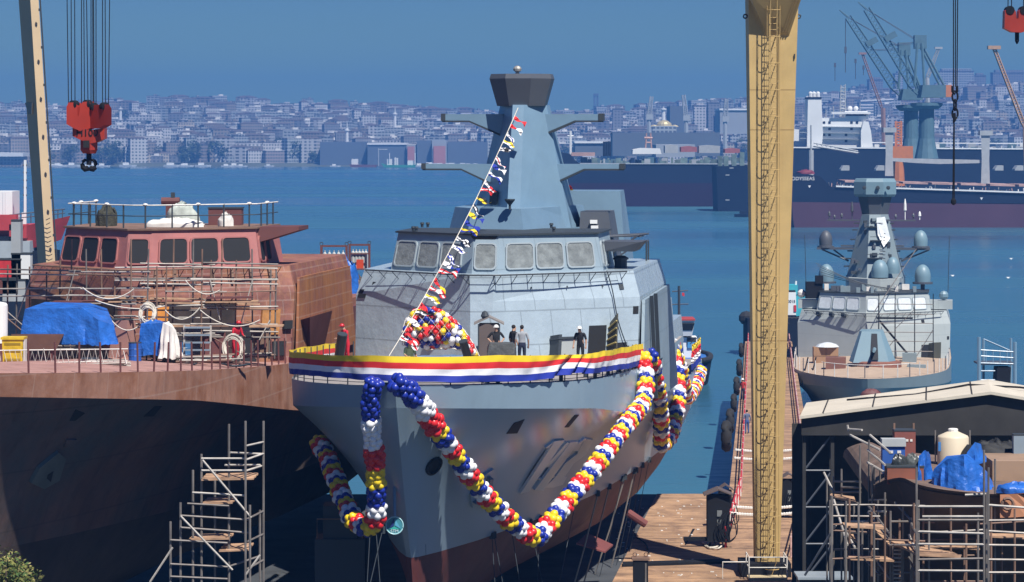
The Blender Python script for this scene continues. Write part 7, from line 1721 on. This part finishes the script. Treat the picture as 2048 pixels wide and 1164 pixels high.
for s in spots:
    if s in taken: continue
    me, wk, rk, h_, w_, loc = place_building(*s, 0); a = rnc.uniform(-.5, .5); ca, sa = math.cos(a), math.sin(a); o0 = len(verts)
    for v in me.vertices: verts.append((loc.x+v.co.x*ca-v.co.y*sa, loc.y+v.co.x*sa+v.co.y*ca, loc.z+v.co.z))
    for f in me.polygons: faces.append([i+o0 for i in f.vertices]); mis.append(wi[wk] if f.material_index == 0 else ri[rk])
me = bpy.data.meshes.new('town_mass'); me.from_pydata(verts, [], faces)
for m in mats_all: me.materials.append(m)
me.polygons.foreach_set('material_index', mis); o = bpy.data.objects.new('town_mass', me); COL.objects.link(o); tag(o, kind='stuff')
# trees along the shore and in the gaps
TM = [M('far_leaf_dark', (.035,.055,.025), .9, var=.25, vs=.05), M('far_leaf', (.05,.075,.03), .9, var=.25, vs=.05), M('far_leaf_pale', (.075,.095,.04), .9, var=.2, vs=.05)]
protos = [leafy('tree', (0, -400-40*k, 0), 13+3*k, 6.5+k, TM, 'dark leafy tree among the houses on the far shore', 420, 1.0, seed=40+k, clumps=8, group='trees on the far shore') for k in range(3)]
used = [False]*3
def ztree(px, y):
    k = rnc.randrange(3); x = (px-HX)*y/F; loc = V((x, y, max(1.0, hz(x, y))-1))
    if used[k]: t = copy_tree(protos[k], loc, rz=rnc.uniform(0, 6))
    else: t = protos[k]; t.location = loc; used[k] = True
    s_ = rnc.uniform(.75, 1.35); t.scale = (s_*1.15, s_*1.15, s_)
for k in range(110):
    px = rnc.choice((rnc.uniform(-20, 640), rnc.uniform(60, 640), rnc.uniform(1100, 1490), rnc.uniform(1600, 2050))); ztree(px, rnc.uniform(3004, 3090) if k < 85 else rnc.uniform(3100, 3700))
# waterfront boats
for k in range(34):
    px = rnc.choice((rnc.uniform(90, 330), rnc.uniform(330, 700), rnc.uniform(840, 980))); 
    boat(px, 333.6+rnc.uniform(-.3, .4), rnc.uniform(9, 16), 'small white boat moored along the far shore', (m_fwhite, m_fwhite), 'boat', 'boats moored along the far shore')
# landmarks
def minaret(px, ytop, ybase, D, label):
    b = P(px, ybase, D); H_ = (ybase-ytop)*D/F; t = thing('minaret', b, label, 'minaret')
    part('shaft', MB().lathe(b+V((0,0,-12)), [(2.2, 0), (1.7, 12), (1.4, 12+H_*.75)], 10), m_fwhite, t); part('balcony', MB().lathe(b+V((0,0,H_*.62)), [(1.5, 0), (2.5, 1.2), (2.5, 2.2), (1.4, 2.4)], 10), m_fwhite, t); part('spire', MB().lathe(b+V((0,0,H_*.75)), [(1.5, 0), (.1, H_*.25)], 10), m_fgrey, t)
def mosque(px, ytop, ybase, D, r, label, mat):
    b = P(px, ybase, D); t = thing('mosque', b, label, 'mosque'); Z = (ybase-ytop)*D/F
    part('prayer_hall', MB().box(b+V((0,0,Z*.2-4)), (r*3.0, r*2.2, Z*.4+8)), WM['pale'], t)
    part('dome', MB().lathe(b+V((0,0,Z*.4)), [(r, 0)]+[(r*math.cos(R(a)), Z*.6*math.sin(R(a))) for a in (20, 40, 60, 75)]+[(.05, Z*.6)], 14), mat, t)
    for sx in (-1, 1): part('half_dome', MB().lathe(b+V((sx*r*1.3,-r*.3,Z*.32)), [(r*.55, 0), (r*.4, Z*.14), (.05, Z*.22)], 10), mat, t)
minaret(694, 240, 303, 3060, 'white minaret left of the long shed on the far shore'); minaret(790, 212, 262, 3300, 'tall thin minaret right of centre-left town, its grey spire against the hills'); minaret(241, 212, 235, 3500, 'faint minaret on the left skyline beside the red hook block'); minaret(1327, 212, 240, 2600, 'faint minaret beside the pale domed mosque right of the mast')
mosque(801, 254, 268, 3280, 14, 'broad-domed mosque at the foot of the tall thin minaret', m_fgrey); mosque(1328, 240, 260, 2580, 6.5, 'pale gold domed mosque between the faint dock cranes', M('pale_gold', (.62,.52,.26), .4, metal=.3)); mosque(690, 297, 308, 3050, 6, 'small bright mosque at the foot of the white minaret', m_fwhite)
def shed(x0, x1, yt, yb, D, label, mat, door=None, white_top=True, depth=60):
    t = thing('shipyard_hall', P((x0+x1)/2, yb, D), label, 'hall'); part('wall', side_prism([(x0,yb+6), (x0,yt), (x1,yt), (x1,yb+6)], D, depth), mat, t)
    if white_top: part('roof_edge', side_prism([(x0-1,yt+1.5), (x0-1,yt-2), (x1+1,yt-2), (x1+1,yt+1.5)], D-1, depth+2), m_fwhite, t)
    if door: part('door', side_prism([(door[0],yb+2), (door[0],door[2]), (door[1],door[2]), (door[1],yb+2)], D-2, 1.5), M('door_faded_red', (.42,.17,.15), .7, var=.08), t)
m_hall = M('hall_blue_grey', (.10,.13,.17), .8, var=.1, vs=.02); m_hall2 = M('hall_light_grey', (.30,.33,.36), .8, var=.1, vs=.02)
shed(735, 812, 288, 330, 3000, 'long dark shipyard hall with bright roof edge on the far shore', m_hall); shed(813, 831, 289, 330, 2996, 'narrow hall end with faded red door beside the long dark hall', m_hall2, (815, 829, 293), False)
shed(864, 893, 280, 330, 2994, 'tall pale hall with a big faded red door near the left yard tip', m_hall2, (867, 891, 292), False); shed(834, 862, 281, 331, 3004, 'dark hall between the two red-doored halls', m_hall, None, False); shed(640, 732, 284, 331, 3010, 'dark low hall left of the long hall with bright roof edge', m_hall, None, False); shed(895, 975, 284, 331, 3012, 'dark hall behind the left lower yard of the mast', m_hall, None, False)
shed(1440, 1540, 219, 262, 2500, 'white-topped long hall beside the yellow leg on the far shore', m_hall2); shed(1340, 1372, 212, 262, 2620, 'grey block with a pale end wall behind the faint middle crane', m_hall, None, False); shed(1312, 1390, 289, 308, 1900, 'low grey quay hall above the tanker deck', m_hall2, None, False); shed(1150, 1215, 285, 306, 1950, 'low dark quay hall right of the mast', m_hall, None, True); shed(1225, 1440, 265, 306, 2050, 'long dark blue quay hall behind the tanker deck gear', m_hall, None, False, 40)
def terminal():
    t = thing('ferry_terminal', P(22, 330, 2990), 'ferry terminal with white roofs on the shore at the left edge', 'terminal')
    part('hall', side_prism([(-20,334), (-20,312), (44,312), (44,334)], 2990, 30), WM['pink'], t); part('roof', side_prism([(-20,313), (-20,305), (46,306), (46,313)], 2985, 40), m_fwhite, t); letters('ISKELE', P(33, 310, 2984.8), (1,0,0), (0,0,1), 2.2, m_navy, t, 'lettering', .2) if False else None
terminal()
# tall apartment blocks on the right skyline
def highrise(x0, x1, yt, yb, D, label, mat, step=None):
    t = thing('apartment_tower', P((x0+x1)/2, yb, D), label, 'building')
    org = P(x0, yb, D); o = side_prism([(x0,yb+20), (x0,yt), (x1,yt), (x1,yb+20)], D, 24).build('block', mat, t)
    part('roof', side_prism([(x0-.5,yt), (x0-.5,yt-1.6), (x1+.5,yt-1.6), (x1+.5,yt)], D-.5, 25), RM['flat'], t)
    if step: part('penthouse', side_prism([(x0+step,yt-1.6), (x0+step,yt-6), (x1-step,yt-6), (x1-step,yt-1.6)], D+3, 14), mat, t)
HR = [(1878,1948,143,262,'pale','broad pale tower block behind the orange counterweight'), (1948,1972,152,262,'grey','narrow grey tower block stepping down from the broad pale one'), (1986,2060,146,262,'grey','dark grey tower at the right edge behind the orange jib'), (1716,1734,174,262,'grey','slim grey tower behind the white tanker mast'), (1738,1766,160,262,'grey','grey tower half behind the left teal boom'), (1790,1806,148,262,'pale','pale tower between the two teal cranes'), (1700,1716,178,262,'pale','pale low tower above the white accommodation'), (1866,1884,172,262,'cream','cream tower beside the teal crane house'), (1660,1690,196,262,'cream','cream block left of the tanker signal mast'), (1905,1930,198,262,'white','white slab below the broad pale tower'), (1935,1962,204,262,'grey','grey slab right of the white one'), (1965,1990,190,262,'pale','pale slab left of the dark right-edge tower'), (2010,2050,205,262,'cream','cream slab below the dark right-edge tower'), (1290,1312,220,262,'grey','grey block left of the faint left crane'), (1388,1412,212,262,'white','white block right of the faint middle crane'), (1416,1440,206,262,'grey','grey stepped block left of the white-topped hall'), (1427,1470,232,258,'white','white apartment slab with dark windows below the white-topped hall'), (1226,1246,218,262,'grey','grey block above the right upper yard tip')]
for x0, x1, yt, yb, wk, lab in HR: highrise(x0, x1, yt, yb, 4250 if x0 > 1600 else 3300, lab+' on the far skyline', WM[wk], 5)
m_stripe = wallmat('office_stripe', (.66,.68,.70), 400, 3.3, (.06,.10,.16), .999)
of = thing('office_building', P(1755, 262, 3600), 'white office building with long horizontal window bands behind the tanker', 'building')
side_prism([(1716,275), (1722,203), (1786,200), (1790,275)], 3600, 40).build('block', m_stripe, of); part('roof', side_prism([(1721,203), (1721,200), (1787,197), (1787,200)], 3599, 41), m_fwhite, of)
gt_ = thing('twin_tower', P(1191, 226, 4550), 'ghostly twin tower far off in the haze right of the mast head', 'tower')
part('shaft', side_prism([(1187,232), (1187,189), (1191,189), (1191,232)], 4550, 5), m_hall, gt_); part('shaft', side_prism([(1193,232), (1193,189), (1197,189), (1197,232)], 4550, 5), m_hall, gt_); part('crown', side_prism([(1187,192), (1187,187), (1197,187), (1197,192)], 4549, 7), m_hall, gt_)
# green coaster off the far shore
gs = thing('coaster', PZ(800, 336, 0), 'small green-hulled coaster with white houses off the far shore', 'coaster')
gb_ = PZ(800, 335, 0); GD = gb_.y
part('hull', side_prism([(762,327), (775,330), (825,330), (833,326), (830,334.8), (768,334.8)], GD, 10), M('coaster_green', (.03,.24,.17), .6), gs)
for x0, x1, yt in ((774,784,318), (789,792,315), (793,796,316), (815,828,321)): part('house', side_prism([(x0,330), (x0,yt), (x1,yt), (x1,330)], GD+2, 6), m_fwhite, gs)
part('mast', MB().tube(P(830, 330, GD), P(830, 306, GD), .5, 5).tube(P(779, 320, GD), P(779, 306, GD), .4, 5), m_fwhite, gs)
rb = thing('coaster', PZ(730, 335, 0), 'rusty red coaster moored left of the green one', 'coaster')
gb2 = PZ(735, 334.6, 0); part('hull', side_prism([(698,329), (755,330), (752,334.5), (702,334.5)], gb2.y, 10), m_maroon, rb); part('house', side_prism([(703,329), (703,318), (716,318), (716,329)], gb2.y+2, 6), m_fwhite, rb); part('gantry', MB().tube(P(757, 332, gb2.y), P(757, 297, gb2.y), .6, 5).tube(P(757, 299, gb2.y), P(775, 299, gb2.y), .5, 5), m_fgrey, rb)
# birds
for k, (x, y) in enumerate(((1715, 545), (1905, 552), (2022, 518), (2016, 556))):
    b = PZ(x, y, 1.2); t = thing('seagull', b, 'tiny white seagull low over the water right of the yellow leg', 'bird', 'seagulls over the water'); mb = MB(); mb.sphere(b, .16, 6, (1.8,1,1)); mb.add([b+V((-.5,0,.2)), b+V((0,-.15,.05)), b+V((.5,0,.2)), b+V((0,.15,.05))], [(0,1,2),(0,2,3)]); part('body', mb, m_fwhite, t)
